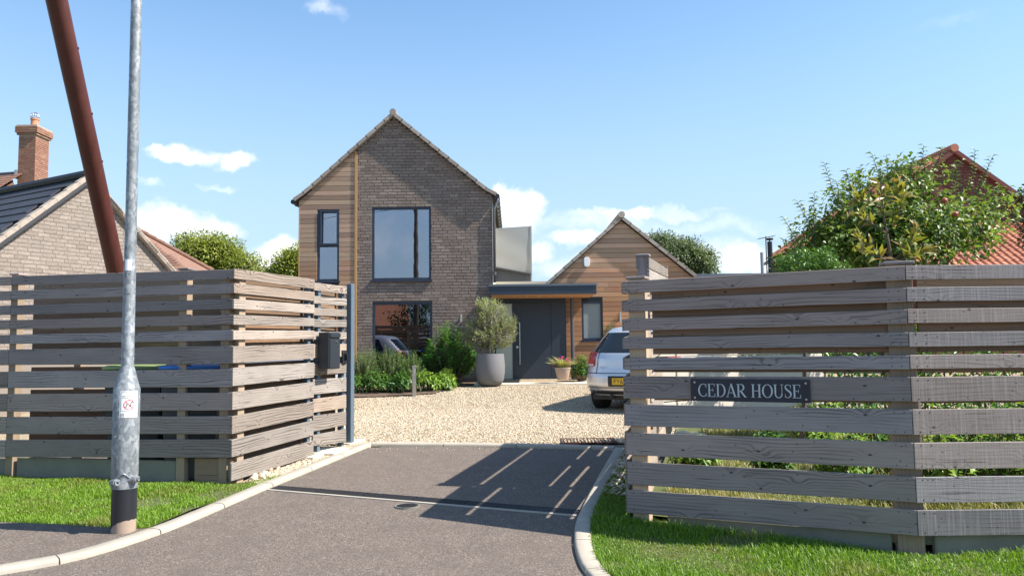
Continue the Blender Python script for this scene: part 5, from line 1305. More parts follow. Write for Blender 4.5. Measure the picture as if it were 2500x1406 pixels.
LET = {
 'C': (.70, [arc(.40, .5, .335, .48, 48, 318, TK, TN), rect(.60, .68, .635, .93), rect(.60, .12, .63, .28)]),
 'E': (.66, [rect(.10, 0, .10 + TK, 1), serif(.15, 0), serif(.15, 1 - SF), rect(.15, 1 - TN, .55, 1), rect(.53, .78, .565, 1), rect(.15, .50, .44, .54), rect(.42, .40, .455, .64), rect(.15, 0, .58, TN), rect(.565, 0, .605, .25)]),
 'D': (.78, [rect(.10, 0, .10 + TK, 1), serif(.15, 0), serif(.15, 1 - SF), rect(.15, 1 - TN, .36, 1), rect(.15, 0, .36, TN), arc(.34, .5, .335, .48, -90, 90, TK, TN)]),
 'A': (.76, [ribbon([(.09, .02), (.37, 1)], TN * 1.1), ribbon([(.37, 1.02), (.67, .02)], TK), rect(.20, .31, .56, .31 + TN), serif(.09, 0, .2), serif(.67, 0, .24)]),
 'R': (.74, [rect(.10, 0, .10 + TK, 1), serif(.15, 0), serif(.15, 1 - SF), rect(.15, 1 - TN, .33, 1), rect(.15, .46, .34, .50), arc(.33, .74, .22, .245, -90, 90, TK, TN), ribbon([(.32, .48), (.66, .02)], TK), serif(.69, 0, .16)]),
 'H': (.80, [rect(.10, 0, .10 + TK, 1), rect(.56, 0, .56 + TK, 1), serif(.155, 0), serif(.155, 1 - SF), serif(.615, 0), serif(.615, 1 - SF), rect(.15, .48, .62, .52)]),
 'O': (.80, [arc(.40, .5, .33, .48, 0, 360, TK, TN, 44)]),
 'U': (.78, [rect(.11, .3, .11 + TK, 1), rect(.62, .3, .62 + TN, 1), serif(.16, 1 - SF), serif(.64, 1 - SF, .22), arc(.40, .32, .235, .31, 180, 360, TK * .8, TN * 1.4)]),
 'S': (.58, [ribbon([(.475, .80), (.44, .92), (.34, .975), (.22, .975), (.12, .90), (.10, .77), (.16, .66), (.30, .55), (.42, .45), (.49, .33), (.48, .18), (.38, .05), (.26, .02), (.14, .06), (.08, .20)], [TN, TN, TN, TN * 1.2, TK * .7, TK * .8, TK, TK * 1.1, TK * 1.1, TK, TK * .8, TN * 1.4, TN, TN, TN]), rect(.46, .70, .49, .97), rect(.075, .03, .105, .29)]),
}
s_a = None
def s_at(u, v):           # distance along the right fence at which the ray u,v meets it
    d = ray(u, v); n3 = np.array([nR[0], nR[1], 0]); t = ((np.array([*RF0[:2], 0]) - CAM) @ n3) / (d @ n3); p = CAM + d * t; return float((p[:2] - RF0[:2]) @ rd), p[2]
sa, zta = s_at(1687, 925); sb, ztb = s_at(1978, 926); _, zba = s_at(1689, 978); _, zbb = s_at(1980, 983)
zc, hh_ = (zta + ztb + zba + zbb) / 4, (zta + ztb - zba - zbb) / 2; wpl = sb - sa
pc_ = Rp((sa + sb) / 2) + nR * .010
tilt_ = (ztb + zbb - zta - zbb * 0 - zba) / 2 / wpl if False else 0.
np_ = root('name_plate', (pc_[0], pc_[1], zc - hh_ / 2), 'dark slate house name plate with silver serif lettering', 'sign')
mb = MB(); mb.obox((pc_[0], pc_[1], zc), (*rd, 0), (*nR, 0), (0, 0, 1), wpl, .012, hh_); o = mb.build('plate', M['slate_sign'], np_); bevel(o, .003)
def place2d(V2, F, c2, s, depth=.003):
    P = [np.array([*(pc_ + nR * .0062 + rd * (c2[0] + v[0] * s)), zc + c2[1] + v[1] * s]) for v in V2]; n3 = np.array([nR[0], nR[1], 0]) * depth
    V = P + [p + n3 for p in P]; n = len(P); FF = [tuple(i + n for i in f) for f in F]
    for f in F: FF += [(f[i], f[(i + 1) % 4], f[(i + 1) % 4] + n, f[i] + n) for i in range(4)]
    return V, FF
word = 'CEDAR HOUSE'; tw = sum(LET[c][0] if c != ' ' else .34 for c in word); ls = wpl * .865 / tw; x = -wpl * .435
for c in word:
    if c == ' ': x += .34 * ls; continue
    mb = MB()
    for V2, F2 in LET[c][1]: mb.add(*place2d(V2, F2, (x, -ls * .5 * 1.02), ls))
    o = mb.build('letter', M['sign_letter'], np_); x += LET[c][0] * ls
for sx in (-1, 1):
    for sz in (-1, 1):
        p = pc_ + nR * .006 + rd * sx * (wpl / 2 - .03); mb = MB(); q_ = np.array([p[0], p[1], zc + sz * (hh_ / 2 - .025)]); mb.tube([q_, q_ + np.array([nR[0], nR[1], 0]) * .004], .0075, 10); mb.build('screw', M['steel'], np_)

# ================================================================ LAMP POST, SIGN
lp = gnd(301, 1303); lp[2] += .02; lx_, ly_ = lp[0], lp[1]
lamp = root('lamp_post', lp, 'galvanised steel lamp post with dark painted foot on the left verge', 'lamp post')
def lz(v): return at(305, v, ly_)[2]
top_px = at(331, 0, ly_); lean = np.array([0., 0.])
rB = .0905; rS = .0465
mb = MB(); mb.lathe((lx_, ly_, 0), [(rB - .002, lp[2] - .05), (rB - .002, lz(1240))], 28); smooth_by_angle(mb.build('bare_foot', M['foot'], lamp))
# dark band with a slanted lower edge
V = []; F = []; n = 28
for k in range(n):
    a = 2 * math.pi * k / n; zl_ = lz(1276) + (.050 * math.cos(a + .5) + .006 * math.sin(3 * a) + .003 * math.sin(11 * a)); V += [(lx_ + rB * math.cos(a), ly_ + rB * math.sin(a), zl_ - .01), (lx_ + rB * math.cos(a), ly_ + rB * math.sin(a), lz(1190))]
for k in range(n): F.append((2 * k, 2 * ((k + 1) % n), 2 * ((k + 1) % n) + 1, 2 * k + 1))
add('painted_band', V, F, M['black'], lamp, smooth=True)
mb = MB(); mb.lathe((lx_, ly_, 0), [(rB + .004, lz(1190)), (rB + .004, lz(1162)), (rB + .006, lz(1155)), (rB + .006, lz(948)), (rB + .001, lz(945)), (rS + .01, lz(903)), (rS, lz(893)), (rS - .004, lz(500)), (rS - .006, 5.6), (rS - .006, 5.8)], 32); smooth_by_angle(mb.build('shaft', M['galv'], lamp), 40)
# hinge collar with bolt barrels
for (uu, vv, ang) in ((297, 1173, 250), (338, 1168, 330)):
    a = R_(ang); c = np.array([lx_ + (rB + .004) * math.cos(a), ly_ + (rB + .004) * math.sin(a), lz(vv)]); tdir = np.array([-math.sin(a) * .6 + .3, math.cos(a) * .6 - .5, .1]); tdir = nrm(tdir)
    mb = MB(); mb.tube([c - tdir * .03, c + tdir * .035], .028, 16); mb.tube([c + tdir * .035, c + tdir * .05], [.021, .019], 16); o = mb.build('hinge_bolt', M['galv'], lamp); smooth_by_angle(o)
    mb = MB(); mb.tube([c + tdir * .0495, c + tdir * .0515], .009, 10); mb.build('bolt_socket', M['black'], o)
mb = MB(); n = 20
pts = [(lx_ + (rB + .008) * math.cos(R_(d_)), ly_ + (rB + .008) * math.sin(R_(d_)), lz(1166 - 14 * math.exp(-((d_ - 290) / 22.) ** 2))) for d_ in np.linspace(235, 345, n)]; mb.tube(pts, .006, 6); mb.build('collar_lip', M['galv'], lamp)
c = np.array([lx_ + (rB + .006) * math.cos(R_(252)), ly_ + (rB + .006) * math.sin(R_(252)), lz(1062)]); mb = MB(); mb.tube([c, c + [-.003, -.01, 0]], .009, 8); mb.build('screw', M['steel'], lamp)
# stickers curve round the shaft
def wrap(V2, rad, z0, ang0, off):      # V2 (x along the circumference in metres, z)
    return [(lx_ + (rad + off) * math.cos(ang0 + v[0] / rad), ly_ + (rad + off) * math.sin(ang0 + v[0] / rad), z0 + v[1]) for v in V2]
def gridrect(x0, x1, z0, z1, n=14):
    V = []; F = []
    for i in range(n + 1): V += [(x0 + (x1 - x0) * i / n, z0), (x0 + (x1 - x0) * i / n, z1)]
    for i in range(n): F.append((2 * i, 2 * i + 2, 2 * i + 3, 2 * i + 1))
    return V, F
toC = math.atan2(-ly_, -lx_)
a_s = toC + R_(11); zs0, zs1 = lz(1017), lz(953); zm = (zs0 + zs1) / 2; hw_, hh2 = .0665, (zs1 - zs0) / 2; rad = rB + .006
st = add('sign_plate', wrap(gridrect(-hw_, hw_, -hh2, hh2)[0], rad, zm, a_s, .002), gridrect(-hw_, hw_, -hh2, hh2)[1], M['sign_white'], lamp)
mb = MB()
for (x0, x1, z0, z1) in ((-hw_ + .008, -hw_ + .0105, -hh2 + .045, hh2 - .008), (hw_ - .0105, hw_ - .008, -hh2 + .008, hh2 - .008), (-hw_ + .008, hw_ - .008, hh2 - .0105, hh2 - .008), (-hw_ + .04, hw_ - .008, -hh2 + .008, -hh2 + .0105), (-.05, .005, -.052, -.0495)):
    V, F = gridrect(x0, x1, z0, z1); mb.add(wrap(V, rad, zm, a_s, .0026), F)
V, F = T_NOF; w_ = V[:, 0].max(); s_ = .098 / w_; mb.add(wrap([(-.049 + v[0] * s_, .056 + v[1] * s_ * 1.0) for v in V], rad, zm, a_s, .0027), F)
for k in range(9): V, F = gridrect(-.049 + k * .011, -.049 + k * .011 + .0085, .046, .0495, 2); mb.add(wrap(V, rad, zm, a_s, .0026), F)
V, F = gridrect(-hw_ + .007, -hw_ + .033, -hh2 + .007, -hh2 + .010, 4); mb.add(wrap(V, rad, zm, a_s, .0027), F)
for (x0, x1, z0, z1) in ((-hw_ + .007, -hw_ + .010, -hh2 + .007, -hh2 + .033), (-hw_ + .030, -hw_ + .033, -hh2 + .007, -hh2 + .033), (-hw_ + .007, -hw_ + .033, -hh2 + .030, -hh2 + .033), (-hw_ + .014, -hw_ + .018, -hh2 + .016, -hh2 + .024), (-hw_ + .021, -hw_ + .025, -hh2 + .016, -hh2 + .024)):
    V, F = gridrect(x0, x1, z0, z1, 3); mb.add(wrap(V, rad, zm, a_s, .0027), F)
# dog pictogram
dog = [((-.018, .0), (.014, .010), .011), ((.012, .008), (.017, .022), .006), ((.017, .022), (.026, .020), .006), ((-.017, -.002), (-.022, -.016), .005), ((-.022, -.016), (-.016, -.019), .004), ((.010, .006), (.012, -.018), .0045), ((.004, .004), (.004, -.018), .0045), ((-.018, .002), (-.025, .008), .003), ((-.030, -.018), (-.026, -.014), .006)]
for a, b, w in dog: V, F = ribbon([a, b], w); mb.add(wrap([(v[0], v[1] - .004) for v in V], rad, zm, a_s, .0027), F)
mb.build('sign_print', M['sign_black'], st)
mb = MB(); V, F = ribbon([(.036 * math.cos(t), .036 * math.sin(t) - .004) for t in np.linspace(0, 6.2832, 40)], .0055); mb.add(wrap(V, rad, zm, a_s, .0031), F)
V, F = ribbon([(-.025 + .05 * k / 6, .025 - .05 * k / 6 - .004) for k in range(7)], .005); mb.add(wrap(V, rad, zm, a_s, .0033), F); mb.build('prohibition_ring', M['red'], st)
V, F = gridrect(-.024, .028, 0, lz(635) - lz(662)); add('sticker', wrap(V, rS, lz(662), toC - R_(18), .001), F, M['sign_white'], lamp)
V, F = gridrect(-.026, .026, 0, lz(664) - lz(718)); add('faded_sticker', wrap(V, rS, lz(718), toC - R_(20), .001), F, M['galv'], lamp)
# lantern above the picture
mb = MB(); mb.tube([(lx_, ly_, 5.75), (lx_, ly_, 5.95), (lx_, ly_ - .25, 6.02), (lx_, ly_ - .6, 6.03)], [.035, .035, .04, .06], 10); mb.obox((lx_, ly_ - .75, 6.03), (1, 0, 0), (0, 1, 0), (0, 0, 1), .22, .5, .09); mb.build('lantern', M['gutter'], lamp)

# ---- leaning rust red pole
a_, b_ = at(284, 665, 11.2), at(138, 0, 9.25); dd = nrm(b_ - a_); s0 = (a_[2] - .1) / dd[2]; p0 = a_ - dd * s0; p1 = b_ + dd * 2.6
mb = MB(); nseg = 30; mb.tube([p0 + (p1 - p0) * k / nseg for k in range(nseg + 1)], [.123 + .001 * math.sin(k * 2.1) for k in range(nseg + 1)], 28); o = mb.build('leaning_pole', M['rustpole'], None); smooth_by_angle(o, 50); tag(o, 'thick rust red pole leaning left behind the slatted fence', 'pole'); WL[o.name] = np.array(o.location)
for k_ in (.30, .42, .50, .57, .66, .74):
    q_ = p0 + (p1 - p0) * k_; sd = nrm(np.cross(dd, (0, 1, 0)) + np.array([0, -.35, 0])); sd = sd if sd[0] > 0 else -sd; mb = MB(); mb.tube([q_ + sd * .115, q_ + sd * .136], .016, 8); mb.build('stud', M['rustpole'], o)

# ================================================================ DRIVE DETAILS
da, db = gnd(668, 1190), gnd(1413, 1251); dv = nrm((db - da)[:2]); dnv_ = np.array([-dv[1], dv[0]]); Ld = np.linalg.norm((db - da)[:2])
dc = root('channel_drain', (*(da + db)[:2] / 2, h(7)), 'black slotted channel drain with cream edging across the driveway', 'drain')
ns = 6
for k in range(ns):
    mb = MB(); s0, s1 = Ld * k / ns + .002, Ld * (k + 1) / ns - .002
    def ck_(s, w, z): p = da[:2] + dv * s + dnv_ * w; return np.array([p[0], p[1], h(p[1]) + z])
    def slab_(sa_, sb_, wa, wb, zt): mb.add([ck_(sa_, wa, -.02), ck_(sb_, wa, -.02), ck_(sb_, wb, -.02), ck_(sa_, wb, -.02), ck_(sa_, wa, zt), ck_(sb_, wa, zt), ck_(sb_, wb, zt), ck_(sa_, wb, zt)], [(3, 2, 1, 0), (4, 5, 6, 7), (0, 1, 5, 4), (1, 2, 6, 5), (2, 3, 7, 6), (3, 0, 4, 7)])
    slab_(s0, s1, -.066, -.056, .006); slab_(s0, s1, .066, .076, .006)
    slab_(s0, s1, -.004, .004, .005)
    m = int((s1 - s0) / .022)
    for j in range(m): slab_(s0 + j * .022, s0 + j * .022 + .010, -.056, .066, .005)
    mb.build('grating', M['dark_plastic'], dc)
mb = MB()
for k in range(12): slab_(Ld * k / 12, Ld * (k + 1) / 12, -.102, -.070, .004)
mb.build('edging_strip', M['kerb'], dc)
mb = MB()
for k in range(12): slab_(Ld * k / 12, Ld * (k + 1) / 12, -.056, .066, -.0025)
mb.build('channel', M['dark_plastic'], dc)
cv_ = gnd(994, 1234); cvr = root('drain_cover', cv_, 'small round drain cover with pale rim below the channel drain', 'drain cover')
mb = MB(); mb.lathe(cv_ + [0, 0, -.02], [(.108, 0), (.108, .024), (.098, .024), (.098, .018)], 32); mb.build('rim', M['plinth'], cvr)
mb = MB(); mb.lathe(cv_ + [0, 0, -.02], [(.097, 0), (.097, .0215)], 28); o = mb.build('lid', M['dark_plastic'], cvr)
mb = MB()
for k in range(-3, 4):
    w = math.sqrt(max(0, .078 ** 2 - (k * .022) ** 2)); 
    if w > .02: mb.box(cv_[0] - w, cv_[0] + w, cv_[1] + k * .022 - .004, cv_[1] + k * .022 + .004, cv_[2] + .001, cv_[2] + .0035)
mb.build('rib', M['rubber'], o)
ma, mc = gnd(1372, 1083, .02), gnd(1488, 1068, .02); x0, x1, y0, y1 = ma[0], mc[0] + .05, ma[1] + .02, mc[1] + .03; zz = h((y0 + y1) / 2) + .02
mt = root('foot_grate', ((x0 + x1) / 2, (y0 + y1) / 2, zz), 'rusty metal grate lying on the gravel by the right kerb corner', 'grate')
mb = MB(); mb.box(x0, x1, y0, y0 + .02, zz - .02, zz + .002); mb.box(x0, x1, y1 - .02, y1, zz - .02, zz + .002); mb.box(x0, x0 + .02, y0 + .02, y1 - .02, zz - .02, zz + .002); mb.box(x1 - .02, x1, y0 + .02, y1 - .02, zz - .02, zz + .002); mb.build('frame', M['rust_grate'], mt)
mb = MB()
for k in range(1, 16): x = x0 + (x1 - x0) * k / 16; mb.box(x - .005, x + .005, y0 + .02, y1 - .02, zz - .015, zz - .002)
mb.build('bar', M['rust_grate'], mt)
# ================================================================ CARS
ZK = [.28, .34, .45, .58, .66, .75, .90, .97, 1.05, 1.15, 1.25, 1.35, 1.42, 1.465]
XR = [.10, .05, .00, .00, .025, .05, .07, .10, .17, .27, .37, .47, .56, .85]
XF = [3.85, 3.92, 3.97, 3.95, 3.93, 3.85, 3.45, 3.12, 2.9, 2.65, 2.42, 2.2, 2.0, 1.7]
HW = [.76, .81, .84, .845, .84, .83, .815, .80, .765, .72, .68, .635, .575, .40]
def car(base, ang, paint, label, name='parked_car', plate=True):
    fw = np.array([math.sin(ang), math.cos(ang), 0]); lf_ = np.array([-math.cos(ang), math.sin(ang), 0]); base = np.array(base, float)
    def T(V): return [base + fw * v[0] + lf_ * v[1] + np.array([0, 0, v[2]]) for v in V]
    r = root(name, base, label, 'car', 'parked silver cars')
    def xr_(y, z): w = np.interp(z, ZK, HW); return np.interp(z, ZK, XR) + .30 * min(1, abs(y) / w) ** 4.5
    def xf_(y, z): w = np.interp(z, ZK, HW); return np.interp(z, ZK, XF) - .5 * min(1, abs(y) / w) ** 3
    zs = sorted(set(list(ZK) + list(np.linspace(.28, 1.465, 22)))); V = []; F = []
    def outline(z):
        w = np.interp(z, ZK, HW); o = []
        for t in np.linspace(-1, 1, 17): o.append((xr_(t * w, z), t * w, z))
        a, b = xr_(w, z), xf_(w, z)
        for t in np.linspace(0, 1, 8)[1:-1]: o.append((a + (b - a) * t, w, z))
        for t in np.linspace(1, -1, 13): o.append((xf_(t * w, z), t * w, z))
        for t in np.linspace(1, 0, 8)[1:-1]: o.append((a + (b - a) * t, -w, z))
        return o
    m = None
    for z in zs: o = outline(z); m = len(o); V += o
    for i in range(len(zs) - 1):
        for k in range(m): F.append((i * m + k, i * m + (k + 1) % m, (i + 1) * m + (k + 1) % m, (i + 1) * m + k))
    F.append(tuple(range(m - 1, -1, -1))); F.append(tuple((len(zs) - 1) * m + k for k in range(m)))
    bd = add('body', T(V), F, paint, r, base); fix_normals(bd); smooth_by_angle(bd, 40)
    def rear_patch(name, y0, y1, z0, z1, mat, off, par, ny=10, nz=6, inset=0.):
        V = []; F = []
        for i in range(nz + 1):
            z = z0 + (z1 - z0) * i / nz; w = np.interp(z, ZK, HW)
            for j in range(ny + 1):
                y = (y0 + (y1 - y0) * j / ny) * w; V.append((xr_(y, z) - off, y * (1 + .012 * (abs(y) > .9 * w)), z))
        for i in range(nz):
            for j in range(ny): F.append((i * (ny + 1) + j, i * (ny + 1) + j + 1, (i + 1) * (ny + 1) + j + 1, (i + 1) * (ny + 1) + j))
        return add(name, T(V), F, mat, par, base, smooth=True)
    rear_patch('rear_window', -.88, .88, 1.0, 1.34, M['car_glass'], .008, r)
    rear_patch('tailgate_seam', -.98, .98, .648, .660, M['dark_plastic'], .004, r, 20, 1)
    rear_patch('bumper_seam', -.99, .99, .405, .418, M['dark_plastic'], .004, r, 20, 1)
    rear_patch('bumper_lower', -.9, .9, .30, .36, M['dark_plastic'], .004, r, 20, 2)
    for s in (-1, 1):
        tl = rear_patch('tail_lamp', s * .76, s * .995, .77, 1.01, M['lens'], .014, r); rear_patch('reversing_lamp', s * .78, s * .96, .775, .805, M['lens_clear'], .019, tl, 8, 2)
        rear_patch('tailgate_edge', s * .675, s * .688, .42 + .24, 1.0, M['dark_plastic'], .005, r, 1, 8)
    if plate:
        rear_patch('plate_recess', -.40, .40, .43, .61, M['dark_plastic'], .003, r)
        mb = MB(); V = [(-.012 + a, b, c) for a in (0, .01) for b in (-.26, .26) for c in (.465, .576)]; mb.add(T(V), BOXF); pl = mb.build('number_plate', M['plate_yellow'], r)
        V, F = T_FY6; s_ = .079 / V[:, 1].max(); mb = MB(); mb.add(T([(-.0135, .235 - v[0] * s_ * .95, .481 + v[1] * s_) for v in V]), F); mb.build('plate_text', M['sign_black'], pl)
        V, F = T_POLO; s_ = .034 / V[:, 1].max(); mb = MB(); mb.add(T([(xr_(.46, .75) - .012, .50 - v[0] * s_ * 1.15, .735 + v[1] * s_) for v in V]), F); mb.build('badge', M['alloy'], r)
    # side windows, lamps at the front
    for s in (-1, 1):
        mb = MB()
        for (xa, xb, xc, xd) in ((.75, 1.62, 1.60, .95), (1.72, 2.72, 2.22, 1.72)):
            Vw = []
            for t in np.linspace(0, 1, 5):
                z = .99 + (1.34 - .99) * t; w = np.interp(z, ZK, HW) + .006; a = xa + (xd - xa) * t; b = xb + (xc - xb) * t; Vw += [(a, s * w, z), (b, s * w, z)]
            mb.add(T(Vw), [(2 * i, 2 * i + 1, 2 * i + 3, 2 * i + 2) for i in range(4)])
        mb.build('side_window', M['car_glass'], r)
        mb = MB(); mb.add(T([(1.5, s * .842, .86), (1.72, s * .842, .86), (1.72, s * .842, .885), (1.5, s * .842, .885), (1.5, s * .865, .86), (1.72, s * .865, .86), (1.72, s * .865, .885), (1.5, s * .865, .885)]), [(0, 1, 2, 3), (4, 5, 6, 7), (0, 1, 5, 4), (2, 3, 7, 6), (0, 3, 7, 4), (1, 2, 6, 5)]); mb.build('door_handle', paint, r)
        mb = MB(); mb.obox(T([(2.55, s * .90, 1.0)])[0], fw, lf_, (0, 0, 1), .10, .18, .13); bevel(mb.build('door_mirror', paint, r), .03, 2)
    for (x, s) in ((.72, 1), (.72, -1), (3.20, 1), (3.20, -1)):
        mb = MB(); n = 26
        c0, c1 = T([(x, s * .845, .31)])[0], T([(x, s * .65, .31)])[0]; ax = lf_ * s
        prof = [(.20, .0), (.27, .008), (.300, -.012), (.31, -.05), (.31, -.15), (.295, -.19), (.2, -.195)]; V = []; F = []
        for (rr, d) in prof:
            for k in range(n): a = 2 * math.pi * k / n; V.append(c0 + ax * (d - .02) + fw * rr * math.cos(a) + np.array([0, 0, rr * math.sin(a)]))
        for i in range(len(prof) - 1):
            for k in range(n): F.append((i * n + k, i * n + (k + 1) % n, (i + 1) * n + (k + 1) % n, (i + 1) * n + k))
        F.append(tuple(range(n))); F.append(tuple((len(prof) - 1) * n + k for k in range(n)))
        w = add('wheel', V, F, M['rubber'], r); fix_normals(w); smooth_by_angle(w, 40)
        mb = MB(); mb.tube([c0 - ax * .03, c0 - ax * .012], .185, 24)
        mb.build('rim', M['alloy'], w)
        # dark disc painted for the shade inside the wheel arch
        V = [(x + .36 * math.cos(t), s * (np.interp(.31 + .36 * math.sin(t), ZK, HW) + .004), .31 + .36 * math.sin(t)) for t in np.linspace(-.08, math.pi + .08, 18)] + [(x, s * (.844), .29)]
        add('wheel_arch_shade', T(V), [(i, i + 1, 18) for i in range(17)], M['dark_plastic'], r, base)
    mb = MB(); mb.add(T([(a, b, c) for a in (.25, 3.7) for b in (-.7, .7) for c in (.2, .3)]), BOXF); mb.build('underbody', M['dark_plastic'], r)
    mb = MB(); q = T([(.03, .30, .27), (.6, .30, .27)]); mb.tube(q, .03, 10); mb.build('exhaust', M['dark_plastic'], r)
    return r
cb = gnd(1463, 998); ca = R_(28)
# the rear-left tyre touches the gravel at cb
fwv = np.array([math.sin(ca), math.cos(ca), 0]); lfv = np.array([-math.cos(ca), math.sin(ca), 0])
cbase = np.array([cb[0], cb[1], 0]) - fwv * .60 - lfv * .74; cbase[2] = h(cb[1]) - .005
car(cbase, ca, M['car_silver'], 'silver hatchback with yellow plate half hidden by the right fence')
car((-3.05, 14.2, h(14.2)), R_(-90), M['car_white'], 'pale silver car parked behind the left return, reflected in the window', plate=False)

# ================================================================ PLANTS
def leaves(name, P, A, N, L, W, mat, parent, rnd=None, droop=.15, fold=.25, wide=.45):
    n = len(P); A = A / np.maximum(1e-6, np.linalg.norm(A, axis=1, keepdims=True)); S = np.cross(A, N); S /= np.maximum(1e-6, np.linalg.norm(S, axis=1, keepdims=True)); N2 = np.cross(S, A)
    L = np.broadcast_to(L, n)[:, None]; W = np.broadcast_to(W, n)[:, None]
    b = P; m1 = P + A * L * wide - S * W * .5 + N2 * W * fold; m2 = P + A * L * wide + S * W * .5 + N2 * W * fold; mc = P + A * L * wide * 1.05; t = P + A * L - N2 * L * droop
    V = np.stack([b, m1, mc, m2, t], 1).reshape(-1, 3); k = np.arange(n)[:, None] * 5
    F = np.concatenate([k + [[0, 2, 1]], k + [[0, 3, 2]], k + [[1, 2, 4]], k + [[2, 3, 4]]]); 
    rn = np.repeat(RS.rand(n) if rnd is None else rnd, 5)
    return add(name, V, F, mat, parent, np.array(P.mean(0)), rnd=rn)
def unit(n, r): v = r.normal(size=(n, 3)); return v / np.linalg.norm(v, axis=1, keepdims=True)
def shrub(name, label, cat, base, w, d, hgt, nsh, lps, L, W, mat, seed, stem=None, lower=.25, jit=.35, droop=.15, group=None, up=.5, center=None, parent=None, fold=.25, topd=1.):
    """shoots fan out from the base into a dome; leaves sit round every shoot"""
    r = np.random.RandomState(seed); base = np.array(base, float); rt = parent or root(name, base, label, cat, group); mb = MB(); P = []; A = []; N = []; RN = []
    for i in range(nsh):
        th = r.uniform(0, 6.283); rad = math.sqrt(r.uniform(0, 1)); tip = np.array([math.cos(th) * rad * w / 2, math.sin(th) * rad * d / 2, hgt * (1 - .55 * rad ** 2.2) * r.uniform(.72, 1.08) * topd])
        st_ = np.array([tip[0] * .25, tip[1] * .25, 0.]); mid = (st_ + tip) / 2 + np.array([tip[0] * .22, tip[1] * .22, .06 * hgt]); pts = [base + st_ * (1 - t) ** 2 + mid * 2 * t * (1 - t) + tip * t * t for t in np.linspace(0, 1, 7)]
        mb.tube(pts[:], [.011 * max(.3, hgt) * (1 - .8 * t) for t in np.linspace(0, 1, 7)], 4, False)
        sr = r.uniform(0, .55)
        for j in range(lps):
            t = lower + (1 - lower) * (j + r.uniform(0, 1)) / lps; k = min(int(t * 6), 5); p = pts[k] + (pts[k + 1] - pts[k]) * (t * 6 - k); ax = nrm(pts[k + 1] - pts[k]); 
            a = j * 2.4 + r.uniform(-.5, .5); e1 = nrm(np.cross(ax, (.3, .9, .2))); e2 = np.cross(ax, e1); out = math.cos(a) * e1 + math.sin(a) * e2
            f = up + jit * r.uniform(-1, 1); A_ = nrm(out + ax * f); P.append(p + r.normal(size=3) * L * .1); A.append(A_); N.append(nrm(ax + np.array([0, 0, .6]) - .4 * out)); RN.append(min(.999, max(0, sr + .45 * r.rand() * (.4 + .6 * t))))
    P, A, N = np.array(P), np.array(A), np.array(N); n = len(P)
    lf_ = leaves('foliage', P, A, N, L * r.uniform(.65, 1.2, n), W * r.uniform(.7, 1.2, n), mat, rt, np.array(RN), droop, fold)
    mb.build('stem', stem or M['bark'], rt); return rt
def gz(x, y): return np.array([x, y, h(y)])
bedp = [at(866, 965, 16.)[0] - 3, at(1170, 940, 17.)[0]]
tag(loft('planting_bed', [np.array([-9, 16.0]), gnd(866, 972)[:2], gnd(960, 970)[:2], gnd(1060, 963)[:2], gnd(1105, 948)[:2], gnd(1160, 941)[:2]], [np.array([-9, 18.95])] + [np.array([x, 18.95]) for x in (-3.6, -2.8, -1.9, -1.4, -.8)], M['soil'], .03, 5), kind='structure')
def sp(u, v, Y): p = at(u, v, Y); return np.array([p[0], Y, h(Y) + .02])
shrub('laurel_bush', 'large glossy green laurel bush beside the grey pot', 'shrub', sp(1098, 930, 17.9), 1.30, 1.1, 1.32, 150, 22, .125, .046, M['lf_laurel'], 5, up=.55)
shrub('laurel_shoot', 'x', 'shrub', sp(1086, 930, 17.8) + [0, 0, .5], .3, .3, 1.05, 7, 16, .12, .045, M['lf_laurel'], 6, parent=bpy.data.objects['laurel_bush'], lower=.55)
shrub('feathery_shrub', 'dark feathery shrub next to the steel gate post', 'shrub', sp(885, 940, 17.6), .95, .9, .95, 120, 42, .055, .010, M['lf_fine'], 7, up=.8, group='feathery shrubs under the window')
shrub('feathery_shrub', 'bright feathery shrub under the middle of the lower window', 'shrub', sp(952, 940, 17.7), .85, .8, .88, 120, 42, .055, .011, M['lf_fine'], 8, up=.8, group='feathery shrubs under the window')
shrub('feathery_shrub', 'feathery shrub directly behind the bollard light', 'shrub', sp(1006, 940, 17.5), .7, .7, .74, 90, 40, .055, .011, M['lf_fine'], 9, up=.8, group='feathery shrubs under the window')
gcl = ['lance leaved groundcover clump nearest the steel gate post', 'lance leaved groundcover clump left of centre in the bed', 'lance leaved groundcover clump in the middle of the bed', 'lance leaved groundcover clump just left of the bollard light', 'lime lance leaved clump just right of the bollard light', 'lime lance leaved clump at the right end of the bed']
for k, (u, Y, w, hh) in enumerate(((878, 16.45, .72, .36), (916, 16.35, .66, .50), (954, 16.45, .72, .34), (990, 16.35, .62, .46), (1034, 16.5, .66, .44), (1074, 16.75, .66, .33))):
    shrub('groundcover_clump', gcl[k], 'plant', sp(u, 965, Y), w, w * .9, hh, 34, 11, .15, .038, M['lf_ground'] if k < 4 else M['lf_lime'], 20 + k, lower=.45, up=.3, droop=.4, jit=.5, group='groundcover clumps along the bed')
shrub('lime_bush', 'small rounded lime green bush in front of the laurel', 'shrub', sp(1090, 945, 17.0), .46, .46, .42, 70, 18, .045, .022, M['lf_lime'], 30)
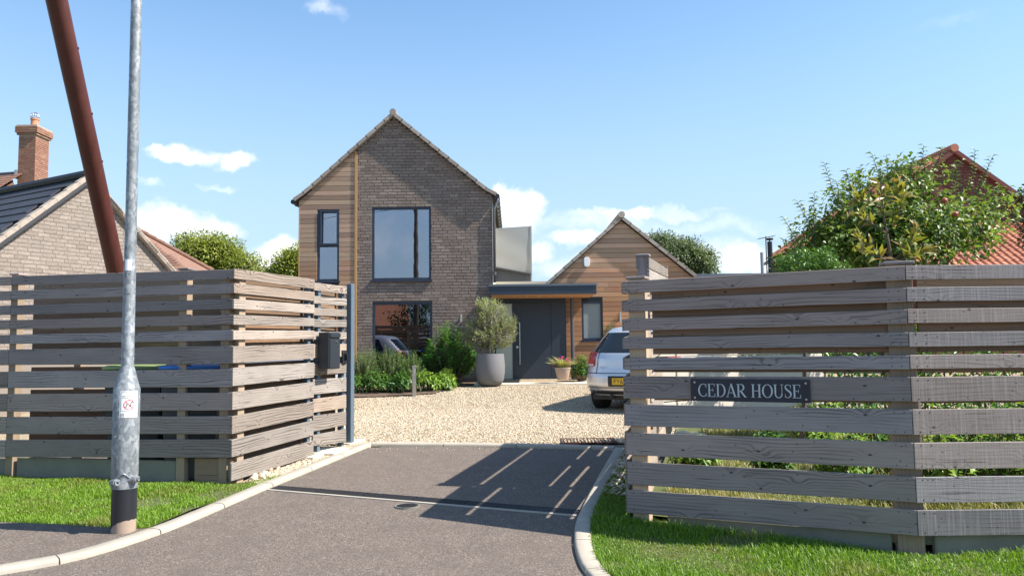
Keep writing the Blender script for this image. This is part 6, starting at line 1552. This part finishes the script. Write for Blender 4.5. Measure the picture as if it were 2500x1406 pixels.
# pots
def pot(name, label, c, prof, mat, soil_r, soil_z):
    r = root(name, c, label, 'plant pot'); mb = MB(); mb.lathe(c, prof, 40); smooth_by_angle(mb.build('pot', mat, r), 50); mb = MB(); mb.lathe(c + [0, 0, soil_z - .02], [(soil_r, 0), (soil_r, .02)], 24); mb.build('compost', M['soil'], r); return r
pg = at(1197, 940, 17.35); pg = np.array([pg[0], 17.35, pg[2]]); sc_ = 17.35 / FPX
ph_ = (940 - 864) * sc_
pot('grey_pot', 'tall grey curved planter holding the olive tree', pg, [(.19, 0), (.25, .02), (.30, .12), (.325, .28), (.33, .42), (.318, .58), (.305, ph_), (.285, ph_), (.285, ph_ - .08), (.29, .3)], M['pot_grey'], .286, ph_ - .06)
def olive():
    b = pg + [0, 0, ph_ - .06]; rt = root('olive_tree', b, 'bushy silver green olive tree in the grey pot', 'tree'); r = np.random.RandomState(77)
    mb = MB(); P = []; A = []; N = []; RN = []
    c = at(1200, 800, 17.35); tips = []
    for k, (dx, dy) in enumerate(((-.06, 0), (.02, .04), (.07, -.03), (0, -.05))):
        top = np.array([c[0] + dx * 3, 17.35 + dy * 3, b[2] + .42]); mb.tube([b + [dx, dy, 0], b + [dx * 1.3, dy * 1.6, .2], top], [.026, .022, .016], 7)
        tips.append(top)
    lob = [((1200, 772), .42, .38), ((1175, 822), .42, .28), ((1225, 815), .40, .28), ((1188, 748), .24, .20), ((1160, 805), .25, .25), ((1238, 790), .22, .22), ((1208, 840), .35, .14)]
    for (uv, rw, rh_) in lob:
        cc = at(*uv, 17.35); n = int(520 * rw * rh_ / .12)
        for _ in range(int(n * .27) + 6):
            dvec = unit(1, r)[0]; rad_ = r.uniform(.35, 1.0) ** .6; e = cc + dvec * np.array([rw, rw * .9, rh_]) * rad_; s = tips[r.randint(len(tips))]; s2 = s + (e - s) * r.uniform(.35, .6)
            mb.tube([s2, e], [.006, .002], 4, False); dr_ = nrm(e - s2 + np.array([0, 0, .25]))
            tlen = r.uniform(.10, .22); 
            for j in range(17):
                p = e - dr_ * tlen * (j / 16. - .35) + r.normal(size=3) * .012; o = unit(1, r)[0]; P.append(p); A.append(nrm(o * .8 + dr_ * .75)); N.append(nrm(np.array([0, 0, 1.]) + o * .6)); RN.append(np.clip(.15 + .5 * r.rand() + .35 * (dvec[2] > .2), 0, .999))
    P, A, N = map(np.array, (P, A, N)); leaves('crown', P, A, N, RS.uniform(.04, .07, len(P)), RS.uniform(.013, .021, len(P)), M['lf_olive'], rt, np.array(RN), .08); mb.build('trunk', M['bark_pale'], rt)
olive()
pf = at(1374, 927, 17.7); pf = np.array([pf[0], 17.7, pf[2]])
pot('clay_pot', 'weathered clay pot right of the front door', pf, [(.11, 0), (.125, .01), (.175, .24), (.185, .245), (.185, .28), (.165, .28), (.16, .2)], M['clay_pot'], .16, .25)
fl = root('pot_grasses', pf + [0, 0, .25], 'pale ornamental grass with pink flowers in the clay pot', 'plant')
r = np.random.RandomState(91); P = []; A = []; N = []
for k in range(330):
    th = r.uniform(0, 6.283); o = np.array([math.cos(th), math.sin(th), 0]); P.append(pf + [0, 0, .25] + o * r.uniform(0, .12)); A.append(nrm(o * r.uniform(.1, .9) + np.array([.05, 0, 1.]))); N.append(nrm(np.array([0, 0, 1.]) - o * .2 + .01))
leaves('grass_blades', *map(np.array, (P, A, N)), RS.uniform(.2, .36, 330), .010, M['lf_straw'], fl, None, .55)
P = []; A = []; N = []
for (du, dv_) in ((-8, -38), (0, -41), (10, -35), (16, -30)):
    c = pf + np.array([du * .0093, -.06 + r.uniform(-.06, .06), -dv_ * .0093 + .12])
    for j in range(14): o = unit(1, r)[0]; P.append(c); A.append(o); N.append(unit(1, r)[0])
leaves('flowers', *map(np.array, (P, A, N)), .045, .03, M['petal'], fl)
P = []; A = []; N = []
for j in range(160): o = unit(1, r)[0]; P.append(pf + np.array([-.17, -.02, .36]) + o * np.array([.09, .09, .12]) * r.rand() ** .4); A.append(unit(1, r)[0]); N.append(unit(1, r)[0])
leaves('purple_foliage', *map(np.array, (P, A, N)), .04, .018, leaf_mat('purple_leaf', [(.10, .07, .08), (.16, .12, .13)], .5, .2, (1, 1, 1)), fl)
shrub('broadleaf_shrub', 'dark leafy shrub between clay pot and silver car', 'shrub', sp(1420, 925, 18.2), .62, .55, .62, 60, 16, .07, .042, M['lf_laurel'], 41, up=.4)
shrub('broadleaf_shrub', 'bright green shrub behind the car roof by the cedar wall', 'shrub', sp(1490, 920, 18.7), .55, .5, 1.32, 60, 18, .065, .045, M['lf_ground'], 42, up=.4, lower=.5)
# bollard light
bb = gnd(1011, 968); bl = root('bollard_light', bb, 'short stainless steel bollard light in the planting bed', 'bollard light'); hb_ = at(1010, 892, bb[1])[2] - bb[2]
mb = MB(); mb.lathe(bb, [(.045, 0), (.045, hb_ - .155)], 20); smooth_by_angle(mb.build('post', M['steel'], bl))
mb = MB(); mb.lathe(bb, [(.030, hb_ - .155), (.030, hb_ - .03)], 16); mb.build('lens', M['white_plastic'], bl)
for k in range(4): z = hb_ - .14 + k * .03; mb = MB(); mb.lathe(bb, [(.031, z), (.046, z - .003), (.046, z + .010), (.031, z + .013)], 20); mb.build('louvre', M['steel'], bl)
mb = MB(); mb.lathe(bb, [(.046, hb_ - .03), (.046, hb_ - .004), (.042, hb_)], 20); smooth_by_angle(mb.build('cap', M['steel'], bl))
wr = gnd(1166, 941); o = MB(); o.add([wr + [-.09, -.05, 0], wr + [.1, -.05, 0], wr + [.09, .08, 0], wr + [-.08, .07, 0], wr + [.02, 0, .13]], [(3, 2, 1, 0), (0, 1, 4), (1, 2, 4), (2, 3, 4), (3, 0, 4)]); o = o.build('white_rock', M['slab'], None); tag(o, 'white pointed rock at the foot of the grey pot', 'rock')

# ================================================================ TREES
def tree(name, label, base, lobes, nclump, per, L, W, mat, seed, trunk_r, csize, group='trees beyond the buildings', bark='bark', lean=(0, 0), cat='tree', droop=.15):
    r = np.random.RandomState(seed); base = np.array(base, float); rt = root(name, base, label, cat, group); mb = MB(); cen = np.mean([l[0] for l in lobes], 0)
    fork = base + (np.array([cen[0], cen[1], max(base[2] + .6, min(l[0][2] - l[1][2] for l in lobes))]) - base) * .75
    mb.tube([base - [0, 0, .1], (base + fork) / 2 + [.03, 0, 0], fork], [trunk_r * 1.2, trunk_r, trunk_r * .75], 8); P = []; A = []; N = []; RN = []
    tw = sum(np.prod(l[1]) ** (2 / 3) for l in lobes)
    for c, rad in lobes:
        c = np.array(c, float); rad = np.array(rad, float); mb.tube([fork, (fork + c) / 2 + r.normal(size=3) * .08, c], [trunk_r * .6, trunk_r * .4, trunk_r * .15], 6)
        for _ in range(max(3, int(nclump * np.prod(rad) ** (2 / 3) / tw))):
            dvec = unit(1, r)[0]; q = c + dvec * rad * r.uniform(.45, 1.05) ** .5 * r.uniform(.8, 1.08)
            if r.rand() < .5: mb.tube([c + (q - c) * .25, q], [trunk_r * .16, trunk_r * .04], 4, False)
            tone = np.clip(.35 + .3 * r.normal(), 0, .8)
            O = unit(per, r) * (csize * r.rand(per, 1) ** .4) * [1, 1, .75]; P.append(q + O); A.append(O / csize + unit(per, r) * .6 + np.array([0, 0, -.1])); N.append(unit(per, r) * .7 + np.array([0, 0, 1.]) + dvec * .4); RN.append(np.clip(tone + .2 * r.rand(per), 0, .999))
    P, A, N, RN = map(np.concatenate, (P, A, N, RN)); n = len(P)
    leaves('crown', P, A, N, L * r.uniform(.7, 1.25, n), W * r.uniform(.7, 1.2, n), mat, rt, RN, droop); mb.build('trunk', M[bark], rt); return rt, fork
def lob(u, v, Y, ru, rv, rd=None): c = at(u, v, Y); k = Y / FPX; return (c, (ru * k, (rd or ru) * k, rv * k))
tree('broadleaf_tree', 'yellow green tree between buff gable and brick house', gz(at(510, 700, 28)[0], 28), [lob(505, 630, 28, 70, 45), lob(470, 600, 28, 40, 28), lob(540, 605, 28, 45, 30), lob(590, 650, 28, 48, 30), lob(450, 645, 28, 45, 40)], 330, 62, .105, .06, M['lf_yellow'], 3, .22, .36)
tree('broadleaf_tree', 'yellow green tree peeping over the fence left of brick house', gz(at(715, 700, 29)[0], 29), [lob(712, 655, 29, 45, 38), lob(680, 670, 29, 34, 24), lob(735, 640, 29, 36, 34)], 190, 60, .105, .06, M['lf_yellow'], 4, .2, .34)
tree('broadleaf_tree', 'grey green tree behind the right slope of cedar gable', gz(at(1650, 700, 32)[0], 32), [lob(1640, 625, 32, 70, 42), lob(1620, 595, 32, 40, 22), lob(1690, 625, 32, 46, 36), lob(1715, 645, 32, 34, 32), lob(1660, 650, 32, 60, 30)], 330, 58, .115, .06, M['lf_grey'], 5, .25, .36)
tree('broadleaf_tree', 'dark tree just entering at the right edge', gz(at(2540, 700, 14)[0], 14), [lob(2560, 500, 14, 60, 60), lob(2545, 560, 14, 36, 46), lob(2620, 480, 14, 60, 70)], 160, 36, .09, .05, M['lf_dark'], 6, .12, .25)
# apple tree
bA = gz(at(2230, 900, 9.3)[0], 9.3) + [0, 0, .05]
lobA = [lob(2150, 560, 9.3, 130, 80, 110), lob(2235, 535, 9.2, 115, 80, 110), lob(2080, 600, 9.3, 110, 60, 90), lob(2365, 560, 9.2, 80, 52, 80), lob(2200, 600, 9.1, 150, 60, 100), lob(2020, 560, 9.5, 60, 60, 60), lob(2225, 445, 9.3, 70, 48, 60), lob(2120, 490, 9.4, 90, 60, 80), lob(2000, 620, 9.4, 80, 40, 60), lob(2420, 500, 9.4, 45, 35, 40)]
ta, fk = tree('apple_tree', 'large apple tree with a few red apples above the right fence', bA, lobA, 330, 32, .074, .044, M['lf_apple'], 8, .075, .19, group=None)
r = np.random.RandomState(14); P = []; A = []; N = []; RN = []; mb = MB()
shoots = [((2060, 560), (2012, 398)), ((2100, 540), (2065, 415)), ((2110, 520), (2100, 405)), ((2160, 480), (2128, 375)), ((2170, 470), (2165, 378)), ((2010, 590), (1945, 490)), ((1990, 610), (1988, 470)), ((1980, 640), (1912, 530)), ((1960, 650), (1930, 570)), ((2240, 430), (2190, 392)), ((2260, 420), (2255, 355)), ((2280, 410), (2300, 360)), ((2360, 470), (2380, 365)), ((2380, 480), (2425, 380)), ((2350, 500), (2340, 420)), ((2420, 540), (2470, 470)), ((2440, 560), (2495, 530)), ((2060, 520), (2040, 440)), ((2400, 520), (2440, 450)), ((2330, 470), (2330, 400)), ((2220, 460), (2230, 385)), ((2130, 470), (2090, 440)), ((2300, 450), (2350, 390))]
for (a, b) in shoots:
    Y_ = 9.3 + r.uniform(-.3, .3); a3, b3 = at(*a, Y_), at(*b, Y_); mid = (a3 + b3) / 2 + np.array([r.uniform(-.05, .05), 0, -.04]); pts = [a3 * (1 - t) ** 2 + mid * 2 * t * (1 - t) + b3 * t * t for t in np.linspace(0, 1, 9)]; mb.tube(pts, [.008 * (1 - t * .7) for t in np.linspace(0, 1, 9)], 4, False)
    n_ = int(np.linalg.norm(b3 - a3) / .021)
    for j in range(n_):
        t = (j + .5) / n_; k = min(int(t * 8), 7); p = pts[k] + (pts[k + 1] - pts[k]) * (t * 8 - k); ax = nrm(pts[k + 1] - pts[k]); s_ = 1 if j % 2 else -1; P.append(p); A.append(nrm(np.array([s_ * 1., r.uniform(-.6, .6), .1]) + ax * .55)); N.append(nrm(np.array([0, -.5, 1.]) + r.normal(size=3) * .3)); RN.append(.2 + .6 * r.rand())
leaves('shoot_foliage', *map(np.array, (P, A, N)), RS.uniform(.055, .085, len(P)), RS.uniform(.032, .048, len(P)), M['lf_apple'], ta, np.array(RN), .4); tag(mb.build('twigs', M['bark'], ta), kind='stuff')
ap_me = None
for (u, v) in ((2332, 530), (2306, 497)):
    p = at(u, v, 8.75); mb = MB(); mb.lathe(p, [(.004, .052), (.018, .062), (.031, .050), (.035, .03), (.028, .010), (.012, 0)], 12); mb.build('apple', M['apple'], ta, smooth=True)
# large leaved sapling in front of it
def sapling():
    r = np.random.RandomState(19); b = gz(at(2195, 900, 7.4)[0], 7.4) + [0, 0, .05]; rt = root('bronze_sapling', b, 'young tree with large bronze and yellow green leaves behind the fence post', 'tree'); mb = MB(); P = []; A = []; N = []; RN = []
    def br(pts, r0):
        Q = [at(u, v, Y) for (u, v, Y) in pts]; mb.tube(Q, [r0 * (1 - .6 * i / (len(Q) - 1)) for i in range(len(Q))], 6); return Q
    main = [b, at(2178, 640, 7.4), at(2165, 570, 7.4), at(2155, 510, 7.4), at(2150, 445, 7.4)]; mb.tube(main, [.022, .016, .012, .009, .005], 7)
    segs = [[main[1], at(2120, 600, 7.35), at(2090, 580, 7.3)], [main[1], at(2220, 600, 7.3), at(2238, 560, 7.3)], [main[2], at(2120, 540, 7.3), at(2078, 515, 7.25)], [main[2], at(2190, 540, 7.3), at(2205, 480, 7.3)], [main[3], at(2120, 490, 7.3), at(2085, 490, 7.3)], [main[3], at(2185, 480, 7.5), at(2198, 450, 7.5)], [at(2178, 640, 7.4), at(2140, 625, 7.2), at(2105, 615, 7.1)], [main[1], at(2215, 630, 7.2), at(2250, 610, 7.2)]]
    for s in segs: mb.tube(s, [.010, .007, .004], 5)
    for s in segs + [main[2:]]:
        for j in range(20):
            t = .25 + .75 * (j + r.rand()) / 20; k = min(int(t * (len(s) - 1)), len(s) - 2); p = s[k] + (s[k + 1] - s[k]) * (t * (len(s) - 1) - k); ax = nrm(s[k + 1] - s[k]); o = unit(1, r)[0]; P.append(p); A.append(nrm(o * .8 + ax * .55 + np.array([0, 0, .25]))); N.append(nrm(np.array([0, -.3, 1.]) + r.normal(size=3) * .5)); RN.append(np.clip(.75 * t * t + .3 * r.rand() - .1, 0, .999))
    leaves('crown', *map(np.array, (P, A, N)), RS.uniform(.11, .18, len(P)), RS.uniform(.038, .058, len(P)), M['lf_magnolia'], rt, np.array(RN), .2); mb.build('trunk', M['bark'], rt)
sapling()
tree('garden_shrub', 'bright small leaved shrub below the left side of apple tree', gz(at(1945, 900, 8.6)[0], 8.6) + [0, 0, .05], [lob(1945, 645, 8.6, 50, 36), lob(1985, 640, 8.6, 50, 38), lob(1910, 665, 8.6, 30, 26), lob(2030, 665, 8.5, 40, 22)], 120, 30, .036, .019, M['lf_ground'], 12, .03, .085, group=None, cat='shrub')
# ---- garden seen through the right fence
gardpoly = [RF0[:2] + np.array([.35, .35]), RF1[:2] + np.array([0, .3]), np.array([5.2, 5.7]), np.array([7.5, 10.5]), np.array([2.5, 10.5])]
gg = blades('garden_grass', gardpoly, 42000, .06, .16, M['lf_dry'], 44, .05, w=.004); tag(gg, 'rough dry garden grass behind the right fence', 'grass', kind='stuff')
gpl = [(1690, 8.0, .5, .35), (1880, 7.6, .5, .5), (2050, 7.0, .6, .62), (2130, 7.6, .6, .8), (2290, 6.6, .6, .85), (2370, 7.2, .7, .95), (2450, 6.6, .6, .9), (2520, 7.4, .8, 1.0), (1990, 8.8, .7, .7)]
gpt = ['low leafy garden plant behind the name plate', 'garden plant behind the fence right of the name plate', 'tall leafy garden plant left of the fence post', 'leafy garden plant close behind the fence post', 'yellow green garden plant right of the fence post', 'tall garden plant behind middle of the right panel', 'leafy garden plant behind right panel near the edge', 'rearmost garden plant at the right edge', 'leafy garden plant below the apple tree']
for k, (u, Y, w, hh) in enumerate(gpl):
    p = at(u, 950, Y); shrub('garden_plant', gpt[k], 'plant', (p[0], Y, h(Y) + .05), w, w, hh, 34, 13, .10, .045, M['lf_ground'] if k % 2 else M['lf_lime'], 60 + k, lower=.2, up=.3, droop=.35, group='plants in the right garden')
# low bleached timber bed wall and white stones
wl = root('timber_bed', (at(1800, 990, 9.4) * [1, 1, 0] + [0, 0, h(9.4)]), 'low bleached timber bed wall seen behind the name plate', 'raised bed')
wa, wb = at(1598, 930, 8.3)[:2], at(2010, 930, 10.0)[:2]
def za_(v): return at(1800, v, 9.2)[2]
wn_ = np.array([(wb - wa)[1], -(wb - wa)[0]]); wn_ = nrm(wn_); wn_ = wn_ if wn_[1] < 0 else -wn_
for (t0, t1) in ((842, 866), (868, 896), (898, 930), (932, 966), (968, 1002)):
    for (f0, f1) in ((0, .108), (.114, 1.)): board(wl, wa + (wb - wa) * f0, wa + (wb - wa) * f1, (za_(t0), za_(t1)), (za_(t0), za_(t1)), wn_, .12, M['white_sun'], 'sleeper', .006)
for k, (u, v, s) in enumerate(((1665, 1058, .16), (1705, 1056, .13), (1740, 1060, .10))):
    g_p = gnd(u, v + 22, .05); o = inst('boulder', cobm[k], g_p + [0, 0, s * .3], None, Matrix.Rotation(k, 3, 'Z'), (s, s, s * .8)); o.data = o.data.copy(); o.data.materials.clear(); o.data.materials.append(M['slab'])
    tag(o, ['largest pale boulder behind the right fence', 'middle pale boulder behind the right fence', 'smallest pale boulder behind the right fence'][k], 'boulder', 'pale boulders in the garden')
# ================================================================ ACROSS THE ROAD (seen in the windows)
tp = root('telegraph_pole', (-5.7, -8, 0), 'wooden telegraph pole across the road, reflected in the upper window', 'pole')
mb = MB(); mb.tube([(-5.7, -8, -.1), (-5.7, -8, 11)], [.16, .12], 14); smooth_by_angle(mb.build('mast', M['bark'], tp)); mb = MB(); mb.obox((-5.7, -8, 10.4), (1, 0, 0), (0, 1, 0), (0, 0, 1), 1.4, .1, .12); mb.build('crossarm', M['bark'], tp)
for k, (x, z) in enumerate(((-.6, 10.5), (.6, 10.5), (0, 9.9))):
    for sg in (-1, 1):
        pts = [(-5.7 + x + sg * 26 * t, -8 - .8 * t, z - 2.4 * t * (1.6 - t)) for t in np.linspace(0, 1, 14)]; mb = MB(); mb.tube(pts, .012, 4, False); mb.build('wire', M['wire'], tp)
oh = root('opposite_house', (-10.5, -14, 0), 'low red roofed house across the road, reflected in the lower window', 'house')
MB().box(-14, -7.6, -18, -13.2, 0, 2.6).build('wall', M['brick_red'], oh); mb = MB(); mb.prism([(-14.3, -12.9, 2.5), (-14.3, -15.6, 4.6), (-14.3, -18.3, 2.5)], (7, 0, 0)); mb.build('roof', M['tile_red'], oh); MB().box(-12, -10.6, -13.2, -13.14, 1, 2.1).build('window', M['glass_dark'], oh)
def blob(x, y, z, a, b, c): return (np.array([x, y, z]), (a, b, c))
tree('broadleaf_tree', 'dark tree across the road left, reflected in the lower window', (-6.6, -11, 0), [blob(-6.6, -11, 3., 1.2, 1.2, 1.5), blob(-5.9, -11.2, 3.6, 1., 1., 1.2)], 90, 26, .16, .1, M['lf_dark'], 15, .15, .35, 'trees across the road')
tree('broadleaf_tree', 'dark tree across the road right, reflected in the lower window', (-4.0, -12, 0), [blob(-4., -12, 2.9, 1.3, 1.2, 1.6), blob(-3.2, -12.2, 3.6, 1., 1., 1.2)], 90, 26, .16, .1, M['lf_dark'], 16, .15, .35, 'trees across the road')

hg = root('garden_hedge', (6.2, 11.2, h(11.2)), 'green hedge closing the garden behind the right fence', 'hedge')
r = np.random.RandomState(52); nH_ = 9000; Ph = np.column_stack([r.uniform(3.3, 9.5, nH_), 11.2 + r.normal(0, .22, nH_), h(11.2) + r.uniform(0, 1.5, nH_) ** 1.0]); leaves('foliage', Ph, unit(nH_, r), unit(nH_, r) + np.array([0, 0, .8]), .085, .045, M['lf_ground'], hg)
mb = MB()
for k in range(22): x = 3.3 + k * .285; mb.tube([(x, 11.2, h(11.2) - .05), (x + .05, 11.22, h(11.2) + 1.3)], [.018, .008], 5)
mb.build('stem', M['bark'], hg)

# loose stones kicked onto the tarmac
Pk = scatter([(-2.0, 9.30), (.9, 8.9), (1.25, 9.68), (-1.75, 9.74)], 420, 71, .004); keep = np.random.RandomState(72).rand(len(Pk)) < np.clip((Pk[:, 1] - 9.0) * 1.1, .05, 1) ** 2
tag(stones('stray_gravel', Pk[keep], np.random.RandomState(73).uniform(.006, .013, keep.sum()), M['gravel'], 74), 'stray gravel on the tarmac below the back kerb', 'gravel', kind='stuff')
